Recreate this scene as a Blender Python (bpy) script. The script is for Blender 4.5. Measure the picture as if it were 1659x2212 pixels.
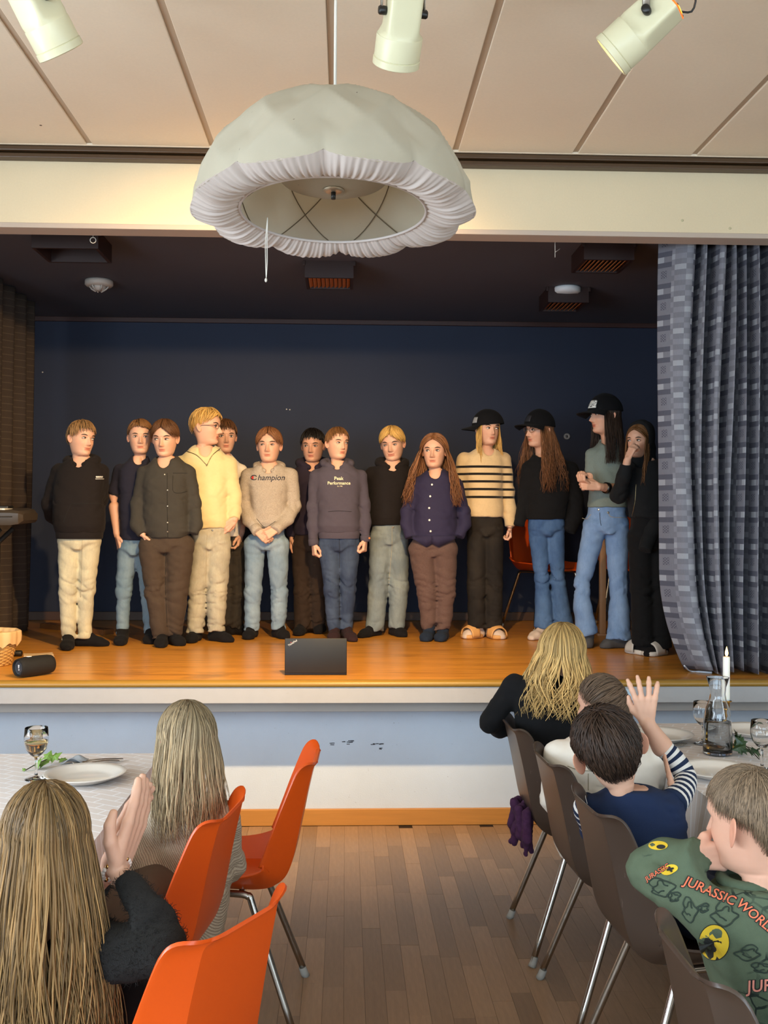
import bpy, bmesh, math, random
import numpy as np
from mathutils import Vector, Matrix
from mathutils.bvhtree import BVHTree

for _o in list(bpy.data.objects):
    bpy.data.objects.remove(_o)
SC = bpy.context.scene
COL = SC.collection
R = math.radians

# ------------------------------------------------------------------ camera
F, CX, CY, CAM_H = 2200.0, 829.5, 1106.0, 1.55
_yaw, _pit, _rol = math.atan(82 / F), 12 / F, 0.0046
_fwd = Vector((math.sin(_yaw) * math.cos(_pit), math.cos(_yaw) * math.cos(_pit), math.sin(_pit)))
_r0 = Vector((math.cos(_yaw), -math.sin(_yaw), 0)); _u0 = _r0.cross(_fwd)
_rt = _r0 * math.cos(_rol) + _u0 * math.sin(_rol)
_up = _u0 * math.cos(_rol) - _r0 * math.sin(_rol)
cam = bpy.data.objects.new('camera', bpy.data.cameras.new('camera'))
COL.objects.link(cam)
cam.data.sensor_fit = 'HORIZONTAL'; cam.data.sensor_width = 36; cam.data.lens = F / 1659 * 36
cam.data.clip_start = 0.02
cam.matrix_world = Matrix(((_rt.x, _up.x, -_fwd.x, 0), (_rt.y, _up.y, -_fwd.y, 0), (_rt.z, _up.z, -_fwd.z, CAM_H), (0, 0, 0, 1)))
SC.camera = cam

def at(px, py, Y=None, Z=None, X=None):
    """the point of the place that was measured at a photo pixel, at a known depth Y, height Z or side X"""
    d = _fwd + _rt * ((px - CX) / F) - _up * ((py - CY) / F)
    t = Y / d.y if Y is not None else ((Z - CAM_H) / d.z if Z is not None else X / d.x)
    return Vector((d.x * t, d.y * t, CAM_H + d.z * t))

# ------------------------------------------------------------------ world, light, exposure
SC.view_settings.view_transform = 'Standard'; SC.view_settings.look = 'None'
SC.view_settings.exposure = 0.0; SC.view_settings.gamma = 1.0
SC.view_settings.use_curve_mapping = False
SC.cycles.use_denoising = True
SC.cycles.use_adaptive_sampling = True; SC.cycles.adaptive_threshold = 0.06
SC.cycles.max_bounces = 7; SC.cycles.diffuse_bounces = 3; SC.cycles.glossy_bounces = 3; SC.cycles.transmission_bounces = 7; SC.cycles.transparent_max_bounces = 16
SC.cycles.sample_clamp_indirect = 6.0
SC.cycles.caustics_reflective = False; SC.cycles.caustics_refractive = False
wd = bpy.data.worlds.new('daylight'); SC.world = wd; wd.use_nodes = True
wd.node_tree.nodes['Background'].inputs[0].default_value = (0.62, 0.76, 1.0, 1)
wd.node_tree.nodes['Background'].inputs[1].default_value = 0.8

def area(name, loc, aim, sx, sy, power, col):
    l = bpy.data.lights.new(name, 'AREA'); l.shape = 'RECTANGLE'; l.size = sx; l.size_y = sy
    l.energy = power; l.color = col
    o = bpy.data.objects.new(name, l); COL.objects.link(o); o.location = loc
    o.rotation_euler = (Vector(aim) - Vector(loc)).to_track_quat('-Z', 'Y').to_euler()
    return o
DAY, SKYDAY = (0.76, 0.89, 1.0), (0.58, 0.80, 1.0)   # side windows, and rear windows under open sky
# daylight entering through the hall windows (left wall, right wall, wall behind the camera)
HXL, HXR, HYB = -3.3, 4.1, -4.2
for _y in (-2.4, -0.2, 2.0):
    area('daylight_window', (HXL + 0.06, _y, 1.75), (HXL + 3, _y, 1.6), 1.5, 1.5, 88, DAY)
for _y in (-2.4, 0.0):
    area('daylight_window', (HXR - 0.06, _y, 1.75), (HXR - 3, _y, 1.6), 1.5, 1.5, 45, DAY)
for _x in (-1.6, 0.4, 2.4):
    area('daylight_window', (_x, HYB + 0.06, 1.8), (_x, 0, 1.6), 1.5, 1.6, 66, SKYDAY)

# ------------------------------------------------------------------ materials
def lin(c):
    if isinstance(c, str):
        c = [int(c[i:i + 2], 16) / 255 for i in (0, 2, 4)]
    return tuple(((x / 12.92) if x <= 0.04045 else ((x + 0.055) / 1.055) ** 2.4) for x in c) + (1.0,)

class E:
    """a shader socket with arithmetic"""
    def __init__(s, nt, sock): s.nt, s.s = nt, sock
    def _m(s, op, *a):
        n = s.nt.nodes.new('ShaderNodeMath'); n.operation = op
        for i, v in enumerate((s,) + a):
            if isinstance(v, E): s.nt.links.new(v.s, n.inputs[i])
            else: n.inputs[i].default_value = v
        return E(s.nt, n.outputs[0])
    def __add__(s, o): return s._m('ADD', o)
    def __sub__(s, o): return s._m('SUBTRACT', o)
    def __mul__(s, o): return s._m('MULTIPLY', o)
    def frac(s): return s._m('FRACT')
    def floor(s): return s._m('FLOOR')
    def lt(s, v): return s._m('LESS_THAN', v)
    def gt(s, v): return s._m('GREATER_THAN', v)
    def mod(s, v): return s._m('FLOORED_MODULO', v)
    def sin(s): return s._m('SINE')
    def abs(s): return s._m('ABSOLUTE')
    def band(s, a, b): return s.gt(a) * s.lt(b)
    def either(s, o): return s._m('MAXIMUM', o)

class Mat:
    def __init__(s, name, col=(0.5, 0.5, 0.5), rough=0.6, metal=0.0, spec=0.5):
        s.m = bpy.data.materials.new(name); s.m.use_nodes = True
        s.nt = s.m.node_tree; s.b = s.nt.nodes['Principled BSDF']
        s.c0 = lin(col)
        s.b.inputs['Base Color'].default_value = s.c0
        s.b.inputs['Roughness'].default_value = rough
        s.b.inputs['Metallic'].default_value = metal
        s.b.inputs['Specular IOR Level'].default_value = spec
        s.m.diffuse_color = s.c0
        s.col = None
    def n(s, t, **k):
        n = s.nt.nodes.new('ShaderNode' + t)
        for a, v in k.items(): setattr(n, a, v)
        return n
    def link(s, a, b): s.nt.links.new(a.s if isinstance(a, E) else a, b)
    def coord(s, kind='Object'):
        return s.n('TexCoord').outputs[kind]
    def mapped(s, kind='Object', scale=(1, 1, 1), rot=(0, 0, 0)):
        mp = s.n('Mapping'); mp.inputs['Scale'].default_value = scale; mp.inputs['Rotation'].default_value = rot
        s.link(s.coord(kind), mp.inputs[0]); return mp.outputs[0]
    def sep(s, vec):
        q = s.n('SeparateXYZ'); s.link(vec, q.inputs[0]); return [E(s.nt, o) for o in q.outputs]
    def noise(s, scale, detail=3, vec=None, kind='Object', stretch=(1, 1, 1), rough=0.55):
        t = s.n('TexNoise'); t.inputs['Scale'].default_value = scale; t.inputs['Detail'].default_value = detail
        t.inputs['Roughness'].default_value = rough
        s.link(vec if vec is not None else s.mapped(kind, stretch), t.inputs['Vector'])
        return E(s.nt, t.outputs['Fac'])
    def cur(s):
        if s.col is None:
            r = s.n('RGB'); r.outputs[0].default_value = s.c0; s.col = r.outputs[0]
        return s.col
    def setcol(s, sock):
        s.col = sock.s if isinstance(sock, E) else sock
        s.link(s.col, s.b.inputs['Base Color']); return s
    def mix(s, fac, col, blend='MIX'):
        m = s.n('Mix', data_type='RGBA', blend_type=blend)
        if isinstance(fac, (int, float)): m.inputs[0].default_value = fac
        else: s.link(fac, m.inputs[0])
        s.link(s.cur(), m.inputs[6])
        if isinstance(col, (str, tuple, list)): m.inputs[7].default_value = lin(col)
        else: s.link(col, m.inputs[7])
        return s.setcol(m.outputs[2])
    def vary(s, amt, scale=6, detail=3, kind='Object', stretch=(1, 1, 1)):
        """lighter and darker cloudiness of the colour itself"""
        f = s.noise(scale, detail, kind=kind, stretch=stretch)
        g = (f - 0.5) * (2 * amt) + 1.0
        return s.gain(g)
    def gain(s, g):
        c = s.n('CombineXYZ')
        for i in range(3): s.link(g, c.inputs[i])
        return s.mix(1.0, c.outputs[0], 'MULTIPLY')
    def rand(s, amt):
        o = s.n('ObjectInfo'); return s.gain((E(s.nt, o.outputs['Random']) - 0.5) * (2 * amt) + 1.0)
    def attr(s, name='Col'):
        a = s.n('Attribute'); a.attribute_name = name
        return s.mix(1.0, a.outputs['Color'], 'MULTIPLY')
    def bump(s, h, dist=0.002, strength=1.0):
        b = s.n('Bump'); b.inputs['Distance'].default_value = dist; b.inputs['Strength'].default_value = strength
        s.link(h, b.inputs['Height'])
        if s.b.inputs['Normal'].is_linked: s.link(s.b.inputs['Normal'].links[0].from_socket, b.inputs['Normal'])
        s.link(b.outputs[0], s.b.inputs['Normal']); return s
    def set(s, **k):
        for a, v in k.items(): s.b.inputs[a.replace('_', ' ')].default_value = v
        return s

def cloth(name, col, amt=0.12, scale=60, rough=0.9, weave=900, sheen=0.02, fade=None):
    m = Mat(name, col, rough, spec=0.2); m.vary(amt, scale, 4)
    m.vary(0.10, 5, 2)
    if fade: m.mix((m.noise(7, 3) - 0.42) * 2.2, fade)
    m.bump(m.noise(weave, 2), 0.0012, 0.6)
    m.b.inputs['Sheen Weight'].default_value = sheen; m.b.inputs['Sheen Roughness'].default_value = 0.5
    return m.m
def denim(name, col, fade, amt=0.22):
    m = Mat(name, col, 0.85, spec=0.25)
    f = m.noise(5.5, 4, stretch=(1.6, 1.6, 0.9)); m.mix((f - 0.36) * 2.4, fade)
    m.vary(amt * 0.6, 90, 3, stretch=(1, 1, 0.3)); m.vary(0.10, 300, 2, stretch=(1, 1, 0.35))
    m.bump(m.noise(700, 2), 0.0012, 0.6)
    return m.m

# ------------------------------------------------------------------ mesh building
class MB:
    def __init__(s): s.v, s.f, s.mi, s.c = [], [], [], []
    def add(s, vs, fs, mi=0, col=None):
        b = len(s.v); s.v += [tuple(p) for p in vs]
        s.f += [tuple(i + b for i in q) for q in fs]; s.mi += [mi] * len(fs)
        if col is not None: s.c += [col] * len(vs) if np.ndim(col) == 0 or len(np.shape(col)) == 1 and len(col) in (3, 4) and len(vs) != len(col) else list(col)
        return s
    def box(s, lo, hi, mi=0, bev=0.0):
        if bev:
            bm = bmesh.new(); bmesh.ops.create_cube(bm, size=1)
            for v in bm.verts: v.co = Vector([(lo[i] + hi[i]) / 2 + v.co[i] * (hi[i] - lo[i]) for i in range(3)])
            bmesh.ops.bevel(bm, geom=bm.edges[:], offset=bev, segments=2, affect='EDGES', profile=0.5)
            bm.verts.ensure_lookup_table()
            s.add([v.co for v in bm.verts], [[v.index for v in f.verts] for f in bm.faces], mi); bm.free(); return s
        x0, y0, z0 = lo; x1, y1, z1 = hi
        return s.add([(x0, y0, z0), (x1, y0, z0), (x1, y1, z0), (x0, y1, z0), (x0, y0, z1), (x1, y0, z1), (x1, y1, z1), (x0, y1, z1)],
                     [(0, 3, 2, 1), (4, 5, 6, 7), (0, 1, 5, 4), (1, 2, 6, 5), (2, 3, 7, 6), (3, 0, 4, 7)], mi)
    def tube(s, pts, rad, n=8, mi=0, caps=True, flat=1.0, flatdir=None, col=None):
        P = [Vector(p) for p in pts]; m = len(P)
        if not hasattr(rad, '__len__'): rad = [rad] * m
        vs, fs, last = [], [], None
        for i in range(m):
            t = (P[min(i + 1, m - 1)] - P[max(i - 1, 0)])
            t = t.normalized() if t.length > 1e-9 else Vector((0, 0, 1))
            if last is None:
                u = Vector(flatdir) if flatdir is not None else (Vector((0, 0, 1)) if abs(t.z) < 0.9 else Vector((0, 1, 0)))
            else: u = last
            u = (u - t * u.dot(t)); u = u.normalized() if u.length > 1e-6 else t.orthogonal().normalized()
            last = u; w = t.cross(u)
            for k in range(n):
                a = 2 * math.pi * k / n
                vs.append(P[i] + u * (math.cos(a) * rad[i] * flat) + w * (math.sin(a) * rad[i]))
        for i in range(m - 1):
            for k in range(n):
                k2 = (k + 1) % n
                fs.append((i * n + k, i * n + k2, (i + 1) * n + k2, (i + 1) * n + k))
        if caps:
            fs.append(tuple(range(n - 1, -1, -1))); fs.append(tuple((m - 1) * n + k for k in range(n)))
        return s.add(vs, fs, mi, col)
    def lathe(s, prof, n=32, c=(0, 0, 0), mi=0, closed=False):
        vs, fs = [], []; m = len(prof)
        for r, z in prof:
            for k in range(n):
                a = 2 * math.pi * k / n
                vs.append((c[0] + r * math.cos(a), c[1] + r * math.sin(a), c[2] + z))
        rng = range(m) if closed else range(m - 1)
        for i in rng:
            j = (i + 1) % m
            for k in range(n):
                k2 = (k + 1) % n
                fs.append((i * n + k, i * n + k2, j * n + k2, j * n + k))
        if not closed:
            if prof[0][0] > 1e-5: fs.append(tuple(range(n - 1, -1, -1)))
            if prof[-1][0] > 1e-5: fs.append(tuple((m - 1) * n + k for k in range(n)))
        return s.add(vs, fs, mi)
    def grid(s, fn, nu, nv, mi=0, wrap=False):
        vs = [fn(i / (nu - (0 if wrap else 1)), j / (nv - 1)) for j in range(nv) for i in range(nu)]
        fs = []
        for j in range(nv - 1):
            for i in range(nu if wrap else nu - 1):
                i2 = (i + 1) % nu
                fs.append((j * nu + i, j * nu + i2, (j + 1) * nu + i2, (j + 1) * nu + i))
        return s.add(vs, fs, mi)
    def ell(s, c, r, n=12, m=8, mi=0, rot=None, col=None):
        vs, fs = [], []
        for j in range(m + 1):
            ph = math.pi * j / m
            for k in range(n):
                a = 2 * math.pi * k / n
                p = Vector((r[0] * math.sin(ph) * math.cos(a), r[1] * math.sin(ph) * math.sin(a), r[2] * math.cos(ph)))
                if rot is not None: p = rot @ p
                vs.append(Vector(c) + p)
        for j in range(m):
            for k in range(n):
                k2 = (k + 1) % n
                fs.append((j * n + k, (j + 1) * n + k, (j + 1) * n + k2, j * n + k2))
        return s.add(vs, fs, mi, col)
    def mesh(s, name, smooth=True):
        me = bpy.data.meshes.new(name); me.from_pydata([tuple(v) for v in s.v], [], s.f)
        if any(s.mi): me.polygons.foreach_set('material_index', s.mi)
        if smooth: me.polygons.foreach_set('use_smooth', [True] * len(me.polygons))
        if s.c and len(s.c) == len(s.v):
            a = me.color_attributes.new('Col', 'FLOAT_COLOR', 'POINT')
            a.data.foreach_set('color', np.asarray([tuple(c)[:3] + (1.0,) for c in s.c], dtype=np.float32).ravel())
        me.update(); return me

def wmat(o):
    b = Matrix.LocRotScale(o.location, o.rotation_euler, o.scale)
    return wmat(o.parent) @ o.matrix_parent_inverse @ b if o.parent is not None else b
def obj(name, mb, mat=None, parent=None, smooth=True, world=True):
    """one mesh object; world=True: the coordinates are of the place, even under a moved parent"""
    me = mb if isinstance(mb, bpy.types.Mesh) else mb.mesh(name, smooth)
    o = bpy.data.objects.new(name, me); COL.objects.link(o)
    if mat is not None and not me.materials:
        for m in (mat if isinstance(mat, (list, tuple)) else [mat]): me.materials.append(m.m if isinstance(m, Mat) else m)
    if parent is not None:
        o.parent = parent
        if world:
            o.matrix_parent_inverse = wmat(parent).inverted()
    return o
def autosmooth(o, ang=35):
    me = o.data; bm = bmesh.new(); bm.from_mesh(me)
    for e in bm.edges:
        if len(e.link_faces) == 2 and e.calc_face_angle(0) > R(ang): e.smooth = False
    bm.to_mesh(me); bm.free(); return o
def tag(o, label, cat, group=None, kind=None):
    o['label'] = label; o['category'] = cat
    if group: o['group'] = group
    if kind: o['kind'] = kind
    return o
def thing(name, label, cat, loc=(0, 0, 0), rz=0.0, group=None):
    o = bpy.data.objects.new(name, None); COL.objects.link(o); o.empty_display_size = 0.1
    o.location = loc; o.rotation_euler = (0, 0, rz)
    return tag(o, label, cat, group)
def struct(o, label, cat):
    return tag(o, label, cat, kind='structure')
def copy_tree(o, parent=None):
    c = o.copy(); COL.objects.link(c); c.parent = parent
    for ch in o.children: copy_tree(ch, c)
    return c
def arc(c, r, a0, a1, n, ax=(1, 0, 0), ay=(0, 0, 1)):
    ax, ay, c = Vector(ax), Vector(ay), Vector(c)
    return [c + ax * (r * math.cos(a0 + (a1 - a0) * i / (n - 1))) + ay * (r * math.sin(a0 + (a1 - a0) * i / (n - 1))) for i in range(n)]
def smooth_path(pts, n):
    """Catmull-Rom through points (rows may carry extra values)"""
    P = np.asarray(pts, float); P = np.vstack([2 * P[0] - P[1], P, 2 * P[-1] - P[-2]])
    out = []; m = len(P) - 3
    for t in np.linspace(0, m - 1e-6, n):
        i = int(t); u = t - i; a, b, c, d = P[i:i + 4]
        out.append(0.5 * ((2 * b) + (-a + c) * u + (2 * a - 5 * b + 4 * c - d) * u * u + (-a + 3 * b - 3 * c + d) * u ** 3))
    return np.array(out)
def text_mesh(body, size=1.0, font_shear=0.0, spacing=1.0, bold=0.0):
    cu = bpy.data.curves.new('lettering', 'FONT'); cu.body = body; cu.size = size; cu.align_x = 'CENTER'; cu.align_y = 'CENTER'
    cu.shear = font_shear; cu.space_character = spacing; cu.offset = bold; cu.resolution_u = 3
    o = bpy.data.objects.new('lettering', cu); COL.objects.link(o)
    dg = bpy.context.evaluated_depsgraph_get()
    me = bpy.data.meshes.new_from_object(o.evaluated_get(dg))
    V = np.array([v.co[:] for v in me.vertices]); Fc = [tuple(p.vertices) for p in me.polygons]
    bpy.data.objects.remove(o); bpy.data.curves.remove(cu); bpy.data.meshes.remove(me)
    return V, Fc
# ------------------------------------------------------------------ the place: levels and depths (metres)
YSF, YW, YBK, YB = 4.88, 5.15, 7.75, 4.85      # stage nosing, wall under the stage, back wall, beam over the stage
ZC, ZH = 3.05, 3.275                             # stage ceiling, hall ceiling
ZS = at(800, 1471, Y=YSF).z                     # stage floor
rnd = random.Random(4)

# ---- hall floor
mf = Mat('oak_parquet', '97785c', 0.36)
mf.rand(0.24); mf.vary(0.22, 9, 4, kind='Object', stretch=(9, 1, 1)); mf.vary(0.12, 40, 3, stretch=(6, 0.6, 1)); mf.vary(0.10, 1.2, 2)
mf.bump(mf.noise(40, 3, stretch=(6, 0.5, 1)), 0.0006, 0.5)
mfd = Mat('floor_joint', '4a3829', 0.8)
fl = obj('floor', MB().box((HXL - 0.2, HYB - 0.2, -0.1), (HXR + 0.2, YW + 0.1, -0.0025)), mfd)
struct(fl, 'worn oak parquet floor of the hall between the tables', 'floor')
SW, GAP = 0.068, 0.0004
stave_meshes = {}
def stave_mesh(L):
    k = round(L, 3)
    if k not in stave_meshes:
        me = MB().box((GAP, GAP, -0.012), (SW - GAP, L - GAP, 0.0)).mesh('stave', False)
        me.materials.append(mf.m); stave_meshes[k] = me
    return stave_meshes[k]
LENS = (0.36, 0.44, 0.52, 0.60)
far = MB()
x = -1.02
nst = 0
cells = []
while x < 1.62:
    y = 1.85 - rnd.random() * 0.4
    while y < YW - 0.03:
        L = min(rnd.choice(LENS), YW - 0.022 - y)
        if L > 0.05: cells.append((x, y, L))
        y += L
    x += SW
def vis(c):
    X, Y, L = c
    q = Y + L * 0.7
    px = 748 + X / q * F
    return (q > 2.75 and 480 < px < 1250) or (q > 2.1 and 560 < px < 1150)
cells.sort(key=lambda c: (not vis(c), c[1]))
for (x, y, L) in cells:
    if nst < 298 and vis((x, y, L)):
        o = obj('stave', stave_mesh(L), None, fl, world=False); o.location = (x, y, rnd.uniform(-0.0004, 0.0002)); nst += 1
    else:
        far.box((x + GAP, y + GAP, -0.012), (x + SW - GAP, y + L - GAP, 0.0))
for X0, X1, Y0, Y1 in ((HXL, -1.02, HYB, YW - 0.02), (1.63, HXR, HYB, YW - 0.02), (-1.02, 1.63, HYB, 1.45)):
    x = X0
    while x < X1 - 0.01:
        y = Y0
        w = min(SW * 2, X1 - x)
        while y < Y1 - 0.01:
            L = min(rnd.choice((1.2, 1.5, 1.8)), Y1 - y)
            far.box((x + GAP, y + GAP, -0.012), (x + w - GAP, y + L - GAP, 0.0)); y += L
        x += SW * 2
fo = obj('parquet_field', far, mf, fl, False); fo['kind'] = 'stuff'

# ---- walls of the hall, with its windows (outside the picture, they let the day in)
mw = Mat('white_wall_paint', 'd8d3c8', 0.8); mw.vary(0.05, 3, 3)
for nm, lo, hi in (('wall_left', (HXL - 0.15, HYB - 0.15, 0), (HXL, YB + 0.3, ZH + 0.1)),
                   ('wall_right', (HXR, HYB - 0.15, 0), (HXR + 0.15, YB + 0.3, ZH + 0.1)),
                   ('wall_rear', (HXL, HYB - 0.15, 0), (HXR, HYB, ZH + 0.1))):
    struct(obj(nm, MB().box(lo, hi), mw, None, False), 'plain white painted hall wall, ' + nm.split('_')[1] + ' side', 'wall')
mfr = Mat('window_frame_white', 'e8e6e0', 0.5)
mgl = Mat('window_glass', 'cfe2f5', 0.05); mgl.set(Emission_Color=(0.74, 0.86, 1, 1), Emission_Strength=1.0)
def window(i, c, ax, w, h):
    c = Vector(c); ax = Vector(ax); n = Vector((0, 0, 1)).cross(ax)
    def bar(mb, u0, u1, z0, z1, t=0.03):
        a = c + ax * u0 + Vector((0, 0, z0)) - n * t * 0.3; b = c + ax * u1 + Vector((0, 0, z1)) + n * t * 0.3
        mb.box([min(a[k], b[k]) for k in range(3)], [max(a[k], b[k]) for k in range(3)])
    m = MB()
    for a in ((-w / 2 - .06, -w / 2, -h / 2, h / 2), (w / 2, w / 2 + .06, -h / 2, h / 2), (-w / 2 - .06, w / 2 + .06, h / 2, h / 2 + .06), (-w / 2 - .06, w / 2 + .06, -h / 2 - .06, -h / 2), (-.02, .02, -h / 2, h / 2)):
        bar(m, *a)
    fr = obj('window_%d' % i, m, mfr, None, False); struct(fr, 'white framed hall window behind the viewer, number %d along the walls' % i, 'window')
    g = MB(); bar(g, -w / 2, w / 2, -h / 2, h / 2, 0.008); obj('pane', g, mgl, fr, False)
_wi = 0
for _y in (-2.4, -0.2, 2.0): _wi += 1; window(_wi, (HXL + 0.015, _y, 1.75), (0, 1, 0), 1.5, 1.5)
for _y in (-2.4, 0.0): _wi += 1; window(_wi, (HXR - 0.015, _y, 1.75), (0, 1, 0), 1.5, 1.5)
for _x in (-1.6, 0.4, 2.4): _wi += 1; window(_wi, (_x, HYB + 0.015, 1.8), (1, 0, 0), 1.5, 1.6)

# ---- ceiling of the hall: boards 57 cm wide with cover strips
mcl = Mat('ceiling_board', 'ecdcc4', 0.85); mcl.vary(0.04, 90, 3); mcl.vary(0.03, 3, 2)
mst = Mat('ceiling_strip', 'c0ac94', 0.8)
ce = obj('ceiling', MB().box((HXL - 0.1, HYB - 0.1, ZH + 0.02), (HXR + 0.1, YB + 0.1, ZH + 0.15)), mst, None, False)
struct(ce, 'ceiling of pale beige boards with narrow joints', 'ceiling')
PWD, x0 = 0.568, -0.062
k = -6
while x0 + k * PWD < HXR:
    a = x0 + k * PWD
    obj('ceiling_board', MB().box((a + 0.014, HYB, ZH), (a + PWD - 0.014, YB - 0.08, ZH + 0.03), 0, 0.003), mcl, ce, False)
    obj('cover_strip', MB().box((a - 0.013, HYB, ZH + 0.008), (a + 0.013, YB - 0.08, ZH + 0.03)), mst, ce, False)
    k += 1
obj('edge_strip', MB().box((HXL, YB - 0.082, ZH - 0.002), (HXR, YB - 0.07, ZH + 0.03)), mcl, ce, False)
dot = MB(); _p = at(88, 271, Z=ZH - 0.0005); dot.lathe([(0.0, -0.001), (0.006, 0.0), (0.006, 0.002)], 8, _p); obj('nail_hole', dot, mfd, ce)

# ---- beam above the stage with the double curtain rail
mbm = Mat('beam_paint', 'dccaa8', 0.7); mbm.vary(0.03, 4, 3); mbm.vary(0.04, 120, 2)
zb0 = at(830, 498, Y=YB).z; zb1 = at(830, 362, Y=YB).z
bm_ = obj('wall_front', MB().box((HXL, YB, zb0), (HXR, YB + 0.10, ZH + 0.1), 0, 0.004), mbm, None, False)
struct(bm_, 'cream painted beam across the top of the stage opening', 'beam')
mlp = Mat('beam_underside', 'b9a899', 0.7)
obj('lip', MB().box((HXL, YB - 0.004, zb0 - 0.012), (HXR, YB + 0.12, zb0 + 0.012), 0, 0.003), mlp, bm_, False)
mrl = Mat('brown_rail', '4a3520', 0.4); mrl.vary(0.2, 8, 3, stretch=(0.3, 3, 3))
ra = thing('curtain_rail', 'dark brown double curtain rail under the ceiling above the beam', 'rail', (0, YB, zb1))
zr0, zr1 = zb1, ZH - 0.003
hz = (zr1 - zr0)
for i, (a, b, d) in enumerate(((0.0, 0.44, 0.035), (0.56, 1.0, 0.05))):
    obj('rail', MB().box((HXL, YB - d - 0.02, zr0 + hz * a), (HXR, YB - 0.001, zr0 + hz * b), 0, 0.004), mrl, ra, False)
obj('groove', MB().box((HXL, YB - 0.02, zr0 + hz * 0.42), (HXR, YB - 0.001, zr0 + hz * 0.58)), Mat('rail_shadow_gap', '171008', 0.9), ra, False)
for i in range(9):
    xx = -1.55 + 0.43 * i
    obj('rail_screw', MB().lathe([(0.0, 0.0), (0.006, 0.0), (0.006, 0.012)], 8, (xx, YB - 0.026, zr0 + hz * 0.46)), mfd, ra, False)
for i, (u, v) in enumerate(((1474, 476), (1577, 493))):
    p = at(u, v, Y=YB - 0.002); obj('nail', MB().ell(p, (0.006, 0.004, 0.006), 8, 6), Mat('paint_chip', 'c9c09a', 0.5), bm_)

# ---- stage: floor, nosing, fascia, wall below, skirting
msf = Mat('varnished_stage_wood', 'd8943a', 0.28)
msf.mix((msf.noise(3.2, 5, stretch=(0.7, 9, 1)) - 0.45) * 2.2, '8f5820'); msf.vary(0.34, 16, 5, stretch=(0.6, 12, 1))
msf.mix((msf.noise(2.3, 5, stretch=(1, 1.4, 1)) - 0.62) * 5.0, '6b431d')
msf.bump(msf.noise(9, 4, stretch=(0.5, 12, 1)), 0.0008, 0.6)
sf = obj('stage_floor', MB().box((HXL, YSF + 0.02, ZS - 0.05), (HXR, YBK + 0.1, ZS)), msf, None, False)
struct(sf, 'raised stage floor of glossy orange brown wood', 'floor')
mno = Mat('golden_nosing', '9a7530', 0.32); mno.vary(0.12, 6, 3, stretch=(0.3, 2, 2))
zn = at(800, 1485, Y=YSF).z
prof = [(YSF + 0.03, ZS + 0.002), (YSF + 0.008, ZS + 0.001), (YSF - 0.006, ZS - 0.006), (YSF - 0.010, ZS - 0.016), (YSF - 0.006, zn + 0.004), (YSF + 0.004, zn), (YSF + 0.03, zn)]
nm = MB()
for xa in (HXL, HXR): nm.v += [(xa, y, z) for y, z in prof]
n_ = len(prof); nm.f = [(i, i + 1, n_ + i + 1, n_ + i) for i in range(n_ - 1)]; nm.mi = [0] * len(nm.f)
struct(obj('trim_1', nm, mno), 'rounded golden nosing along the stage edge', 'trim')
mfa = Mat('fascia_white', 'a8a7a8', 0.7); mfa.vary(0.05, 20, 4); mfa.mix((mfa.noise(60, 3, stretch=(0.3, 1, 1)) - 0.70) * 6, '9a958c')
zf = at(800, 1519, Y=YSF).z
struct(obj('trim_2', MB().box((HXL, YSF, zf), (HXR, YSF + 0.05, zn + 0.002), 0, 0.002), mfa, None, False), 'white painted edge board under the stage nosing', 'trim')
mgb = Mat('grey_board', 'aaa49e', 0.75); mgb.vary(0.06, 6, 3)
zg = at(800, 1537, Y=YSF + 0.09).z
struct(obj('trim_3', MB().box((HXL, YSF + 0.09, zg), (HXR, YW, zn - 0.01), 0, 0.002), mgb, None, False), 'set back grey board below the white stage edge', 'trim')
mwl = Mat('stage_wall_daylit_paint', 'c6d3e3', 0.75); mwl.vary(0.05, 9, 4)  # white wall; the blue of the daylight is mixed into its colour
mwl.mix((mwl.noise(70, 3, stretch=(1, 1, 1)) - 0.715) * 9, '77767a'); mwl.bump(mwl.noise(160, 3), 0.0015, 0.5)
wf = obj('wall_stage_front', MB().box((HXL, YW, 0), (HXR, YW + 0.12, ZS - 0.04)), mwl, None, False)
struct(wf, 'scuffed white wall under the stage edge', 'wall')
msc = Mat('scuff_mark', '4c4e55', 0.8)
_r = random.Random(9)
for (u, v, w_, h_, n) in ((752, 1604, 24, 8, 9), (815, 1608, 26, 3, 9), (822, 1617, 9, 3, 3), (713, 1607, 14, 4, 4)):
    m = MB()
    for i in range(n):
        a = at(u + _r.uniform(-w_, w_) / 2, v + _r.uniform(-h_, h_) / 2, Y=YW - 0.0012); l = _r.uniform(0.004, 0.011)
        m.box((a.x - l, a.y, a.z - 0.0018), (a.x + l, a.y + 0.003, a.z + 0.0018))
    obj('scuff_mark', m, msc, wf, False)
mba = Mat('pine_skirting', 'b97f3c', 0.4); mba.vary(0.18, 10, 4, stretch=(0.4, 1, 8))
zt = at(800, 1748, Y=YW - 0.02).z
struct(obj('baseboard_front', MB().box((HXL, YW - 0.02, 0), (HXR, YW, zt), 0, 0.003), mba, None, False), 'golden pine skirting board below the stage wall', 'baseboard')

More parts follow.
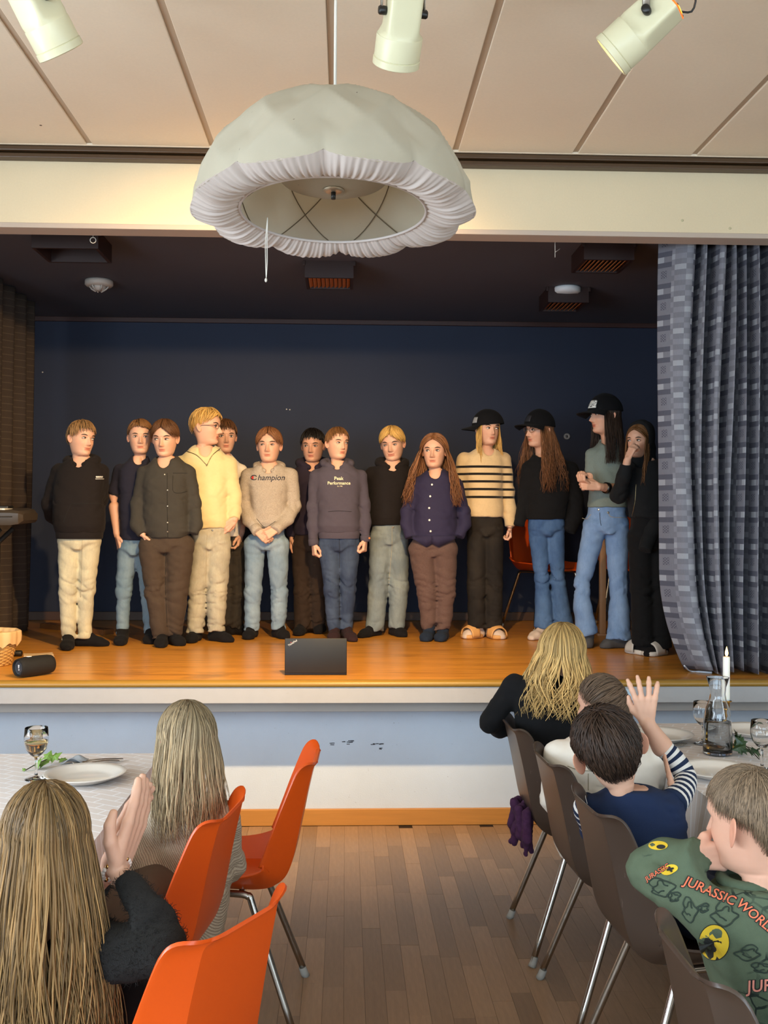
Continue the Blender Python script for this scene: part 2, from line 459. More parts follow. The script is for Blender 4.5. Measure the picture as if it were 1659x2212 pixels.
# ---- stage back wall, side walls, ceiling
mbk = Mat('stage_blue_paint', '222a3f', 0.75); mbk.vary(0.08, 3, 4); mbk.mix((mbk.noise(55, 2) - 0.74) * 6, '3c465a')
wb = obj('wall_stage_back', MB().box((HXL - 0.1, YBK, ZS - 0.1), (HXR + 0.1, YBK + 0.12, ZC + 0.1)), mbk, None, False)
struct(wb, 'dark blue painted back wall of the stage', 'wall')
mch = Mat('wall_chip', 'cfcac0', 0.6)
for u, v in ((619, 884), (626, 885), (92, 804)): obj('paint_chip', MB().ell(at(u, v, Y=YBK - 0.001), (0.006, 0.003, 0.005), 8, 5), mch, wb)
msd = Mat('stage_side_paint', '2f3744', 0.8)
for nm_, xa, xb in (('wall_stage_left', HXL - 0.1, -2.95), ('wall_stage_right', 3.2, HXR + 0.1)):
    struct(obj(nm_, MB().box((xa, YB + 0.3 if xa > 0 else YB + 0.3, ZS - 0.02), (xb, YBK, ZC + 0.1)), msd, None, False), 'dark side wall of the stage, ' + nm_.split('_')[-1], 'wall')
for nm_, xa, xb in (('wall_proscenium_left', HXL, -2.95), ('wall_proscenium_right', 3.2, HXR)):
    struct(obj(nm_, MB().box((xa, YB + 0.11, ZS), (xb, YB + 0.3, zb0 + 0.05)), mw, None, False), 'white wall beside the stage opening, ' + nm_.split('_')[-1], 'wall')
mcs = Mat('stage_ceiling_paint', '4b4c58', 0.8); mcs.vary(0.06, 3, 3)
struct(obj('ceiling_stage', MB().box((HXL, YB + 0.10, ZC), (HXR, YBK + 0.1, ZC + 0.1)), mcs, None, False), 'dark grey blue ceiling over the stage', 'ceiling')
mmo = Mat('dark_red_moulding', '3d211c', 0.5)
struct(obj('trim_4', MB().box((HXL, YBK - 0.025, ZC - 0.035), (HXR, YBK, ZC), 0, 0.003), mmo, None, False), 'dark red moulding where back wall meets stage ceiling', 'trim')
mbb = Mat('brown_skirting', '4a3120', 0.5)
struct(obj('baseboard_stage', MB().box((HXL, YBK - 0.018, ZS), (HXR, YBK, ZS + 0.065), 0, 0.003), mbb, None, False), 'dark brown skirting along the stage back wall', 'baseboard')

# ---- wall socket and cables on the back wall
p = at(1224, 943, Y=YBK)
so = thing('wall_socket', 'small round white wall socket on the blue back wall', 'socket', p)
mso = Mat('socket_plastic', '8b9098', 0.5)
m = MB(); rot = Matrix.Rotation(R(90), 3, 'X')
prof = [(0.0, 0.012), (0.012, 0.012), (0.014, 0.02), (0.024, 0.018), (0.026, 0.0)]
m.lathe(prof, 20); m.v = [tuple(p + rot @ Vector(v)) for v in m.v]; obj('cover', m, mso, so)
obj('slot', MB().box((p.x - 0.003, p.y - 0.021, p.z - 0.008), (p.x + 0.003, p.y - 0.012, p.z + 0.008)), Mat('socket_dark', '15161a', 0.6), so)

# ---- three theatre spotlights under the hall ceiling
mhd = Mat('cream_spot_enamel', 'd8d2b0', 0.38); mhd.vary(0.03, 8, 2)
mkn = Mat('black_knob', '101010', 0.4); mbr = Mat('bracket_steel', '8e867a', 0.35, 0.6)
mor = Mat('hot_vent_plate', 'e8661c', 0.5); mor.set(Emission_Color=lin('ff6a1a'), Emission_Strength=1.1)
myl = Mat('glowing_vent', 'ffd45a', 0.5); myl.set(Emission_Color=lin('ffc23a'), Emission_Strength=2.2)
mln = Mat('lamp_lens', 'fff0c8', 0.2); mln.set(Emission_Color=lin('ffcf80'), Emission_Strength=6.0)
WARM = (1.0, 0.66, 0.31)
def spot(label, c, aim, power, cone, lightaim):
    c = Vector(c); ax = (Vector(aim) - c).normalized()
    t = thing('stage_spotlight', label, 'spotlight', c, 0, 'theatre spotlights under the hall ceiling')
    side = ax.cross(Vector((0, 0, 1))).normalized(); upv = side.cross(ax)
    Mx = Matrix((side, upv, ax)).transposed()         # local x side, y up, z forward
    def put(mb): mb.v = [tuple(c + Mx @ Vector((v[0], v[1], v[2] * 0.82))) for v in mb.v]; return mb
    body = MB()
    def sec(z, w, h, n=24, e=4.0):
        out = []
        for k in range(n):
            a = 2 * math.pi * (k + 0.5) / n; ca, sa = math.cos(a), math.sin(a)
            out.append((w * math.copysign(abs(ca) ** (2 / e), ca), h * math.copysign(abs(sa) ** (2 / e), sa), z))
        return out
    rows = [sec(-0.115, .050, .054, e=9), sec(-0.09, .050, .055, e=9), sec(0.0, .051, .058, e=8), sec(0.03, .053, .061, e=6), sec(0.045, .066, .067, e=2.4), sec(0.05, .070, .070, e=2)]
    vs = sum(rows, []); n = 24
    body.add(vs, [(j * n + k, j * n + (k + 1) % n, (j + 1) * n + (k + 1) % n, (j + 1) * n + k) for j in range(len(rows) - 1) for k in range(n)])
    autosmooth(obj('housing', put(body), mhd, t), 40)
    ring = MB(); ring.lathe([(.064, .05), (.071, .05), (.072, .053), (.072, .128), (.0705, .131), (.074, .133), (.074, .157), (.070, .160), (.064, .158), (.064, .06)], 40, closed=True)
    autosmooth(obj('lens_tube', put(ring), mhd, t), 30)
    obj('lens', put(MB().lathe([(0.0, .148), (.03, .146), (.064, .14), (.064, .135), (0.0, .135)], 24)), mln, t)
    pl = MB().box((-.047, -.052, -.122), (.047, .052, -.113), 0, 0.004); plo = obj('rear_plate', put(pl), mor, t)
    ve = MB()
    for i in range(8): ve.box((-.024, -.046 + i * .0115, -.125), (.024, -.0385 + i * .0115, -.121))
    obj('vent', put(ve), myl, plo)
    for sx in (-1, 1):
        for sy in (-1, 1): obj('screw', put(MB().ell((sx * .04, sy * .045, -.123), (.004, .004, .002), 8, 5)), mkn, plo)
    for sx in (-1, 1):
        kn = MB(); kn.lathe([(0.0, 0), (.015, 0), (.016, .005), (.016, .02), (.012, .024), (0, .024)], 16)
        kn.v = [(sx * (.052 + v[2]), v[1], v[0] - .03) for v in kn.v]; obj('tilt_knob', put(kn), mkn, t)
        a = c + Mx @ Vector((sx * .066, 0, -.0246)); b = Vector((a.x, a.y, ZH - 0.045))
        obj('bracket_arm', MB().tube([a, a + (b - a) * 0.5, b], 0.012, 8, flat=0.28, flatdir=side), mbr, t)
    q = c + Vector((0, 0, ZH - 0.045 - c.z)) + Mx @ Vector((0, 0, -.03)) * 0
    q = Vector(((c + Mx @ Vector((0, 0, -.03))).x, (c + Mx @ Vector((0, 0, -.03))).y, ZH))
    obj('bracket_bridge', MB().box((q.x - .075, q.y - .02, q.z - .052), (q.x + .075, q.y + .02, q.z - .042)), mbr, t)
    obj('ceiling_mount', MB().lathe([(.03, 0), (.03, -.02), (.012, -.03), (.012, -.05)], 16, q), mhd, t)
    cb = [c + Mx @ Vector(v) for v in ((0.03, -.03, -.098), (.05, -.05, -.13), (.03, -.02, -.165), (.0, .03, -.145), (0.0, .04, -.098))]
    obj('cable', MB().tube(smooth_path([list(v) for v in cb], 14), 0.0035, 6), mkn, t)
    l = bpy.data.lights.new('spot_beam', 'SPOT'); l.energy = power; l.color = WARM; l.spot_size = R(cone); l.spot_blend = 1.0; l.shadow_soft_size = 0.035
    lo = bpy.data.objects.new('spot_beam', l); COL.objects.link(lo); lo.parent = t
    lp = c + ax * 0.136; lo.location = lp - c
    lo.rotation_euler = (Vector(lightaim) - lp).to_track_quat('-Z', 'Y').to_euler()
SPC = [at(84, 20, Y=3.1), at(868, 45, Y=3.1), at(1392, 54, Y=3.1)]
spot('cream spotlight at top left, tilted down to the right', SPC[0], SPC[0] + Vector((0.45, 0.62, -0.9)), 50, 96, (0.5, 6.6, 0.9))
spot('cream spotlight in the middle with glowing orange back plate', SPC[1], SPC[1] + Vector((-0.12, 0.75, -0.85)), 530, 90, (-0.75, 6.5, 0.85))
spot('cream spotlight at top right, tilted down to the left', SPC[2], SPC[2] + Vector((-0.9, 0.5, -0.75)), 220, 90, (-1.3, 6.4, 0.85))
# ------------------------------------------------------------------ hanging fabric lamp
LC = at(720, 448, Y=2.68); LR = 0.375; NL = 10; PH0 = R(-93)
mfb = Mat('lamp_fabric', 'c2baa6', 0.75); mfb.vary(0.05, 14, 3)
mfb.mix((mfb.noise(60, 2) - 0.765) * 20, '6b5d4c')
def translucent(m, k):
    tr = m.n('BsdfTranslucent'); m.link(m.cur(), tr.inputs[0]); mx = m.n('MixShader'); mx.inputs[0].default_value = k
    out = m.nt.nodes['Material Output']
    m.link(m.b.outputs[0], mx.inputs[1]); m.link(tr.outputs[0], mx.inputs[2]); m.link(mx.outputs[0], out.inputs[0])
translucent(mfb, 0.35)
msk = Mat('lamp_satin_skirt', 'd2c6bf', 0.42); msk.set(Sheen_Weight=0.3); translucent(msk, 0.25)
mwi = Mat('lamp_wire', '6a5c46', 0.5); mcord = Mat('white_cord', 'cfc8bc', 0.6)
lamp = thing('pendant_lamp', 'large white scalloped fabric lamp hanging from the ceiling', 'lamp', LC)
LT = Matrix.Rotation(R(-3.0), 3, 'X')
def lw(p): return LC + LT @ Vector(p)
HD = 0.288
def rim(ph):
    s = (ph - PH0) / (2 * math.pi) * NL; q = abs((s - round(s))) * 2          # 0 at a cusp, 1 mid lobe
    lobe = math.sin(q * math.pi / 2) ** 0.7
    return LR * (0.945 + 0.055 * lobe), -0.004 - 0.014 * lobe + 0.012 * (1 - q) ** 4
def dome(u, t):
    ph = u * 2 * math.pi; rr, zz = rim(ph)
    a = t * math.pi / 2
    w = (1 - t) ** 2
    r = (rr * w + LR * 0.955 * (1 - w)) * math.cos(a) ** 0.96 if t < 1 else 0.0
    z = zz * w + HD * math.sin(a)
    s1 = ((ph - PH0) / (2 * math.pi) * NL + 2.1 * t) % 1; s2 = ((ph - PH0) / (2 * math.pi) * NL - 2.1 * t) % 1
    d1, d2 = min(s1, 1 - s1) * 2, min(s2, 1 - s2) * 2
    sag = (0.024 * (d1 * d2) ** 0.6) * math.sin(min(1.0, t * 3 + 0.15) * math.pi / 2) * (1 - t ** 3)
    return lw(((r * (1 - sag * 2.2)) * math.cos(ph), (r * (1 - sag * 2.2)) * math.sin(ph), z - sag * 0.5))
sh = MB().grid(dome, 240, 44, wrap=True); obj('shade', sh, mfb, lamp)
_rr = np.random.RandomState(3); _w = np.cumsum(_rr.uniform(0.5, 1.5, 400)); _w = _w / _w[-1]
def skirt(u, t):
    ph = u * 2 * math.pi; r1, z1 = rim(ph); r0 = LR * 0.655
    wav = math.sin(u * 2 * math.pi * 132) * 0.6 + math.sin(u * 2 * math.pi * 83 + 1.3) * 0.5 + math.sin(u * 2 * math.pi * 51 + 4) * 0.4
    r = r1 + (r0 - r1) * t
    z = z1 + (-0.012 - z1) * t - 0.020 * math.sin(t * math.pi) + wav * 0.0026 * (0.35 + math.sin(min(1, t * 1.1) * math.pi) * 0.5 + t * 0.5)
    return lw((r * math.cos(ph), r * math.sin(ph), z))
sk = MB().grid(skirt, 1100, 9, wrap=True); obj('gathered_skirt', sk, msk, lamp)
rg = MB(); n = 64; rg.tube([lw((LR * 0.652 * math.cos(2 * math.pi * i / n), LR * 0.652 * math.sin(2 * math.pi * i / n), -0.013)) for i in range(n + 1)], 0.004, 6, caps=False)
obj('inner_ring', rg, msk, lamp)
for i in range(NL):
    for sgn in (-1, 1):
        pts = []
        for j in range(26):
            t = j / 25 * 0.94; ph = PH0 + 2 * math.pi * (i + sgn * 2.1 * t) / NL
            v = Vector(dome((ph / (2 * math.pi)) % 1.0, t)); c0 = lw((0, 0, 0.05)); pts.append(v + (c0 - v).normalized() * 0.006)
        obj('wire_rib', MB().tube(pts, 0.0016, 5), mwi, lamp)
df = MB(); df.lathe([(0.0, 0.046), (0.05, 0.048), (0.10, 0.058), (0.14, 0.074), (0.165, 0.10), (0.15, 0.125), (0.0, 0.14)], 48, (0, 0, 0)); df.v = [tuple(lw(v)) for v in df.v]
obj('inner_diffuser', df, mfb, lamp)
cp = MB(); cp.lathe([(0.0, 0.040), (0.018, 0.040), (0.028, 0.043), (0.029, 0.048), (0.0, 0.05)], 32); cp.v = [tuple(lw(v)) for v in cp.v]; co_ = obj('centre_cap', cp, Mat('brushed_cap', 'b6ab97', 0.35, 0.7), lamp)
bt = MB(); bt.lathe([(0.0, 0.022), (0.006, 0.022), (0.0065, 0.042), (0.0, 0.043)], 12); bt.v = [tuple(lw(v)) for v in bt.v]; obj('bolt', bt, mkn, co_)
obj('hanging_cord', MB().tube([lw((0.003, 0, HD - 0.01)), (LC.x + 0.004, LC.y, ZH)], 0.004, 8), mcord, lamp)
pc = at(578, 470, Y=2.72)
obj('pull_cord', MB().tube(smooth_path([list(pc), list(at(577, 520, Y=2.72)), list(at(577, 570, Y=2.72)), list(at(575, 600, Y=2.72))], 10), 0.0014, 5), mcord, lamp)
obj('pull_cord', MB().tube(smooth_path([list(pc), list(at(573.5, 520, Y=2.722)), list(at(574, 570, Y=2.722)), list(at(575, 600, Y=2.72))], 10), 0.0012, 5), mcord, lamp)
obj('cord_knob', MB().ell(at(574.5, 605, Y=2.72), (0.0035, 0.0035, 0.006), 8, 6), mcord, lamp)

# ------------------------------------------------------------------ fixtures under the stage ceiling
mwx = Mat('dark_stained_box', '2a1510', 0.5); mwx.vary(0.2, 10, 3, stretch=(0.4, 3, 3))
msl = Mat('louvre_wood', 'b0703e', 0.5); msl.vary(0.15, 20, 3, stretch=(3, 0.5, 1))
def fixture(label, u, v, wd_, ns, glow=1):
    p = at(u, v, Z=ZC - 0.10); w = wd_ / 2; d = 0.31; x0, x1, y0, y1, z0 = p.x - w, p.x + w, p.y, p.y + d, p.z
    t = thing('ceiling_light_box', label, 'light box', (p.x, p.y + d / 2, ZC), 0, 'wooden light boxes under the stage ceiling')
    b = MB(); q = 0.018
    b.box((x0, y0, z0), (x1, y0 + q, ZC)); b.box((x0, y1 - q, z0), (x1, y1, ZC)); b.box((x0, y0 + q, z0), (x0 + q, y1 - q, ZC)); b.box((x1 - q, y0 + q, z0), (x1, y1 - q, ZC))
    b.box((x0 + q, y0 + q, ZC - 0.02), (x1 - q, y1 - q, ZC))
    obj('box', b, mwx, t, False)
    for s in (-1, 1): obj('corner_lug', MB().box((p.x + s * (w + 0.004) - 0.008, y0 - 0.006, ZC - 0.03), (p.x + s * (w + 0.004) + 0.008, y0 + 0.02, ZC), 0, 0.003), mwx, t, False)
    for i in range(ns):
        xx = x0 + q + (x1 - x0 - 2 * q) * (i + 0.5) / ns; h = (x1 - x0 - 2 * q) / ns * 0.40
        m = MB(); m.add([(xx - h, y0 + q, z0 + 0.004), (xx + h, y0 + q, z0 + 0.016), (xx + h, y1 - q, z0 + 0.016), (xx - h, y1 - q, z0 + 0.004),
                         (xx - h, y0 + q, z0 + 0.008), (xx + h, y0 + q, z0 + 0.020), (xx + h, y1 - q, z0 + 0.020), (xx - h, y1 - q, z0 + 0.008)],
                        [(0, 3, 2, 1), (4, 5, 6, 7), (0, 1, 5, 4), (1, 2, 6, 5), (2, 3, 7, 6), (3, 0, 4, 7)])
        obj('slat', m, msl, t, False)
fixture('dark wooden light box at the left end of the stage ceiling', 140, 536, 0.345, 0)
fixture('wooden louvred light box below the hanging lamp', 711, 600, 0.285, 10)
fixture('nearest wooden louvred light box at the right of the stage ceiling', 1316, 561, 0.275, 10)
fixture('smaller far louvred light box in front of a white ceiling disc', 1228, 653, 0.265, 8)
p = at(140, 552, Z=ZC - 0.03)
bl = bpy.data.objects; 
mdt = Mat('detector_plastic', 'b9b2aa', 0.5); mdt2 = Mat('lamp_disc', 'dfe6ea', 0.4)
p = at(214, 606, Z=ZC); t = thing('smoke_detector', 'round white smoke detector at the left of the stage ceiling', 'smoke detector', p)
obj('base', MB().lathe([(0.0, 0), (0.086, 0), (0.088, -0.01), (0.088, -0.028), (0.078, -0.038), (0.0, -0.04)], 36, p), mdt, t)
obj('sensor_cap', MB().lathe([(0.045, -0.038), (0.045, -0.046), (0.030, -0.064), (0.012, -0.068), (0.0, -0.068)], 24, p), mdt, t)
for i in range(6):
    a = i * math.pi / 3; obj('cage_rib', MB().tube([(p.x + 0.06 * math.cos(a), p.y + 0.06 * math.sin(a), p.z - 0.038), (p.x + 0.045 * math.cos(a), p.y + 0.045 * math.sin(a), p.z - 0.056), (p.x + 0.02 * math.cos(a), p.y + 0.02 * math.sin(a), p.z - 0.07)], 0.005, 6), mdt, t)
p = at(1225, 621, Z=ZC); tag(obj('ceiling_disc', MB().lathe([(0.0, 0), (0.084, 0), (0.088, -0.008), (0.086, -0.03), (0.07, -0.042), (0.0, -0.046)], 36, p), mdt2), 'smooth white ceiling disc behind the far light box', 'ceiling disc')
def cord_thing(label, pts, r, ring=None):
    m = MB(); m.tube(pts, r, 6)
    o = obj('hanging_string', m, mcord); tag(o, label, 'string', 'strings hanging from the beam')
    if ring:
        c, rr = ring; obj('ring', MB().tube([(c.x + rr * math.cos(a), c.y, c.z + rr * math.sin(a)) for a in np.linspace(0, 2 * math.pi, 20)], 0.002, 6, caps=False), mcord, o)
Yc = YB + 0.2
cord_thing('string with a small ring hanging beside the left light box', [Vector((at(199, 492, Y=Yc).x, Yc, ZC)), at(197, 492, Y=Yc), at(201, 513, Y=Yc), at(205, 492, Y=Yc), Vector((at(203, 492, Y=Yc).x, Yc, ZC))], 0.0016, (at(201, 519, Y=Yc), 0.014))
cord_thing('short string with a hook hanging from the beam at right', [Vector((at(1199, 492, Y=Yc).x, Yc, ZC)), at(1199, 505, Y=Yc), at(1199, 545, Y=Yc), at(1209, 538, Y=Yc), at(1199, 545, Y=Yc), at(1199, 556, Y=Yc)], 0.0018)

# ------------------------------------------------------------------ curtains
def curtain_mat(name, base, dark, light, mid, tu, tv):
    m = Mat(name, base, 0.9, spec=0.15); u, v, _ = m.sep(m.coord('UV'))
    U = (u * (1 / tu)).frac(); V = (v * (1 / tv)).frac()
    wide = U.lt(0.46); nar = U.gt(0.46)
    dk = wide * (V.band(0.46, 0.62).either(V.band(0.80, 0.96)))
    lt = wide * V.band(0.62, 0.80) * ((u * (1 / tu * 4.34)).mod(2.0)).lt(1.0)
    ck = nar * ((((u * (3.7 / tu)).floor() + (v * (6 / tv)).floor()).mod(2.0)).lt(0.5))
    ck2 = nar * ((((u * (3.7 / tu)).floor() + (v * (3 / tv)).floor() * 1.0).mod(3.0)).lt(0.5)) * ((v * (6 / tv)).mod(2.0).lt(1.0))
    mot = wide * U.band(0.13, 0.33) * V.band(0.12, 0.36) * ((((u * (22 / tu)).floor() + (v * (24 / tv)).floor()).mod(2.0)).lt(0.5))
    m.mix(ck * 0.75, mid); m.mix(lt, light); m.mix(ck2, light); m.mix(dk, dark); m.mix(mot, dark)
    m.vary(0.10, 300, 2, kind='UV', stretch=(1, 0.1, 1)); m.bump(m.noise(500, 2, kind='UV'), 0.001, 0.5)
    return m
def cloth_sheet(name, fn, nu, nv, mat, parent=None, width=1.0, height=1.0):
    mb = MB().grid(fn, nu, nv); me = mb.mesh(name)
    uv = me.uv_layers.new(name='UVMap'); Lr = np.zeros(nu); row = nv // 2
    P = np.array(mb.v).reshape(nv, nu, 3)
    Lr[1:] = np.cumsum(np.linalg.norm(np.diff(P[row], axis=0), axis=1))
    for poly in me.polygons:
        for li in poly.loop_indices:
            vi = me.loops[li].vertex_index; j, i = divmod(vi, nu); uv.data[li].uv = (Lr[i], P[j, i, 2])
    o = obj(name, me, mat, parent); md = o.modifiers.new('thickness', 'SOLIDIFY'); md.thickness = 0.003
    return o
mcu = curtain_mat('blue_check_curtain', '727179', '53535d', '96979d', '82828a', 0.185, 0.162)
zt_, zb_ = zb0 + 0.06, ZS + 0.012
folds = [(0.00, 0.05), (0.035, 0.00), (0.085, -0.05), (0.135, -0.03), (0.155, 0.11), (0.175, -0.05), (0.205, 0.10), (0.225, -0.06), (0.255, -0.04), (0.275, 0.12), (0.295, -0.06), (0.325, 0.09), (0.345, -0.07), (0.375, 0.11), (0.40, -0.07), (0.425, 0.02), (0.45, 0.12), (0.475, -0.08), (0.52, 0.11), (0.56, -0.07), (0.62, 0.11), (0.70, -0.07), (0.78, 0.10), (0.86, -0.07), (0.93, 0.10), (1.0, -0.04)]
FP = smooth_path(folds, 420)
def cur(u, v):
    i = u * 419; k = int(min(418, i)); f = FP[k] + (FP[k + 1] - FP[k]) * (i - k)
    x, y = f
    g = 0.55 + 0.45 * v if True else 1
    lo = max(0.0, 1 - v * 4.2)
    X = 1.605 + x * 1.15 + lo ** 2 * 0.13 * max(0, 1 - u * 3.2) + 0.012 * math.sin(v * 5 + u * 9) - 0.02 * math.sin(v * math.pi) * (1 - u)
    Yy = 5.10 + y * (1.0 + 0.25 * lo) + 0.01 * math.sin(v * 7 + u * 30)
    z = zb_ + (zt_ - zb_) * v + (0.012 * math.sin(u * 17) if v < 0.001 else 0)
    return Vector((X, Yy, z))
rc = cloth_sheet('stage_curtain', cur, 420, 40, mcu); tag(rc, 'blue grey checked stage curtain gathered at the right', 'curtain')
hm = MB(); hm.tube(smooth_path([list(at(1478, 1438, Y=5.06)), list(at(1490, 1449, Z=ZS + 0.006)), list(at(1512, 1451, Z=ZS + 0.006)), list(at(1538, 1453, Z=ZS + 0.006))], 14), [0.004] * 8 + [0.006] * 6, 6)
obj('hem_cord', hm, Mat('white_hem_tape', 'c4c9d2', 0.8), rc)
tb = MB(); _r = random.Random(2)
for i in range(14):
    a = at(1432 + _r.uniform(-6, 6), 806 + i * 5, Y=5.3); tb.tube([a, a + Vector((-_r.uniform(0.01, 0.03), -0.01, -_r.uniform(0.0, 0.03)))], [0.006, 0.002], 5)
obj('fringe', tb, Mat('navy_fringe', '20263a', 0.9), rc)
mcl2 = Mat('grey_stage_curtain', '443a33', 0.9, spec=0.15); _u, _v, _ = mcl2.sep(mcl2.coord('UV'))
mcl2.mix(((_v * 22).frac()).lt(0.10) * 0.55, '63574a'); mcl2.vary(0.1, 200, 2, kind='UV', stretch=(1, 0.1, 1)); mcl2.bump(mcl2.noise(500, 2, kind='UV'), 0.001, 0.5)
def curl(u, v):
    return Vector((-2.20 + 0.035 * math.sin(u * 26 + 0.6 * math.sin(v * 3)) + 0.03 * (1 - v) * math.sin(u * 11), 6.2 + 0.97 * u, ZS + 0.01 + (ZC - 0.02 - ZS) * v))
lc = cloth_sheet('stage_side_curtain', curl, 160, 30, mcl2); tag(lc, 'grey brown striped curtain along the left side of the stage', 'curtain')

# ------------------------------------------------------------------ keyboard on its stand
mkb = Mat('keyboard_case', '3c342b', 0.45); mkb2 = Mat('keyboard_black', '16130f', 0.5)
kc = at(82, 1116, Y=5.72); kc.x = at(80, 1116, Y=6.0).x; kz = kc.z
kb = thing('electric_keyboard', 'dark electric keyboard cut off by the left picture edge', 'keyboard', (kc.x - 0.5, kc.y + 0.16, ZS + 0.7))
def kprof(x, s): return [(x, kc.y + 0.0 + (1 - s) * .06, kz - 0.048 * s), (x, kc.y - 0.01 + (1 - s) * .06, kz - 0.02 * s), (x, kc.y - 0.01 + (1 - s) * .06, kz + 0.02 * s), (x, kc.y + 0.01 + (1 - s) * .06, kz + 0.036 * s), (x, kc.y + 0.30 - (1 - s) * .06, kz + 0.05 * s), (x, kc.y + 0.33 - (1 - s) * .06, kz + 0.03 * s), (x, kc.y + 0.32 - (1 - s) * .06, kz - 0.04 * s)]
m = MB(); rows = [kprof(kc.x - 1.05, 1), kprof(kc.x - 0.06, 1), kprof(kc.x - 0.02, 0.85), kprof(kc.x, 0.45)]
m.add(sum(rows, []), [(j * 7 + k, j * 7 + (k + 1) % 7, (j + 1) * 7 + (k + 1) % 7, (j + 1) * 7 + k) for j in range(3) for k in range(7)] + [tuple(range(6, -1, -1)), tuple(21 + k for k in range(7))])
autosmooth(obj('case', m, mkb, kb), 30)
obj('music_panel', MB().box((kc.x - 1.0, kc.y + 0.2, kz + 0.035), (kc.x - 0.14, kc.y + 0.3, kz + 0.062), 0, 0.006), mkb2, kb)
obj('trim_line', MB().box((kc.x - 1.04, kc.y - 0.013, kz - 0.004), (kc.x - 0.05, kc.y - 0.008, kz + 0.002)), mkb2, kb)
for i in range(20):
    obj('white_key', MB().box((kc.x - 0.12 - i * 0.0235, kc.y + 0.015, kz + 0.03), (kc.x - 0.12 - i * 0.0235 + 0.0222, kc.y + 0.15, kz + 0.046), 0, 0.002), Mat('key_white', 'd8d2c4', 0.3) if i == 0 else bpy.data.materials['key_white'], kb)
st = thing('keyboard_stand', 'black crossed metal stand under the electric keyboard', 'stand', (kc.x - 0.5, kc.y + 0.16, ZS))
for yy in (kc.y + 0.05, kc.y + 0.27):
    for s in (-1, 1): obj('leg', MB().tube([(kc.x - 0.5 - s * 0.36, yy, ZS + 0.015), (kc.x - 0.5 + s * 0.36, yy + 0.02 * s, kz - 0.07)], 0.014, 8), mkb2, st)
obj('support_bar', MB().tube([(kc.x - 0.95, kc.y + 0.02, kz - 0.068), (kc.x - 0.17, kc.y + 0.02, kz - 0.068)], 0.016, 10), mkb2, st)
obj('bar_end_cap', MB().lathe([(0, 0), (0.017, 0), (0.018, 0.004), (0.018, 0.028), (0, 0.03)], 14, (0, 0, 0)), Mat('rubber_grey', '6b625a', 0.7), st)
_e = st.children[-1]; _e.rotation_euler = (0, R(90), 0); _e.matrix_parent_inverse = Matrix.Identity(4); _e.location = (kc.x - 0.18 - st.location.x, kc.y + 0.02 - st.location.y, kz - 0.068 - st.location.z)
for s in (-1, 1): obj('floor_foot', MB().tube([(kc.x - 0.5 - s * 0.36, kc.y + 0.0, ZS + 0.014), (kc.x - 0.5 - s * 0.36, kc.y + 0.32, ZS + 0.014)], 0.013, 8), mkb2, st)

# ------------------------------------------------------------------ basket, speaker, papers, laptop on the stage edge
mwk = Mat('wicker', 'c79a57', 0.6); mwk.vary(0.2, 30, 3)
bc = at(-18, 1436, Z=ZS); tb_ = thing('wicker_basket', 'wicker basket lined with cloth at the left stage edge', 'basket', bc)
def bas(u, v):
    ph = u * 2 * math.pi; r = 0.093 + 0.040 * v; k = round(v * 16)
    r += 0.0045 * math.sin(ph * 14 + (k % 2) * math.pi) ; return Vector((bc.x + r * math.cos(ph), bc.y + r * math.sin(ph), bc.z + 0.002 + 0.165 * v))
wv = MB()
for k in range(18):
    v = k / 17; pts = []
    for i in range(85):
        ph = 2 * math.pi * i / 84; r = 0.093 + 0.038 * v + 0.0035 * math.sin(ph * 14 + (k % 2) * math.pi)
        pts.append((bc.x + r * math.cos(ph), bc.y + r * math.sin(ph), bc.z + 0.006 + 0.150 * v))
    obj('woven_strand', MB().tube(pts, 0.0052, 5, caps=False), mwk, tb_)
for i in range(28):
    ph = 2 * math.pi * (i + 0.5) / 28; obj('stake', MB().tube([(bc.x + 0.093 * math.cos(ph), bc.y + 0.093 * math.sin(ph), bc.z + 0.002), (bc.x + 0.131 * math.cos(ph), bc.y + 0.131 * math.sin(ph), bc.z + 0.158)], 0.0035, 5), mwk, tb_)
mli = Mat('basket_liner', 'd6b17c', 0.8); mli.vary(0.08, 20, 3)
li = MB()
def liner(u, v):
    ph = u * 2 * math.pi; w = 0.004 * math.sin(ph * 9) + 0.003 * math.sin(ph * 17)
    prof = [(0.142, 0.112), (0.145, 0.15), (0.143, 0.178), (0.134, 0.182), (0.125, 0.165), (0.11, 0.09), (0.09, 0.02)]
    i = v * (len(prof) - 1); k = min(len(prof) - 2, int(i)); a, b = prof[k], prof[k + 1]; f = i - k
    r, z = a[0] + (b[0] - a[0]) * f + w, a[1] + (b[1] - a[1]) * f + (w * 2 if v < 0.05 else 0)
    return Vector((bc.x + r * math.cos(ph), bc.y + r * math.sin(ph), bc.z + z))
obj('liner', MB().grid(liner, 90, 19, wrap=True), mli, tb_)

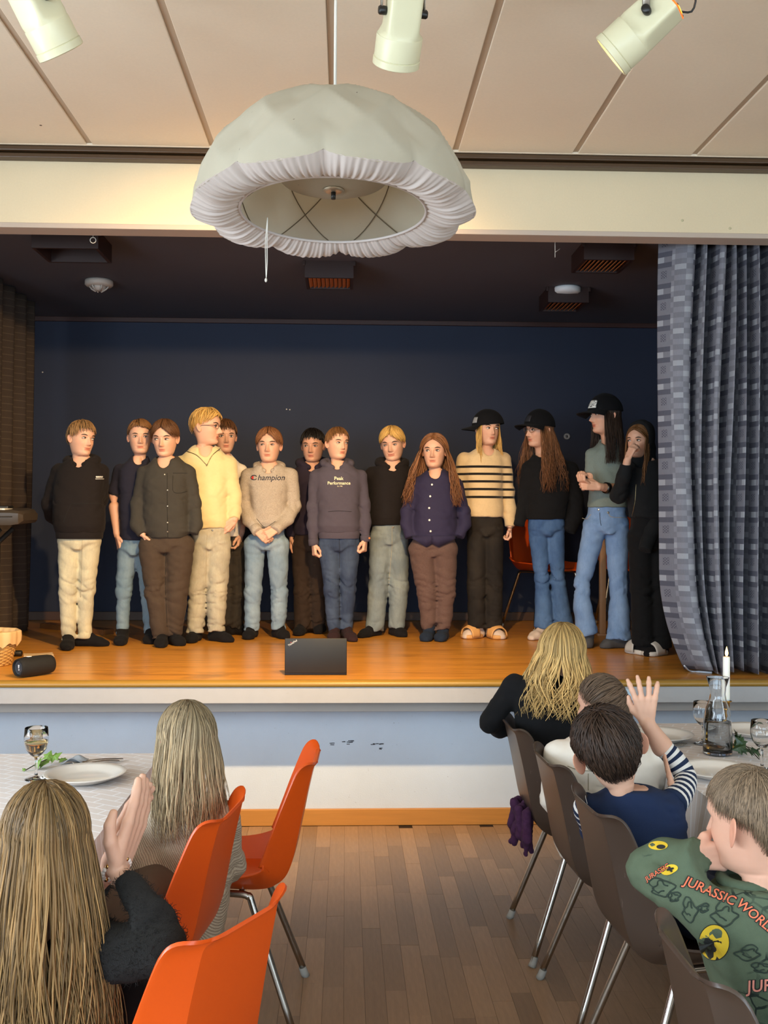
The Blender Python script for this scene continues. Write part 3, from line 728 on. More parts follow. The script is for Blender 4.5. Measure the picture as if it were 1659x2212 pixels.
sc_ = at(37, 1449, Y=4.97); ax = Vector((0.62, 0.785, 0)).normalized(); rs = 0.047
sc_.z = ZS + rs + 0.003
sp = thing('bluetooth_speaker', 'black cylindrical portable speaker lying at the stage edge', 'speaker', (sc_.x + 0.06, sc_.y + 0.08, ZS))
msb = Mat('speaker_mesh', '0f0e0e', 0.75); msb.bump(msb.noise(1400, 1), 0.001, 0.7)
Q = Matrix((ax.cross(Vector((0, 0, 1))), Vector((0, 0, 1)), -ax)).transposed()   # local z points out of the near end
def sput(mb): mb.v = [tuple(sc_ + Q @ Vector(v)) for v in mb.v]; return mb
obj('body', sput(MB().lathe([(0.036, -0.195), (0.043, -0.19), (0.047, -0.17), (0.049, -0.1), (0.047, -0.03), (0.043, -0.006), (0.040, 0.0), (0.036, -0.002), (0.034, -0.014)], 40)), msb, sp)
rdm = obj('end_radiator', sput(MB().lathe([(0.036, -0.012), (0.031, -0.008), (0.026, -0.012), (0.024, -0.012), (0.0, -0.010)], 36)), Mat('radiator_slate', '4b5560', 0.35, 0.3), sp)
mwt = Mat('white_print_glow', 'e9ebec', 0.5); mwt.set(Emission_Color=(1, 1, 1, 1), Emission_Strength=0.15)  # faint glow added to the print, which is no lamp
mk = MB(); mk.add([(-0.006, 0.014, -.0085), (0.006, 0.014, -.0085), (0.003, -0.003, -.0085), (-0.003, -0.003, -.0085)], [(0, 1, 2, 3)]); mk.ell((0, -0.010, -.0095), (0.004, 0.004, 0.002), 12, 6)
obj('logo_mark', sput(mk), mwt, rdm)
V, Fc = text_mesh('JBL', 0.022, bold=0.0006); lm = MB()
def wrap_side(x, y):       # around the cylinder, low on the side that faces the hall
    a = R(-18) + y / 0.05; r = 0.0497
    return (-(r * math.cos(a)), r * math.sin(a) * 1.0, -0.125 + x)
lm.add([wrap_side(-v[0], v[1]) for v in V], Fc); obj('side_logo', sput(lm), Mat('speaker_logo_grey', '33302e', 0.5), sp)
obj('button_strip', sput(MB().box((-0.008, 0.0475, -0.075), (0.008, 0.0496, -0.055), 0, 0.0008)), mwt, sp)

mpp = Mat('beige_paper', 'c9ac84', 0.8); mpp.vary(0.06, 60, 3)
pa = at(45, 1436, Z=ZS); pb = at(105, 1428, Z=ZS)
bk = thing('paper_stack', 'stack of folded beige papers behind the portable speaker', 'papers', (pa + pb) / 2)
for i in range(5):
    m = MB(); c = (pa + pb) / 2 + Vector((_r.uniform(-.006, .006), 0.06 + _r.uniform(-.006, .006), 0)); a_ = R(14 + _r.uniform(-5, 5)); ux = Vector((math.cos(a_), math.sin(a_), 0)); uy = Vector((-math.sin(a_), math.cos(a_), 0)); z = ZS + 0.001 + i * 0.0062
    vs = []
    for j in range(6):
        for k in range(2):
            q = c + ux * (-0.075 + 0.03 * j) + uy * (-0.055 + 0.11 * k); q.z = z + 0.004 * (j - 2.5) ** 2 * 0.10 + i * 0.0015; vs.append(q)
    vs2 = [v + Vector((0, 0, 0.0042)) for v in vs]
    fs = [(2 * j, 2 * j + 1, 2 * j + 3, 2 * j + 2) for j in range(5)]; fs2 = [tuple(12 + i_ for i_ in reversed(f)) for f in fs]
    sd = [(2 * j, 2 * j + 2, 14 + 2 * j, 12 + 2 * j) for j in range(5)] + [(2 * j + 3, 2 * j + 1, 13 + 2 * j, 15 + 2 * j) for j in range(5)] + [(1, 0, 12, 13), (10, 11, 23, 22)]
    m.add(vs + vs2, fs + fs2 + sd); obj('sheet', m, mpp, bk, False)
pk = at(30, 1418, Z=ZS); mi = MB(); mi.lathe([(0.0, -0.045), (0.014, -0.045), (0.017, -0.04), (0.017, 0.04), (0.013, 0.045), (0.0, 0.045)], 20)
mi.v = [(pk.x + v[2], pk.y + v[0], ZS + 0.017 + v[1]) for v in mi.v]
tag(obj('microphone_capsule', mi, mkb2), 'small black cylinder lying between basket and papers', 'cylinder')
a, b = at(98, 1356, Z=ZS), at(235, 1371, Z=ZS)
pl = MB(); d = (b - a).normalized(); nrm = Vector((-d.y, d.x, 0)) * 0.045
pl.add([a - nrm, b - nrm, b + nrm, a + nrm] + [q + Vector((0, 0, 0.035)) for q in (a - nrm, b - nrm, b + nrm, a + nrm)], [(0, 3, 2, 1), (4, 5, 6, 7), (0, 1, 5, 4), (1, 2, 6, 5), (2, 3, 7, 6), (3, 0, 4, 7)])
mpk = Mat('plank_wood', '6f4a28', 0.6); mpk.vary(0.2, 14, 3)
tag(obj('wooden_plank', pl, mpk, None, False), 'brown wooden plank lying on the stage behind the leftmost boy', 'plank')

mlt = Mat('laptop_black', '141312', 0.55); mlt.bump(mlt.noise(900, 2), 0.0005, 0.5)
l0, l1 = at(615, 1459, Z=ZS), at(749, 1458, Z=ZS); lz = at(682, 1379, Y=l0.y - 0.01).z - ZS
lp = thing('laptop', 'open black laptop standing on the stage edge with its lid towards the hall', 'laptop', (l0 + l1) / 2)
obj('lid', MB().box((l0.x, l0.y - 0.006, ZS + 0.012), (l1.x, l0.y + 0.002, ZS + lz), 0, 0.003), mlt, lp)
sc2 = obj('screen', MB().box((l0.x + 0.01, l0.y + 0.002, ZS + 0.025), (l1.x - 0.01, l0.y + 0.0035, ZS + lz - 0.01)), Mat('screen_glass', '0a0a0c', 0.15), lp)
bs = obj('base', MB().box((l0.x, l0.y + 0.004, ZS), (l1.x, l0.y + 0.215, ZS + 0.016), 0, 0.003), mlt, lp)
for j in range(4):
    for i in range(11): obj('key', MB().box((l0.x + 0.025 + i * 0.0235, l0.y + 0.05 + j * 0.02, ZS + 0.016), (l0.x + 0.045 + i * 0.0235, l0.y + 0.067 + j * 0.02, ZS + 0.0185)), mkb2, bs)
V, Fc = text_mesh('ThinkPad', 0.0135, bold=0.0003); ca, sa = math.cos(R(33)), math.sin(R(33)); pt = at(632, 1389, Y=l0.y - 0.0075)
lm = MB(); lm.add([(pt.x + v[0] * ca - v[1] * sa, l0.y - 0.0068, pt.z + v[0] * sa + v[1] * ca) for v in V], Fc)
obj('lid_logo', lm, Mat('silver_print', 'b9b6b0', 0.4, 0.3), lp)
obj('logo_dot', MB().ell((pt.x - 0.008, l0.y - 0.0068, pt.z + 0.003), (0.002, 0.001, 0.002), 8, 5), Mat('red_dot', 'd02a18', 0.4), lp)

# ------------------------------------------------------------------ plastic shell chairs on chrome legs
PR = smooth_path([(-0.215, 0.425), (-0.20, 0.443), (-0.10, 0.442), (0.04, 0.432), (0.13, 0.434), (0.18, 0.455), (0.205, 0.505), (0.222, 0.58), (0.242, 0.68), (0.262, 0.765), (0.272, 0.790), (0.285, 0.797)], 46)
def shell(u, v):
    i = v * 45; k = min(44, int(i)); f = i - k; y, z = PR[k] + (PR[k + 1] - PR[k]) * f
    t = PR[min(45, k + 2)] - PR[max(0, k - 1)]; t = t / np.linalg.norm(t); n = Vector((0, -t[1], t[0]))
    if v < 0.38: w = 0.20 + 0.02 * (v / 0.38)
    else: w = 0.22 - 0.040 * ((v - 0.38) / 0.62) ** 1.2
    if v > 0.86: w -= 0.060 * ((v - 0.86) / 0.14) ** 3
    if v < 0.06: w -= 0.03 * (1 - v / 0.06) ** 2
    s = (u - 0.5) * 2; q = max(0.0, (abs(s) - 0.60) / 0.40)
    wing = 0.024 + 0.058 * math.exp(-((v - 0.52) / 0.26) ** 2)
    if v > 0.86: wing *= 1 - ((v - 0.86) / 0.14) ** 2 * 0.9
    if v < 0.10: wing *= v / 0.10
    dip = -0.010 * (1 - s * s) * (1 if v < 0.4 else 0.6 * (1 - max(0.0, (v - 0.8) / 0.2)))
    x = s * w * (1 - 0.08 * q)
    return Vector((x, y, z)) + n * (wing * q + dip)
shell_mesh = MB().grid(shell, 41, 52)
def chair_proto(name, smat, lmat, label):
    t = thing(name, label, 'chair', (0, 0, 0))
    s = autosmooth(obj('shell', shell_mesh.mesh('shell'), smat, t, world=False), 24); md = s.modifiers.new('thickness', 'SOLIDIFY'); md.thickness = 0.007; md.offset = -1
    s2 = s.modifiers.new('round', 'BEVEL'); s2.width = 0.002; s2.segments = 2; s2.limit_method = 'ANGLE'; s2.angle_limit = R(50)
    for sx in (-1, 1):
        top = [(sx * 0.150, -0.16, 0.405), (sx * 0.150, -0.13, 0.417), (sx * 0.150, 0.05, 0.412), (sx * 0.150, 0.09, 0.402)]
        obj('side_rail', MB().tube(smooth_path(top, 12), 0.011, 10), lmat, t, world=False)
        for end, foot in ((top[0], (sx * 0.215, -0.235, 0.0)), (top[-1], (sx * 0.215, 0.235, 0.0))):
            e = Vector(end); fpt = Vector(foot); k1 = e + (fpt - e).normalized() * 0.05
            inner = Vector(top[1] if end == top[0] else top[2])
            pts = [list(e + (inner - e) * 0.25), list(e), list(k1), list(fpt + Vector((0, 0, 0.006)))]
            lg = obj('leg', MB().tube(smooth_path(pts, 14), 0.011, 10), lmat, t, world=False)
            dv = (fpt - k1).normalized(); cap = MB().tube([fpt - dv * 0.035, fpt - dv * 0.012, fpt], [0.0128, 0.0135, 0.0145], 12)
            cap.v = [(v[0], v[1], max(0.0, v[2])) for v in cap.v]; obj('foot_cap', cap, M_CAP, lg, world=False)
    obj('cross_bar', MB().tube([(-0.150, 0.06, 0.408), (0.150, 0.06, 0.408)], 0.009, 8), lmat, t, world=False)
    return t
M_CAP = Mat('grey_rubber_cap', '9b9790', 0.7)
mcr = Mat('chrome_tube', 'a8a29a', 0.22, 1.0)
mog = Mat('orange_plastic', 'd8500f', 0.33); mog.vary(0.04, 5, 2)
mbn = Mat('brown_plastic', '40332b', 0.36); mbn.vary(0.10, 14, 3); mbn.mix((mbn.noise(26, 4, stretch=(4, 4, 0.5)) - 0.70) * 6, '8b7c70')
def place(t, x, y, rz, z=0.0): t.location = (x, y, z); t.rotation_euler = (0, 0, R(rz)); return t
def relabel(t, label, group): t['label'] = label; t['group'] = group; return t
og = chair_proto('shell_chair', mog, mcr, 'x'); GO = 'orange shell chairs along the left table'
def put_back(t, bx, by, fx, fy, z=0.0):
    """place a chair by the middle of its back top and the way it faces"""
    l = math.hypot(fx, fy); fx, fy = fx / l, fy / l
    return place(t, bx + fx * 0.26, by + fy * 0.26, math.degrees(math.atan2(fx, -fy)), z)
put_back(relabel(og, 'empty orange shell chair nearest the stage wall', GO), -0.11, 3.24, -1, 0.03)
c2 = relabel(copy_tree(og), 'orange shell chair in which the girl in the glittering sweater sits', GO); put_back(c2, -0.31, 2.66, -1, 0.16)
c3 = relabel(copy_tree(og), 'orange shell chair in the foreground seen from behind', GO); put_back(c3, -0.205, 1.93, -0.86, 0.50)
bn = chair_proto('shell_chair', mbn, mcr, 'x'); GB = 'brown shell chairs along the right table'
put_back(relabel(bn, 'brown shell chair under the blonde woman in black', GB), 0.62, 3.72, 1, 0.02)
for lab, bx, by, fx, fy in (('brown shell chair under the child in the white top', 0.645, 3.20, 1, 0.05),
                            ('brown shell chair under the boy with the raised hand', 0.66, 2.68, 1, 0.08),
                            ('brown shell chair in the right foreground behind the boy in green', 0.605, 1.76, 1, 0.02)):
    put_back(relabel(copy_tree(bn), lab, GB), bx, by, fx, fy)
GS = 'orange chairs standing on the stage'
p = at(1190, 1330, Z=ZS); c = relabel(copy_tree(og), 'orange chair on the stage behind the girl in dark blue jeans', GS); place(c, at(1176, 1250, Y=7.1).x, 7.1, 20, ZS)
p = at(1330, 1330, Z=ZS); c = relabel(copy_tree(og), 'orange chair on the stage behind the wooden post', GS); place(c, at(1358, 1250, Y=7.2).x, 7.2, -8, ZS)
p0 = at(1303, 1374, Z=ZS); p0.y = max(p0.y, 6.42); pz = at(1303, 1165, Y=p0.y).z; w = 6.5 / F * p0.y
mpo = Mat('light_wood_post', '9b7350', 0.5); mpo.vary(0.15, 12, 4, stretch=(3, 3, 0.4))
px_ = at(1303, 1300, Y=p0.y).x
po = thing('wooden_post', 'upright wooden post behind the tall girl in light jeans', 'post', (px_, p0.y, ZS))
obj('upright', MB().box((px_ - w, p0.y, ZS + 0.015), (px_ + w, p0.y + 2 * w, pz), 0, 0.003), mpo, po)
obj('foot_plate', MB().box((px_ - 0.035, p0.y - 0.0, ZS), (px_ + 0.035, p0.y + 0.14, ZS + 0.015), 0, 0.003), mpo, po)

# ------------------------------------------------------------------ tables, cloths
TZ = 0.74
mtb = Mat('table_wood', '7a5a3c', 0.5); mtl = Mat('table_leg_steel', '777471', 0.3, 0.9)
mtc = Mat('patterned_tablecloth', 'd9ccc4', 0.75)
bkx = mtc.n('TexBrick'); bkx.inputs['Scale'].default_value = 1.0; bkx.inputs['Mortar Size'].default_value = 0.0032; bkx.inputs['Brick Width'].default_value = 0.085; bkx.inputs['Row Height'].default_value = 0.040; bkx.inputs['Mortar Smooth'].default_value = 0.2
mtc.link(mtc.mapped('Object', (1, 1, 1), (0, 0, R(28))), bkx.inputs['Vector'])
mtc.mix(bkx.outputs['Fac'], 'ebe6e6'); mtc.vary(0.05, 300, 2); mtc.bump(mtc.noise(900, 2), 0.0008, 0.5)
mtc.set(Sheen_Weight=0.2)
def table(label, clabel, x0, x1, y0, y1):
    t = thing('dining_table', label, 'table', ((x0 + x1) / 2, (y0 + y1) / 2, 0), 0, 'tables set for a meal')
    obj('table_top', MB().box((x0 + 0.01, y0 + 0.01, TZ - 0.03), (x1 - 0.01, y1 - 0.01, TZ - 0.004), 0, 0.003), mtb, t)
    for xx in (x0 + 0.08, x1 - 0.08):
        for yy in (y0 + 0.1, y1 - 0.1): obj('leg', MB().tube([(xx, yy, 0), (xx, yy, TZ - 0.03)], 0.018, 12), mtl, t)
    # cloth: a flat top that bends over the edges into a wavy drop
    D = 0.24
    def cl(u, v):
        a = u * 2 * math.pi; w, h = (x1 - x0) / 2, (y1 - y0) / 2
        per = 2 * (2 * w + 2 * h); s = u * per
        if s < 2 * w: e = (-w + s, -h)
        elif s < 2 * w + 2 * h: e = (w, -h + s - 2 * w)
        elif s < 4 * w + 2 * h: e = (w - (s - 2 * w - 2 * h), h)
        else: e = (-w, h - (s - 4 * w - 2 * h))
        cx, cy = (x0 + x1) / 2, (y0 + y1) / 2
        if v < 0.5: k = v / 0.5; return Vector((cx + e[0] * k, cy + e[1] * k, TZ))
        k = (v - 0.5) / 0.5; out = 0.004 + 0.006 * math.sin(k * 1.5) + k * 0.016 * (1 + math.sin(s * 17 + 0.5 * math.sin(s * 5)))
        ox = math.copysign(out, e[0]) if abs(abs(e[0]) - w) < 1e-6 else 0; oy = math.copysign(out, e[1]) if abs(abs(e[1]) - h) < 1e-6 else 0
        return Vector((cx + e[0] + ox, cy + e[1] + oy, TZ - 0.002 - D * k))
    c = obj('tablecloth', MB().grid(cl, 260, 17, wrap=True), mtc); md = c.modifiers.new('thickness', 'SOLIDIFY'); md.thickness = 0.002; md.offset = 1
    autosmooth(c, 50); tag(c, clabel, 'tablecloth', 'patterned tablecloths')
table('dining table at the left under a patterned cloth', 'pale patterned tablecloth on the left table', -1.75, -0.63, 2.3, 3.52)
table('dining table at the right under a patterned cloth', 'pale patterned tablecloth on the right table', 1.06, 2.3, 1.2, 4.0)

# ------------------------------------------------------------------ tableware
mgs = Mat('clear_glass', 'ffffff', 0.02); mgs.set(Transmission_Weight=1.0, IOR=1.45)
mwn = Mat('pale_wine', 'f0cf8c', 0.02); mwn.set(Transmission_Weight=1.0, IOR=1.33)
mwa = Mat('clear_water', 'fbfdff', 0.02); mwa.set(Transmission_Weight=1.0, IOR=1.33)
mpl = Mat('white_porcelain', 'ece4da', 0.12); mst_ = Mat('cutlery_steel', 'b5b0a8', 0.2, 1.0)
TT = TZ + 0.0022
def wine_glass(label, u, v, s=1.0, wine=None):
    p = at(u, v, Z=TT); g = thing('wine_glass', label, 'glass', p, 0, 'stemmed glasses on the tables')
    o_ = [(0.0, 0.0), (0.033, 0.0), (0.034, 0.0015), (0.02, 0.004), (0.006, 0.009), (0.0042, 0.02), (0.004, 0.058), (0.006, 0.067), (0.018, 0.076), (0.030, 0.092), (0.036, 0.112), (0.0365, 0.13), (0.034, 0.158)]
    i_ = [(0.0334, 0.1585), (0.0328, 0.158), (0.0352, 0.13), (0.0347, 0.112), (0.0288, 0.093), (0.017, 0.0785), (0.0, 0.074)]
    obj('glass_body', MB().lathe([(r * s, z * s) for r, z in o_ + i_], 40, p), mgs, g)
    if wine:
        zz = wine; pr = [(0.0, 0.0745), (0.0165, 0.079), (0.0283, 0.0935), (0.0340, 0.112)]
        pr = [(r, z) for r, z in pr if z < zz] + [(0.0343, zz), (0.0, zz)]
        obj('wine', MB().lathe([(r * s, z * s) for r, z in pr], 40, p), mwn, g)
def plate(label, u, v, r=0.122):
    p = at(u, v, Z=TT); pr = [(0.0, 0.003), (0.06, 0.003), (0.066, 0.0), (0.07, 0.0), (0.085, 0.006), (0.108, 0.017), (0.122, 0.023), (0.1235, 0.0245), (0.122, 0.0255), (0.106, 0.0205), (0.084, 0.010), (0.07, 0.006), (0.0, 0.0055)]
    o = obj('plate', MB().lathe([(a * r / 0.122, b) for a, b in pr], 64, (0, 0, 0)), mpl); o.location = p
    tag(o, label, 'plate', 'white plates on the tables')
def fork(label, a, b, tines=4, kind='fork'):
    a, b = Vector(a), Vector(b); d = (b - a); L = d.length; d.normalize(); s = Vector((-d.y, d.x, 0)); z = Vector((0, 0, 1))
    t = thing(kind, label, 'cutlery', a, 0, 'cutlery on the tables')
    def P(x, y, h=0): return a + d * x + s * y + z * (h + 0.003)
    n = 12; m = MB()
    hw = [0.005, 0.0065, 0.007, 0.006, 0.0045, 0.0035, 0.003, 0.003]; hx = [0, 0.02, 0.05, 0.09, 0.11, 0.12, 0.13, 0.14]
    vs, fs = [], []
    for x, w in zip(hx, hw):
        x = x / 0.19 * L; hh = 0.002 + 0.005 * math.sin(min(1, x / L) * 3.0)
        vs += [P(x, -w, hh), P(x, w, hh), P(x, w, hh + 0.002), P(x, -w, hh + 0.002)]
    for i in range(len(hx) - 1):
        for k in range(4): fs.append((i * 4 + k, i * 4 + (k + 1) % 4, i * 4 + 4 + (k + 1) % 4, i * 4 + 4 + k))
    fs += [(3, 2, 1, 0), tuple(len(vs) - 4 + k for k in range(4))]
    m.add(vs, fs); obj('handle', m, mst_, t, False)
    x1 = 0.14 / 0.19 * L
    if kind == 'fork':
        obj('fork_head', MB().add([P(x1, -.003, .002), P(x1 + .012, -.011, .002), P(x1 + .025, -.011, .001), P(x1 + .025, .011, .001), P(x1 + .012, .011, .002), P(x1, .003, .002), P(x1, -.003, .004), P(x1 + .012, -.011, .004), P(x1 + .025, -.011, .003), P(x1 + .025, .011, .003), P(x1 + .012, .011, .004), P(x1, .003, .004)],
            [(5, 4, 3, 2, 1, 0), (6, 7, 8, 9, 10, 11)] + [(i, (i + 1) % 6, 6 + (i + 1) % 6, 6 + i) for i in range(6)]), mst_, t, False)
        for i in range(4): y = -0.009 + 0.006 * i; obj('tine', MB().tube([P(x1 + .023, y, .002), P(x1 + .04, y, .001), P(L + .004, y, .004)], [.0019, .0018, .001], 6), mst_, t)
    else:
        obj('blade', MB().add([P(x1, -.004, .002), P(L, -.007, .001), P(L + .03, 0, .001), P(L + .02, .006, .001), P(x1, .005, .002), P(x1, 0, .004), P(L, 0, .0025)], [(4, 3, 2, 1, 0), (0, 1, 6, 5), (1, 2, 6), (2, 3, 6), (3, 4, 5, 6), (0, 5, 4)]), mst_, t, False)
wine_glass('stemmed glass of pale wine on the left table', 78, 1683, 1.0, 0.118)
plate('white plate on the left table beside the wine glass', 184, 1685)
mnp = Mat('grey_napkin', '9fa3a8', 0.85)
nk = MB(); a0, a1 = at(132, 1652, Z=TT), at(186, 1648, Z=TT)
def nap(u, v):
    q = a0.lerp(a1, u) + Vector((0, 0.05 * (v - 0.3), 0)); q.z = TT + 0.004 + 0.018 * math.sin(u * 3.1) ** 2 * (0.5 + 0.5 * math.sin(v * 5 + u * 4)); return q
o = obj('napkin', MB().grid(nap, 20, 10), mnp); md = o.modifiers.new('thickness', 'SOLIDIFY'); md.thickness = 0.002; md.offset = 1
tag(o, 'crumpled grey napkin behind the plate on the left table', 'napkin')
fork('steel fork behind the plate on the left table', at(266, 1643, Z=TT), at(160, 1652, Z=TT))
fork('steel knife behind the plate on the left table', at(258, 1647, Z=TT), at(178, 1655, Z=TT), kind='knife')
mlf = Mat('ivy_leaf_light', '6f8f3c', 0.4); mlf.vary(0.2, 40, 3); mlf2 = Mat('ivy_leaf_dark', '24401c', 0.35); mlf2.vary(0.25, 40, 3); mtw = Mat('twig', '2e2a1c', 0.7)
def leaf(mb, c, d, up, L):
    d = d.normalized(); s = d.cross(up).normalized(); up = s.cross(d)
    out = [(0, 0), (.10, .28), (.02, .46), (.34, .30), (.52, .52), (.62, .24), (1.0, 0), (.62, -.24), (.52, -.52), (.34, -.30), (.02, -.46), (.10, -.28)]
    vs = [c + d * (a * L) + s * (b * L) + up * (-0.25 * abs(b) * L) for a, b in out] + [c + d * (0.4 * L) + up * (0.06 * L)]
    k = len(out); vs2 = [v - up * 0.0008 for v in vs]
    mb.add(vs + vs2, [(i, (i + 1) % k, k) for i in range(k)] + [((i + 1) % k + k + 1, i + k + 1, 2 * k + 1) for i in range(k)] + [((i + 1) % k, i, i + k + 1, (i + 1) % k + k + 1) for i in range(k)])
def sprig(label, pts, leaves, mat, L):
    c = Vector(pts[0]); t = thing('ivy_sprig', label, 'ivy', c, 0, 'ivy sprigs decorating the tables')
    obj('stem', MB().tube(smooth_path([list(p) for p in pts], 12), 0.0018, 6), mtw, t)
    for q, d, up, l in leaves:
        m = MB(); leaf(m, Vector(q), Vector(d), Vector(up), l); obj('leaf', m, mat, t, False)
s0, s1 = at(55, 1664, Z=TT + 0.003), at(128, 1640, Z=TT + 0.006)
sprig('light green ivy sprig beside the wine glass', [s0, s0.lerp(s1, .3) + Vector((0, 0, .008)), s0.lerp(s1, .7) + Vector((0, 0, .012)), s1],
      [(s0.lerp(s1, .25) + Vector((0, 0, .006)), (.6, -.4, .5), (-.2, -.6, .7), .045), (s0.lerp(s1, .45) + Vector((0, 0, .01)), (.5, -.5, .1), (0, -.5, .8), .05), (s0.lerp(s1, .7) + Vector((0, 0, .012)), (.8, .2, .4), (-.3, -.5, .8), .045), (s0.lerp(s1, .6) + Vector((0, 0, .01)), (.2, .6, .6), (0, -.7, .6), .04), (s1, (1, -.1, .0), (0, -.4, .9), .03), (s0, (-.8, .3, .4), (0, -.5, .8), .014)], mlf, .04)
s0, s1 = at(1640, 1640, Z=TT + .004), at(1588, 1612, Z=TT + .012)
_r = random.Random(12); lv = []
for i in range(9):
    q = s0.lerp(s1, i / 8) + Vector((_r.uniform(-.01, .01), _r.uniform(-.02, .02), .008 + _r.uniform(0, .03)))
    lv.append((q, (_r.uniform(-1, .4), _r.uniform(-.8, .3), _r.uniform(-.3, .9)), (_r.uniform(-.4, .4), -.8, .7), _r.uniform(.04, .055)))
sprig('dark green ivy leaves beside the carafe', [s0, s0.lerp(s1, .5) + Vector((0, 0, .02)), s1 + Vector((0, 0, .02))], lv, mlf2, .05)
wine_glass('empty stemmed glass behind the carafe', 1518, 1606, 0.95)
wine_glass('empty stemmed glass at the right picture edge', 1646, 1662, 1.0)
plate('white plate beside the raised forearm on the right table', 1424, 1598)
plate('white plate in front of the carafe on the right table', 1548, 1676)
plate('white plate behind the candle on the right table', 1630, 1588)
fork('steel fork beside the raised forearm', at(1405, 1632, Z=TT), at(1478, 1609, Z=TT))
fork('steel fork lying beside the plate near the raised forearm', at(1392, 1652, Z=TT), at(1466, 1637, Z=TT))
pc_ = at(1550, 1628, Z=TT); ca_ = thing('water_carafe', 'glass carafe of water in front of the candle', 'carafe', pc_)
co = [(0.0, 0.0), (0.044, 0.0), (0.049, 0.006), (0.050, 0.03), (0.048, 0.075), (0.047, 0.10), (0.046, 0.125), (0.040, 0.155), (0.029, 0.185), (0.0255, 0.205), (0.028, 0.23), (0.038, 0.262)]
ci = [(0.0385, 0.2635), (0.0362, 0.262), (0.0262, 0.23), (0.0238, 0.205), (0.0272, 0.186), (0.038, 0.156), (0.0440, 0.125), (0.0450, 0.10), (0.046, 0.075), (0.048, 0.03), (0.046, 0.009), (0.0, 0.008)]
obj('glass_body', MB().lathe(co + ci, 48, pc_), mgs, ca_)
obj('water', MB().lathe([(0.0, 0.0082), (0.0458, 0.0092), (0.0478, 0.03), (0.0458, 0.075), (0.0448, 0.10), (0.0445, 0.112), (0.0, 0.112)], 48, pc_), mwa, ca_)
# candle
pk = at(1572, 1612, Z=TT); zt0 = at(1569, 1515, Y=pk.y).z; zt1 = at(1569, 1421, Y=pk.y).z
xk = at(1569, 1470, Y=pk.y).x; pk = Vector((xk, pk.y, TT))
mbs = Mat('brass', 'b98a3a', 0.18, 1.0)
h = zt0 - TT
ch = thing('candlestick', 'slender brass candlestick holding a white candle', 'candlestick', pk)
obj('base', MB().lathe([(0.0, 0.0), (0.036, 0.0), (0.037, 0.004), (0.028, 0.010), (0.012, 0.014)], 32, pk), mbs, ch)
obj('stem', MB().lathe([(0.012, 0.014), (0.007, 0.02), (0.0095, 0.03), (0.006, 0.04), (0.005, h * .42), (0.009, h * .46), (0.005, h * .52), (0.0055, h * .62), (0.0105, h * .68), (0.006, h * .74), (0.010, h * .80), (0.012, h * .86)], 24, pk), mbs, ch)
obj('cup', MB().lathe([(0.0, h * .85), (0.012, h * .85), (0.013, h * .99), (0.019, h), (0.0195, h + .002), (0.013, h + .003), (0.0, h + .002)], 28, pk), mbs, ch)
mwx2 = Mat('candle_wax', 'f4efe2', 0.5); mwx2.set(Subsurface_Weight=0.4, Subsurface_Scale=0.01, Subsurface_Radius=(1.0, 0.6, 0.3))
cd = thing('candle', 'lit white candle in the brass candlestick', 'candle', (pk.x, pk.y, zt0 - 0.005))
Hc = zt1 - zt0
obj('wax', MB().lathe([(0.0, -0.004), (0.0112, -0.004), (0.0118, 0.01), (0.0122, Hc - 0.004), (0.0115, Hc), (0.008, Hc - 0.002), (0.0, Hc - 0.004)], 28, (pk.x, pk.y, zt0 + 0.004)), mwx2, cd)
obj('wick', MB().tube([(pk.x, pk.y, zt1 - 0.002), (pk.x + 0.0008, pk.y, zt1 + 0.008)], 0.0009, 6), mkn, cd)
mfl = Mat('candle_flame', 'ffd890', 0.5); mfl.set(Emission_Color=lin('ffc268'), Emission_Strength=9.0)
obj('flame', MB().lathe([(0.0, 0.0), (0.0035, 0.004), (0.0055, 0.010), (0.0052, 0.017), (0.003, 0.026), (0.0012, 0.033), (0.0, 0.037)], 16, (pk.x + 0.0008, pk.y, zt1 + 0.004)), mfl, cd)
# ------------------------------------------------------------------ figures: distance fields -> one continuous surface
_perm = np.random.RandomState(7).rand(64, 64, 64).astype(np.float32) * 2 - 1
def vnoise(x, y, z):
    xi, yi, zi = np.floor(x).astype(int), np.floor(y).astype(int), np.floor(z).astype(int)
    fx, fy, fz = x - xi, y - yi, z - zi
    fx, fy, fz = fx * fx * (3 - 2 * fx), fy * fy * (3 - 2 * fy), fz * fz * (3 - 2 * fz)
    def g(a, b, c): return _perm[(xi + a) & 63, (yi + b) & 63, (zi + c) & 63]
    a = g(0, 0, 0) * (1 - fx) + g(1, 0, 0) * fx; b = g(0, 1, 0) * (1 - fx) + g(1, 1, 0) * fx
    c = g(0, 0, 1) * (1 - fx) + g(1, 0, 1) * fx; d = g(0, 1, 1) * (1 - fx) + g(1, 1, 1) * fx
    return (a * (1 - fy) + b * fy) * (1 - fz) + (c * (1 - fy) + d * fy) * fz
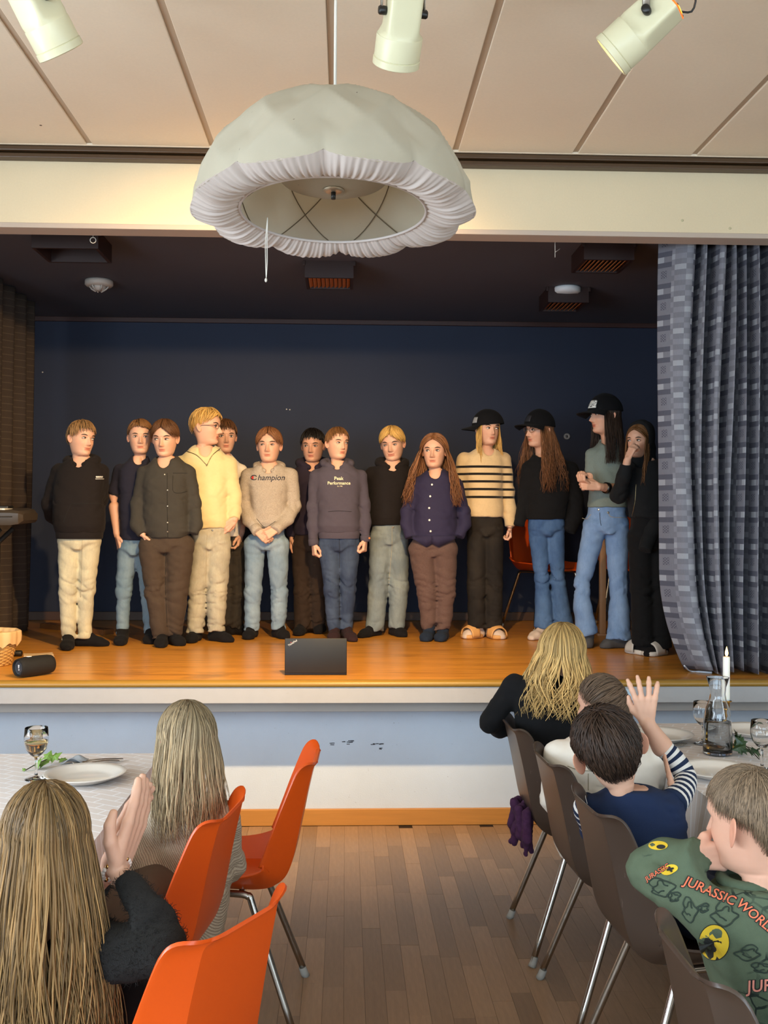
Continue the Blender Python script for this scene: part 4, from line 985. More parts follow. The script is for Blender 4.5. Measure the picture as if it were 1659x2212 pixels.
class Sdf:
    def __init__(s, k=0.015): s.p, s.k, s.cuts, s.wr, s.carve = [], k, [], None, []
    def chain(s, pts, rad, cut_end=False, cut_start=False):
        pts = [Vector(p) for p in pts]
        pl = []
        if cut_end: pl.append((pts[-1], (pts[-1] - pts[-2]).normalized()))
        if cut_start: pl.append((pts[0], (pts[0] - pts[1]).normalized()))
        nseg = len(pts) - 1
        for i in range(nseg):
            c_ = ([pl[0]] if cut_end and i == nseg - 1 else []) + ([pl[-1]] if cut_start and i == 0 else [])
            s.p.append(('c', pts[i], pts[i + 1], rad[i], rad[i + 1], c_))
        return s
    def rings(s, rs, frame=None):
        """rs: (cx, cy, z, a, b) from low to high, in frame (world if None)"""
        s.p.append(('r', np.array(rs, float), frame)); return s
    def ell(s, c, r, rot=None): s.p.append(('e', Vector(c), r, rot)); return s
    def cut(s, p, n): s.cuts.append((Vector(p), Vector(n))); return s
    def bounds(s):
        lo, hi = np.full(3, 1e9), np.full(3, -1e9)
        for q in s.p:
            l, h = s._b(q); lo = np.minimum(lo, l); hi = np.maximum(hi, h)
        return lo - 0.03, hi + 0.03
    def _b(s, q):
        if q[0] == 'c':
            A, B = np.array(q[1]), np.array(q[2]); return np.minimum(A - q[3], B - q[4]), np.maximum(A + q[3], B + q[4])
        if q[0] == 'e':
            r = max(q[2]); return np.array(q[1]) - r, np.array(q[1]) + r
        rs = q[1]; P = []
        for cx, cy, z, a, b in rs:
            for sx in (-1, 1):
                for sy in (-1, 1): P.append(Vector((cx + sx * a, cy + sy * b, z)))
        if q[2] is not None: P = [q[2] @ v for v in P]
        P = np.array(P); return P.min(0), P.max(0)
    def mesh(s, h, name='body', flat_caps=True):
        lo, hi = s.bounds(); n = np.ceil((hi - lo) / h).astype(int) + 1
        f = np.full(n, 0.08, np.float32)
        ax = [lo[i] + h * np.arange(n[i]) for i in range(3)]
        for q in s.p:
            l, u = s._b(q); m = s.k + 3 * h + 0.012
            i0 = np.maximum(0, np.floor((l - m - lo) / h).astype(int)); i1 = np.minimum(n, np.ceil((u + m - lo) / h).astype(int) + 1)
            X, Y, Z = np.meshgrid(ax[0][i0[0]:i1[0]], ax[1][i0[1]:i1[1]], ax[2][i0[2]:i1[2]], indexing='ij')
            if q[0] == 'c':
                A, B = q[1], q[2]; d = B - A; L2 = max(d.length_squared, 1e-9)
                t = np.clip(((X - A.x) * d.x + (Y - A.y) * d.y + (Z - A.z) * d.z) / L2, 0, 1)
                r = q[3] + (q[4] - q[3]) * t
                D = np.sqrt((X - A.x - d.x * t) ** 2 + (Y - A.y - d.y * t) ** 2 + (Z - A.z - d.z * t) ** 2) - r
                for P, nn in q[5]: D = np.maximum(D, (X - P.x) * nn.x + (Y - P.y) * nn.y + (Z - P.z) * nn.z)
            elif q[0] == 'e':
                c, r, rot = q[1], q[2], q[3]; x, y, z = X - c.x, Y - c.y, Z - c.z
                if rot is not None:
                    Mi = rot.transposed(); x, y, z = (Mi[0][0] * x + Mi[0][1] * y + Mi[0][2] * z, Mi[1][0] * x + Mi[1][1] * y + Mi[1][2] * z, Mi[2][0] * x + Mi[2][1] * y + Mi[2][2] * z)
                D = (np.sqrt((x / r[0]) ** 2 + (y / r[1]) ** 2 + (z / r[2]) ** 2) - 1) * min(r)
            else:
                rs, fr = q[1], q[2]; x, y, z = X, Y, Z
                if fr is not None:
                    Mi = fr.inverted(); x, y, z = (Mi[0][0] * X + Mi[0][1] * Y + Mi[0][2] * Z + Mi[0][3], Mi[1][0] * X + Mi[1][1] * Y + Mi[1][2] * Z + Mi[1][3], Mi[2][0] * X + Mi[2][1] * Y + Mi[2][2] * Z + Mi[2][3])
                zs = rs[:, 2]; c = [np.interp(z, zs, rs[:, k]) for k in (0, 1, 3, 4)]
                px, py = np.abs((x - c[0]) / c[2]), np.abs((y - c[1]) / c[3])
                D = ((px ** 2.4 + py ** 2.4) ** (1 / 2.4) - 1) * np.minimum(c[2], c[3])
                D = np.maximum(D, np.maximum(z - zs[-1], zs[0] - z))
            sl = tuple(slice(i0[i], i1[i]) for i in range(3)); g = f[sl]
            hh = np.clip(0.5 + 0.5 * (g - D) / s.k, 0, 1)
            f[sl] = g * (1 - hh) + D * hh - s.k * hh * (1 - hh)
        if s.wr is not None:
            near = np.abs(f) < 4 * h + 0.02; idx = np.nonzero(near)
            f[idx] += s.wr(ax[0][idx[0]], ax[1][idx[1]], ax[2][idx[2]]).astype(np.float32)
        if s.cuts:
            X, Y, Z = np.meshgrid(*ax, indexing='ij')
            for P, nn in s.cuts: f = np.maximum(f, (X - P.x) * nn.x + (Y - P.y) * nn.y + (Z - P.z) * nn.z)
        for A, B, ra, rb in s.carve:
            A, B = Vector(A), Vector(B); X, Y, Z = np.meshgrid(*ax, indexing='ij'); d = B - A
            t = np.clip(((X - A.x) * d.x + (Y - A.y) * d.y + (Z - A.z) * d.z) / d.length_squared, 0, 1)
            f = np.maximum(f, (ra + (rb - ra) * t) - np.sqrt((X - A.x - d.x * t) ** 2 + (Y - A.y - d.y * t) ** 2 + (Z - A.z - d.z * t) ** 2))
        return surface_net(f, lo, h)
def surface_net(f, lo, h):
    ins = f < 0
    n = np.array(f.shape) - 1
    acc = np.zeros(tuple(n) + (3,), np.float32); cnt = np.zeros(tuple(n), np.float32)
    offs = [(i, j, k) for i in (0, 1) for j in (0, 1) for k in (0, 1)]
    def sub(a, o): return a[o[0]:o[0] + n[0], o[1]:o[1] + n[1], o[2]:o[2] + n[2]]
    for a in offs:
        for axn in range(3):
            if a[axn]: continue
            b = list(a); b[axn] = 1; fa, fb = sub(f, a), sub(f, b)
            m = (fa < 0) != (fb < 0)
            t = np.where(m, fa / np.where(m, fa - fb, 1), 0)
            for c in range(3): acc[..., c] += np.where(m, a[c] + (t if c == axn else 0), 0)
            cnt += m
    act = cnt > 0; ids = np.full(tuple(n), -1, np.int64); ids[act] = np.arange(act.sum())
    cell = np.stack(np.nonzero(act), 1); V = (cell + acc[act] / cnt[act][:, None]) * h + lo
    faces = []
    for axn in range(3):
        a1, a2 = (axn + 1) % 3, (axn + 2) % 3
        sl0 = [slice(None)] * 3; sl1 = [slice(None)] * 3; sl0[axn] = slice(0, -1); sl1[axn] = slice(1, None)
        A, B = ins[tuple(sl0)], ins[tuple(sl1)]; ch = A != B
        I = np.stack(np.nonzero(ch), 1); flip = A[ch]
        ok = (I[:, a1] > 0) & (I[:, a2] > 0) & (I[:, a1] < n[a1]) & (I[:, a2] < n[a2]); I, flip = I[ok], flip[ok]
        def cid(d1, d2): q = I.copy(); q[:, a1] += d1; q[:, a2] += d2; return ids[q[:, 0], q[:, 1], q[:, 2]]
        Q = np.stack([cid(-1, -1), cid(0, -1), cid(0, 0), cid(-1, 0)], 1)
        Q[~flip] = Q[~flip][:, ::-1]; faces.append(Q)
    return V, np.concatenate(faces)
def mesh_from(parts, name, cols=None):
    """join (verts, faces[, colour]) pieces into one mesh"""
    vs, fs, cc, b = [], [], [], 0
    for p in parts:
        V, Fq = p[0], p[1]; vs.append(np.asarray(V, float)); fs += [tuple(int(i) + b for i in q) for q in Fq]
        cc.append(p[2] if len(p) > 2 else np.ones((len(V), 3))); b += len(V)
    V = np.concatenate(vs); me = bpy.data.meshes.new(name); me.from_pydata(V.tolist(), [], fs)
    me.polygons.foreach_set('use_smooth', [True] * len(me.polygons))
    C = np.concatenate(cc); a = me.color_attributes.new('Col', 'FLOAT_COLOR', 'POINT')
    a.data.foreach_set('color', np.concatenate([C, np.ones((len(C), 1))], 1).astype(np.float32).ravel()); me.update()
    return me

# ------------------------------------------------------------------ head (unit: chin to vertex = 1, face towards -Y)
def interp(tab, z): t = np.array(tab); return np.interp(z, t[:, 0], t[:, 1])
A_T = [(-1.05, .20), (-.9, .185), (-.6, .168), (-.5, .178), (-.47, .205), (-.42, .235), (-.35, .262), (-.25, .292), (-.15, .312), (-.05, .325), (.06, .335)]
FR_T = [(-1.05, -.11), (-.9, -.07), (-.65, -.085), (-.56, -.11), (-.525, -.17), (-.505, -.285), (-.49, -.335), (-.46, -.36), (-.42, -.366), (-.36, -.352), (-.3, -.368), (-.2, -.382), (-.1, -.385), (.0, -.388), (.04, -.398), (.10, -.412), (.2, -.402), (.28, -.368), (.34, -.325), (.4, -.262), (.45, -.18), (.485, -.09), (.5, .03)]
BK_T = [(-1.05, .27), (-.9, .245), (-.6, .225), (-.45, .235), (-.35, .262), (-.2, .335), (-.1, .385), (0, .42), (.1, .435), (.2, .425), (.3, .385), (.38, .325), (.44, .24), (.485, .13), (.5, .03)]
def head_geo(smile=0.0, jaw=1.0, nose=1.0, brow=0.0, mouth=1.0, lip=(0.80, 0.42, 0.38), ear=1.0):
    zs = np.concatenate([np.linspace(-1.05, -.56, 9), np.linspace(-.54, -.48, 6), np.linspace(-.465, .14, 46), np.linspace(.16, .44, 15), np.array([.455, .47, .482, .491, .497, .4995])])
    NT = 84; s = np.linspace(-math.pi, math.pi, NT, endpoint=False); t = s - 0.52 * np.sin(s)
    Z, T = np.meshgrid(zs, t, indexing='ij')
    a = np.where(Z > .06, .335 * np.sqrt(np.clip(1 - ((Z - .06) / .4405) ** 2, 0, 1)), interp(A_T, Z))
    a = a * np.where((Z < -.1) & (Z > -.6), 1 + (jaw - 1) * np.clip((-.1 - Z) / .2, 0, 1), 1)
    fr, bk = interp(FR_T, Z), interp(BK_T, Z)
    yc = np.clip((fr + bk) / 2, -1, 1) * 0.35 + 0.02
    X = a * np.sin(T); c = np.cos(T)
    Y = np.where(c > 0, yc + (fr - yc) * np.abs(c) ** 0.86, yc + (bk - yc) * np.abs(c) ** 0.95)
    face = (c > 0).astype(float) * np.clip(c * 3, 0, 1)
    ax = np.abs(X)
    g = lambda v, m, w: np.exp(-((v - m) / w) ** 2)
    npz = np.interp(Z, [-.225, -.205, -.165, -.12, .0, .06], [0, .05, .125, .10, .035, .0]) * nose
    d = npz * g(X, 0, np.interp(Z, [-.2, -.1, .05], [.052, .044, .034]))
    d += .028 * nose * g(ax, .052, .022) * g(Z, -.178, .03)                     # nostril wings
    d -= .034 * g(ax, .15, .075) * g(Z, .005, .05)                             # eye sockets
    d += .013 * g(ax, .14, .09) * g(Z, .085 + brow, .035)
    d += .016 * g(ax, .19, .08) * g(Z, -.15 + .0 * smile, .075) * (1 + smile)
    mz = Z - smile * (ax ** 2) * 1.6 * (1 if True else 0)
    lw_ = .088 * mouth * (1 + .25 * smile)
    lipm = np.clip(1 - (ax / lw_) ** 2, 0, 1) ** .6
    d += .020 * lipm * (g(mz, -.276, .017) + 1.1 * g(mz, -.322, .02)) - .018 * lipm * g(mz, -.299, .008)
    d -= .012 * g(ax, .115, .03) * g(mz, -.30, .03)
    d += .018 * g(X, 0, .09) * g(Z, -.43, .04)
    Y = Y - d * face
    lm = np.clip(lipm * (g(mz, -.277, .016) + g(mz, -.322, .019)) * 1.3, 0, 1) * face
    dark = np.clip(lipm * g(mz, -.299, .007) * 1.1, 0, 1) * face
    ck = .35 * g(ax, .2, .08) * g(Z, -.14, .08) * face + .35 * g(X, 0, .05) * g(Z, -.17, .04) * face
    C = np.ones(Z.shape + (3,)); L = np.array(lip)
    C = C * (1 - ck[..., None]) + C * np.array([1.0, .80, .76]) * ck[..., None]
    C = C * (1 - lm[..., None]) + L * lm[..., None]; C = C * (1 - .75 * dark[..., None])
    V = np.stack([X, Y, Z], -1).reshape(-1, 3); C = C.reshape(-1, 3)
    m = len(zs); fs = [(j * NT + k, j * NT + (k + 1) % NT, (j + 1) * NT + (k + 1) % NT, (j + 1) * NT + k) for j in range(m - 1) for k in range(NT)]
    fs += [tuple(range(NT - 1, -1, -1)), tuple((m - 1) * NT + k for k in range(NT))]
    parts = [(V, fs, C)]
    for sx in (-1, 1):                                                          # ears
        nu, nv = 20, 12; P = []
        for j in range(nv + 1):
            ph = math.pi * j / nv
            for k in range(nu):
                th = 2 * math.pi * k / nu
                ey, ez, ex = math.sin(ph) * math.cos(th), math.sin(ph) * math.sin(th), math.cos(ph)
                r = math.hypot(ey, ez); out = .030 * ex - (.030 * math.exp(-(r / .52) ** 2) if ex > 0 else 0)
                yy, zz = ey * (.060 + .012 * ez), ez * .122
                yy, zz = yy * ear, zz * ear
                P.append((sx * (.318 + out + .052 * (yy + .03) / .06 * .8 * ear ** 2 + .012 + (ear - 1) * .25), .045 + yy + .03 * ez, -.055 + zz))
        fe = [(j * nu + k, j * nu + (k + 1) % nu, (j + 1) * nu + (k + 1) % nu, (j + 1) * nu + k) for j in range(nv) for k in range(nu)]
        if sx > 0: fe = [tuple(reversed(q)) for q in fe]
        parts.append((np.array(P), fe, np.tile([1.0, .86, .82], (len(P), 1))))
    return parts
def head_rot(yaw, pitch, roll):
    # yaw > 0 turns the face towards +X, pitch > 0 looks down
    return Matrix.Rotation(R(yaw), 3, 'Z') @ Matrix.Rotation(R(pitch), 3, 'X') @ Matrix.Rotation(R(roll), 3, 'Y')
class Head:
    def __init__(s, c, hh, yaw=0, pitch=0, roll=0):
        s.c, s.h = Vector(c), hh; s.M = np.array(head_rot(yaw, pitch, roll)) ; s.M0 = np.array(head_rot(yaw, 0, 0))
    def put(s, V, neck=True):
        V = np.asarray(V, float); P = V @ s.M.T
        if neck:
            P0 = V @ s.M0.T; piv = np.array([0, .06, -.5]); w = np.clip((V[:, 2] + .95) / .42, 0, 1)[:, None]
            P = P * w + P0 * (1 - w)
        return P * s.h + np.array(s.c)
    def inv(s, W): return ((np.asarray(W, float) - np.array(s.c)) / s.h) @ s.M

# ------------------------------------------------------------------ hair
HC = np.array([0, .012, .06]); HA = np.array([.338, .432, .445])
def hdir(a, phi):
    """a: 0 front, +90 towards +X, 180 back; phi: 0 crown .. 90 level (degrees)"""
    a, phi = math.radians(a), math.radians(phi)
    return np.array([math.sin(a) * math.sin(phi), -math.cos(a) * math.sin(phi), math.cos(phi)])
def hsurf(d, lift): d = d / np.linalg.norm(d); return HC + d * (1 / math.sqrt(((d / HA) ** 2).sum()) + lift)
def hairline(a, fringe=62, side=98, back=138, mid=None):
    a = abs((a + 180) % 360 - 180)
    if mid is not None and a < 40: return float(np.interp(a, [0, 12, 40], [mid, mid + 4, fringe + 3]))
    return float(np.interp(a, [0, 38, 62, 85, 115, 145, 180], [fringe, fringe + 3, (fringe + side) / 2 + 4, side, side + 10, back - 3, back]))
def slerp(a, b, t):
    a, b = a / np.linalg.norm(a), b / np.linalg.norm(b); w = math.acos(max(-1, min(1, float(a @ b))))
    return a if w < 1e-4 else (math.sin((1 - t) * w) * a + math.sin(t * w) * b) / math.sin(w)
def hair_parts(hd, style, seed=1, n=260, fringe=64, side=96, back=136, lift=.035, thick=.016, part=0.0, lng=None, wave=.02, tint=.25, front=True, sweep=0.0, tip=.3, bright=1.0, fine=1.0, mid=None, rag=4.0, bias=.5, whorl=(170, 12, .62)):
    rg = np.random.RandomState(seed); strands = []; cols = []
    def shade():
        return np.clip(np.array([1, 1, 1]) * bright * (1 + rg.uniform(-tint, tint)), .2, 2.2)
    # under-layer that closes the scalp
    NA, NP = 60, 16; P = []; Cc = []
    for j in range(NP):
        for i in range(NA):
            a = 360 * i / NA; pe = hairline(a, fringe - 7, side - 4, back - 4, mid - 4 if mid else None) + 4 * math.sin(i * 1.7) + 2 * math.sin(i * 4.1 + 1) ; ph = pe * j / (NP - 1)
            l = lift * .55 * math.sin(min(1.0, j / (NP - 1) * 1.0) * math.pi * .5 + .9) - (.03 if j == NP - 1 else 0)
            P.append(hsurf(hdir(a, max(ph, .5)), l + .004 * math.sin(i * 2.3 + j))); Cc.append([.8 * bright] * 3)
    fs = [(j * NA + i, (j + 1) * NA + i, (j + 1) * NA + (i + 1) % NA, j * NA + (i + 1) % NA) for j in range(NP - 1) for i in range(NA)] + [tuple(range(NA))]
    parts = [(hd.put(np.array(P), False), fs, np.array(Cc))]
    for k in range(n):
        a = rg.uniform(-180, 180)
        if style == 'long' and bias != .5: a = abs(a) if rg.rand() < bias else -abs(a)
        if style in ('long', 'back') and abs(a) < 55: a = math.copysign(rg.uniform(55, 180), a)
        pe = hairline(a, fringe, side, back, mid) + rg.normal(0, rag)
        m = 9
        if style == 'crop':                        # short, radiating from the whorl
            d0 = hdir(*whorl[:2]) + rg.normal(0, .10, 3); f0 = rg.uniform(.0, whorl[2])
            d1 = hdir(a + sweep * (1 if abs(a) < 100 else 0), pe)
            dd = [slerp(d0, d1, f0 + (1 - f0) * i / (m - 1)) for i in range(m)]
            lf = [lift * (.35 + 1.0 * math.sin(math.pi * (.15 + .62 * i / (m - 1)))) * rg.uniform(.85, 1.1) for i in range(m)]
            pts = [hsurf(dd[i], lf[i]) for i in range(m)]
        elif style in ('curtain', 'swept'):        # parted, falling to both sides or swept over
            sg = 1 if a > 0 else -1
            if style == 'swept': sg = 1 if rg.rand() < .78 else -1
            aa = abs(a)
            u = rg.uniform(0, 1); pr = hdir(0, 52 - 62 * u) if True else None
            d0 = pr + np.array([part + sg * .03, 0, 0]) + rg.normal(0, .02, 3)
            target = aa if u > .35 else aa * (.25 + u)
            d1 = hdir(sg * max(6, target), hairline(target, fringe, side, back, mid) + rg.normal(0, rag))
            dd = [slerp(d0, d1, i / (m - 1)) for i in range(m)]
            pts = [hsurf(dd[i], lift * (.25 + 1.25 * math.sin(math.pi * (.10 + .72 * i / (m - 1))))) for i in range(m)]
        else:                                      # long hair from a parting, then falling
            sg = 1 if a > 0 else -1; aa = abs(a); u = np.clip((aa - 50) / 130 + rg.normal(0, .12), 0, 1)
            d0 = hdir(0, 50 - 75 * u) + np.array([part + sg * .02, 0, 0])
            d1 = hdir(sg * aa, np.interp(aa, [50, 90, 180], [88, 96, 104]))
            dd = [slerp(d0, d1, i / (m - 1)) for i in range(m)]; lf = lift * rg.uniform(.5, 1.2)
            pts = [hsurf(dd[i], lf * (.15 + .95 * math.sin(math.pi * (.08 + .45 * i / (m - 1))))) for i in range(m)]
            p = pts[-1]; zend = lng[0] + rg.uniform(-lng[1], lng[1]); q = 9; w1, w2 = rg.uniform(0, 6.28, 2)
            end = np.array([p[0] * lng[2], p[1] * lng[3] + lng[4] + (lng[5] if aa < 120 else 0), zend]) if len(lng) > 5 else np.array([p[0] * lng[2], p[1] * lng[3] + lng[4], zend])
            if len(lng) > 6 and p[0] > 0: end[0] = max(end[0], lng[6] + rg.uniform(-.06, .12))
            for i in range(1, q + 1):
                f = i / q; z = p[2] + (zend - p[2]) * f
                e = f ** .8
                xy = p[:2] * (1 - e) + end[:2] * e
                wv = wave * f * np.array([math.sin(w1 + f * 7), math.sin(w2 + f * 6)])
                pts.append(np.array([xy[0] + wv[0] + (.02 * math.copysign(1, p[0]) * math.sin(f * 3)), xy[1] + wv[1], z]))
        pts = np.array(pts); pts = hd.put(pts, False)
        r = thick * hd.h * rg.uniform(.55, 1.15) * fine; mm = len(pts)
        rad = [r * (.75 + .35 * math.sin(math.pi * min(1, i / (mm - 1) * 1.05))) * (1 - (1 - tip) * max(0, (i / (mm - 1) - .55) / .45)) for i in range(mm)]
        strands.append((pts, rad)); cols.append(shade())
    mb = MB()
    for (pts, rad), c in zip(strands, cols):
        ctr = np.array(hd.c); mb.tube(pts, rad, 4, caps=True, flat=.55, flatdir=Vector(pts[len(pts) // 2] - ctr), col=None); mb.c += [tuple(c)] * (4 * len(pts))
    parts.append((np.array([tuple(v) for v in mb.v]), mb.f, np.array(mb.c)))
    return parts
def hair_mat(name, col, rough=.5):
    m = Mat(name, col, rough, spec=.3); m.attr('Col'); return m.m
def skin_mat(name, col):
    m = Mat(name, col, .5, spec=.35); m.attr('Col'); m.set(Subsurface_Weight=.12, Subsurface_Scale=.01, Subsurface_Radius=(1.0, .45, .3)); m.vary(.04, 30, 3); return m.m
SKIN = {'a': skin_mat('skin_fair', 'd2a389'), 'b': skin_mat('skin_rosy', 'd6a48c'), 'c': skin_mat('skin_warm', 'c29176')}
HAIRM = {k: hair_mat('hair_' + k, c) for k, c in dict(gold='c8a468', streak='a07d4f', ash='b39c78', darkblond='8b6a45', brown='5a3c26', blond='c79d58', black='17120f', lightbrown='74502f', palebl='bfa77c', dirty='8a7556', dkbrown='33241b', ginger='7d5335', greyb='76634f', ashbrown='5d4a3a').items()}
m_eye = Mat('eye_white', 'd9cfc6', .25); m_iris = Mat('iris_dark', '33291f', .2); m_lash = Mat('lash_line', '24170f', .7)
def face_parts(hd, person, hair, gaze=(0, 0), squint=1.0, brow_tilt=0.0):
    br = HAIRM[hair]
    for sx in (-1, 1):
        c = np.array([sx * .150, -.345, .002])
        e = MB(); e.ell((0, 0, 0), (.062, .035, .026 * squint), 14, 10); e.v = [tuple(x) for x in hd.put(np.array([tuple(v) for v in e.v]) + c + np.array([0, -.004, 0]))]
        eo = obj('eye', e, m_eye, person)
        i_ = MB(); i_.ell((0, 0, 0), (.026, .012, .0235 * min(1, squint * 1.05)), 12, 8); i_.v = [tuple(x) for x in hd.put(np.array([tuple(v) for v in i_.v]) + c + np.array([gaze[0] * .03, -.031, gaze[1] * .008]))]
        obj('iris', i_, m_iris, eo)
        pts = [c + np.array([sx * (-.064 + .128 * k / 8), -.030 - .012 * math.sin(math.pi * k / 8) + .02 * (k / 8) ** 2, .004 + .026 * squint * math.sin(math.pi * (k + .6) / 9)]) for k in range(9)]
        l = MB(); l.tube(hd.put(np.array(pts)), [hd.h * .0045 + hd.h * .007 * math.sin(math.pi * k / 8) for k in range(9)], 5); obj('eyelid', l, m_lash, eo)
        pts = [np.array([sx * (.075 + .155 * k / 8), -.405 + .075 * (k / 8) ** 2, .082 + .022 * math.sin(math.pi * k / 8 * .9) + brow_tilt * (k / 8 - .5)]) for k in range(9)]
        b = MB(); b.tube(hd.put(np.array(pts)), [hd.h * (.006 + .011 * math.sin(math.pi * (k + .8) / 9.5)) for k in range(9)], 6, flat=.8); obj('eyebrow', b, br, person)

# ------------------------------------------------------------------ hands
def hand_prims(sd, W, d, nrm, L, curl=.3, side=1, spread=.0, thumb=.5):
    W, d, nrm = Vector(W), Vector(d).normalized(), Vector(nrm); nrm = (nrm - d * nrm.dot(d)).normalized(); s = d.cross(nrm) * side
    k = L / .165
    for i, o in enumerate((.026, .009, -.009, -.025)):
        b = W + s * (o * .55 * k); e = W + d * (.50 * L) + s * (o * k) * (1 + spread * .3)
        sd.chain([b, e], [.0125 * k, .0105 * k])
        ln = (.43, .48, .45, .35)[i] * L; an = (o / .026) * spread * .35; dd = (d * math.cos(an) + s * math.sin(an)).normalized()
        p = e; ang = 0; pts = [p]; rr = [.0098 * k]
        for j, (fl, ca) in enumerate(((.45, 62), (.31, 80), (.24, 50))):
            ang += R(ca) * min(1.15, curl * (1 + .12 * (i - 1))); dv = dd * math.cos(ang) + nrm * math.sin(ang); p = p + dv * (ln * fl); pts.append(p); rr.append((.0088, .0082, .0066)[j] * k)
        sd.chain(pts, rr)
    b = W + d * (.10 * L) + s * (.018 * k); p1 = b + (d * .75 + s * (.75 - .35 * thumb) + nrm * (.25 + .35 * thumb)).normalized() * (.22 * L)
    p2 = p1 + (d * .9 + s * (.40 - .55 * thumb) + nrm * (.2 + .4 * thumb)).normalized() * (.17 * L); p3 = p2 + (d * .95 + s * (.15 - .5 * thumb) + nrm * .3 * thumb).normalized() * (.13 * L)
    sd.chain([b, p1, p2, p3], [.014 * k, .0115 * k, .0098 * k, .0075 * k])
def fold(base, knees, elbows, hem, amp=.004):
    """wrinkle displacement: soft general folds, stronger at knees, ankles, elbows, hem"""
    def w(x, y, z):
        a = vnoise(x * 9 + 3, y * 9, z * 11 + base) * .7 + vnoise(x * 20 + z * 11, y * 20, z * 26 + x * 9 + base) * .6
        boost = np.ones_like(x) * amp * .9
        for c, s, k in knees: boost += k * np.exp(-(((x - c[0]) ** 2 + (z - c[2]) ** 2) / s ** 2))
        q = vnoise(x * 4.5 + base, y * 4.5, z * 3.5) * 2.4
        b = vnoise(x * 8 + base, y * 8 + 5, z * 27 + q)
        b2 = vnoise(x * 13 + z * 12 * np.sign(np.sin(x * 9 + base)), y * 9, z * 21 + q + 9)
        return -(a * amp) + (1 - np.abs(b)) ** 6 * boost * .65 + (1 - np.abs(b2)) ** 7 * boost * .6 - boost * .18
    return w
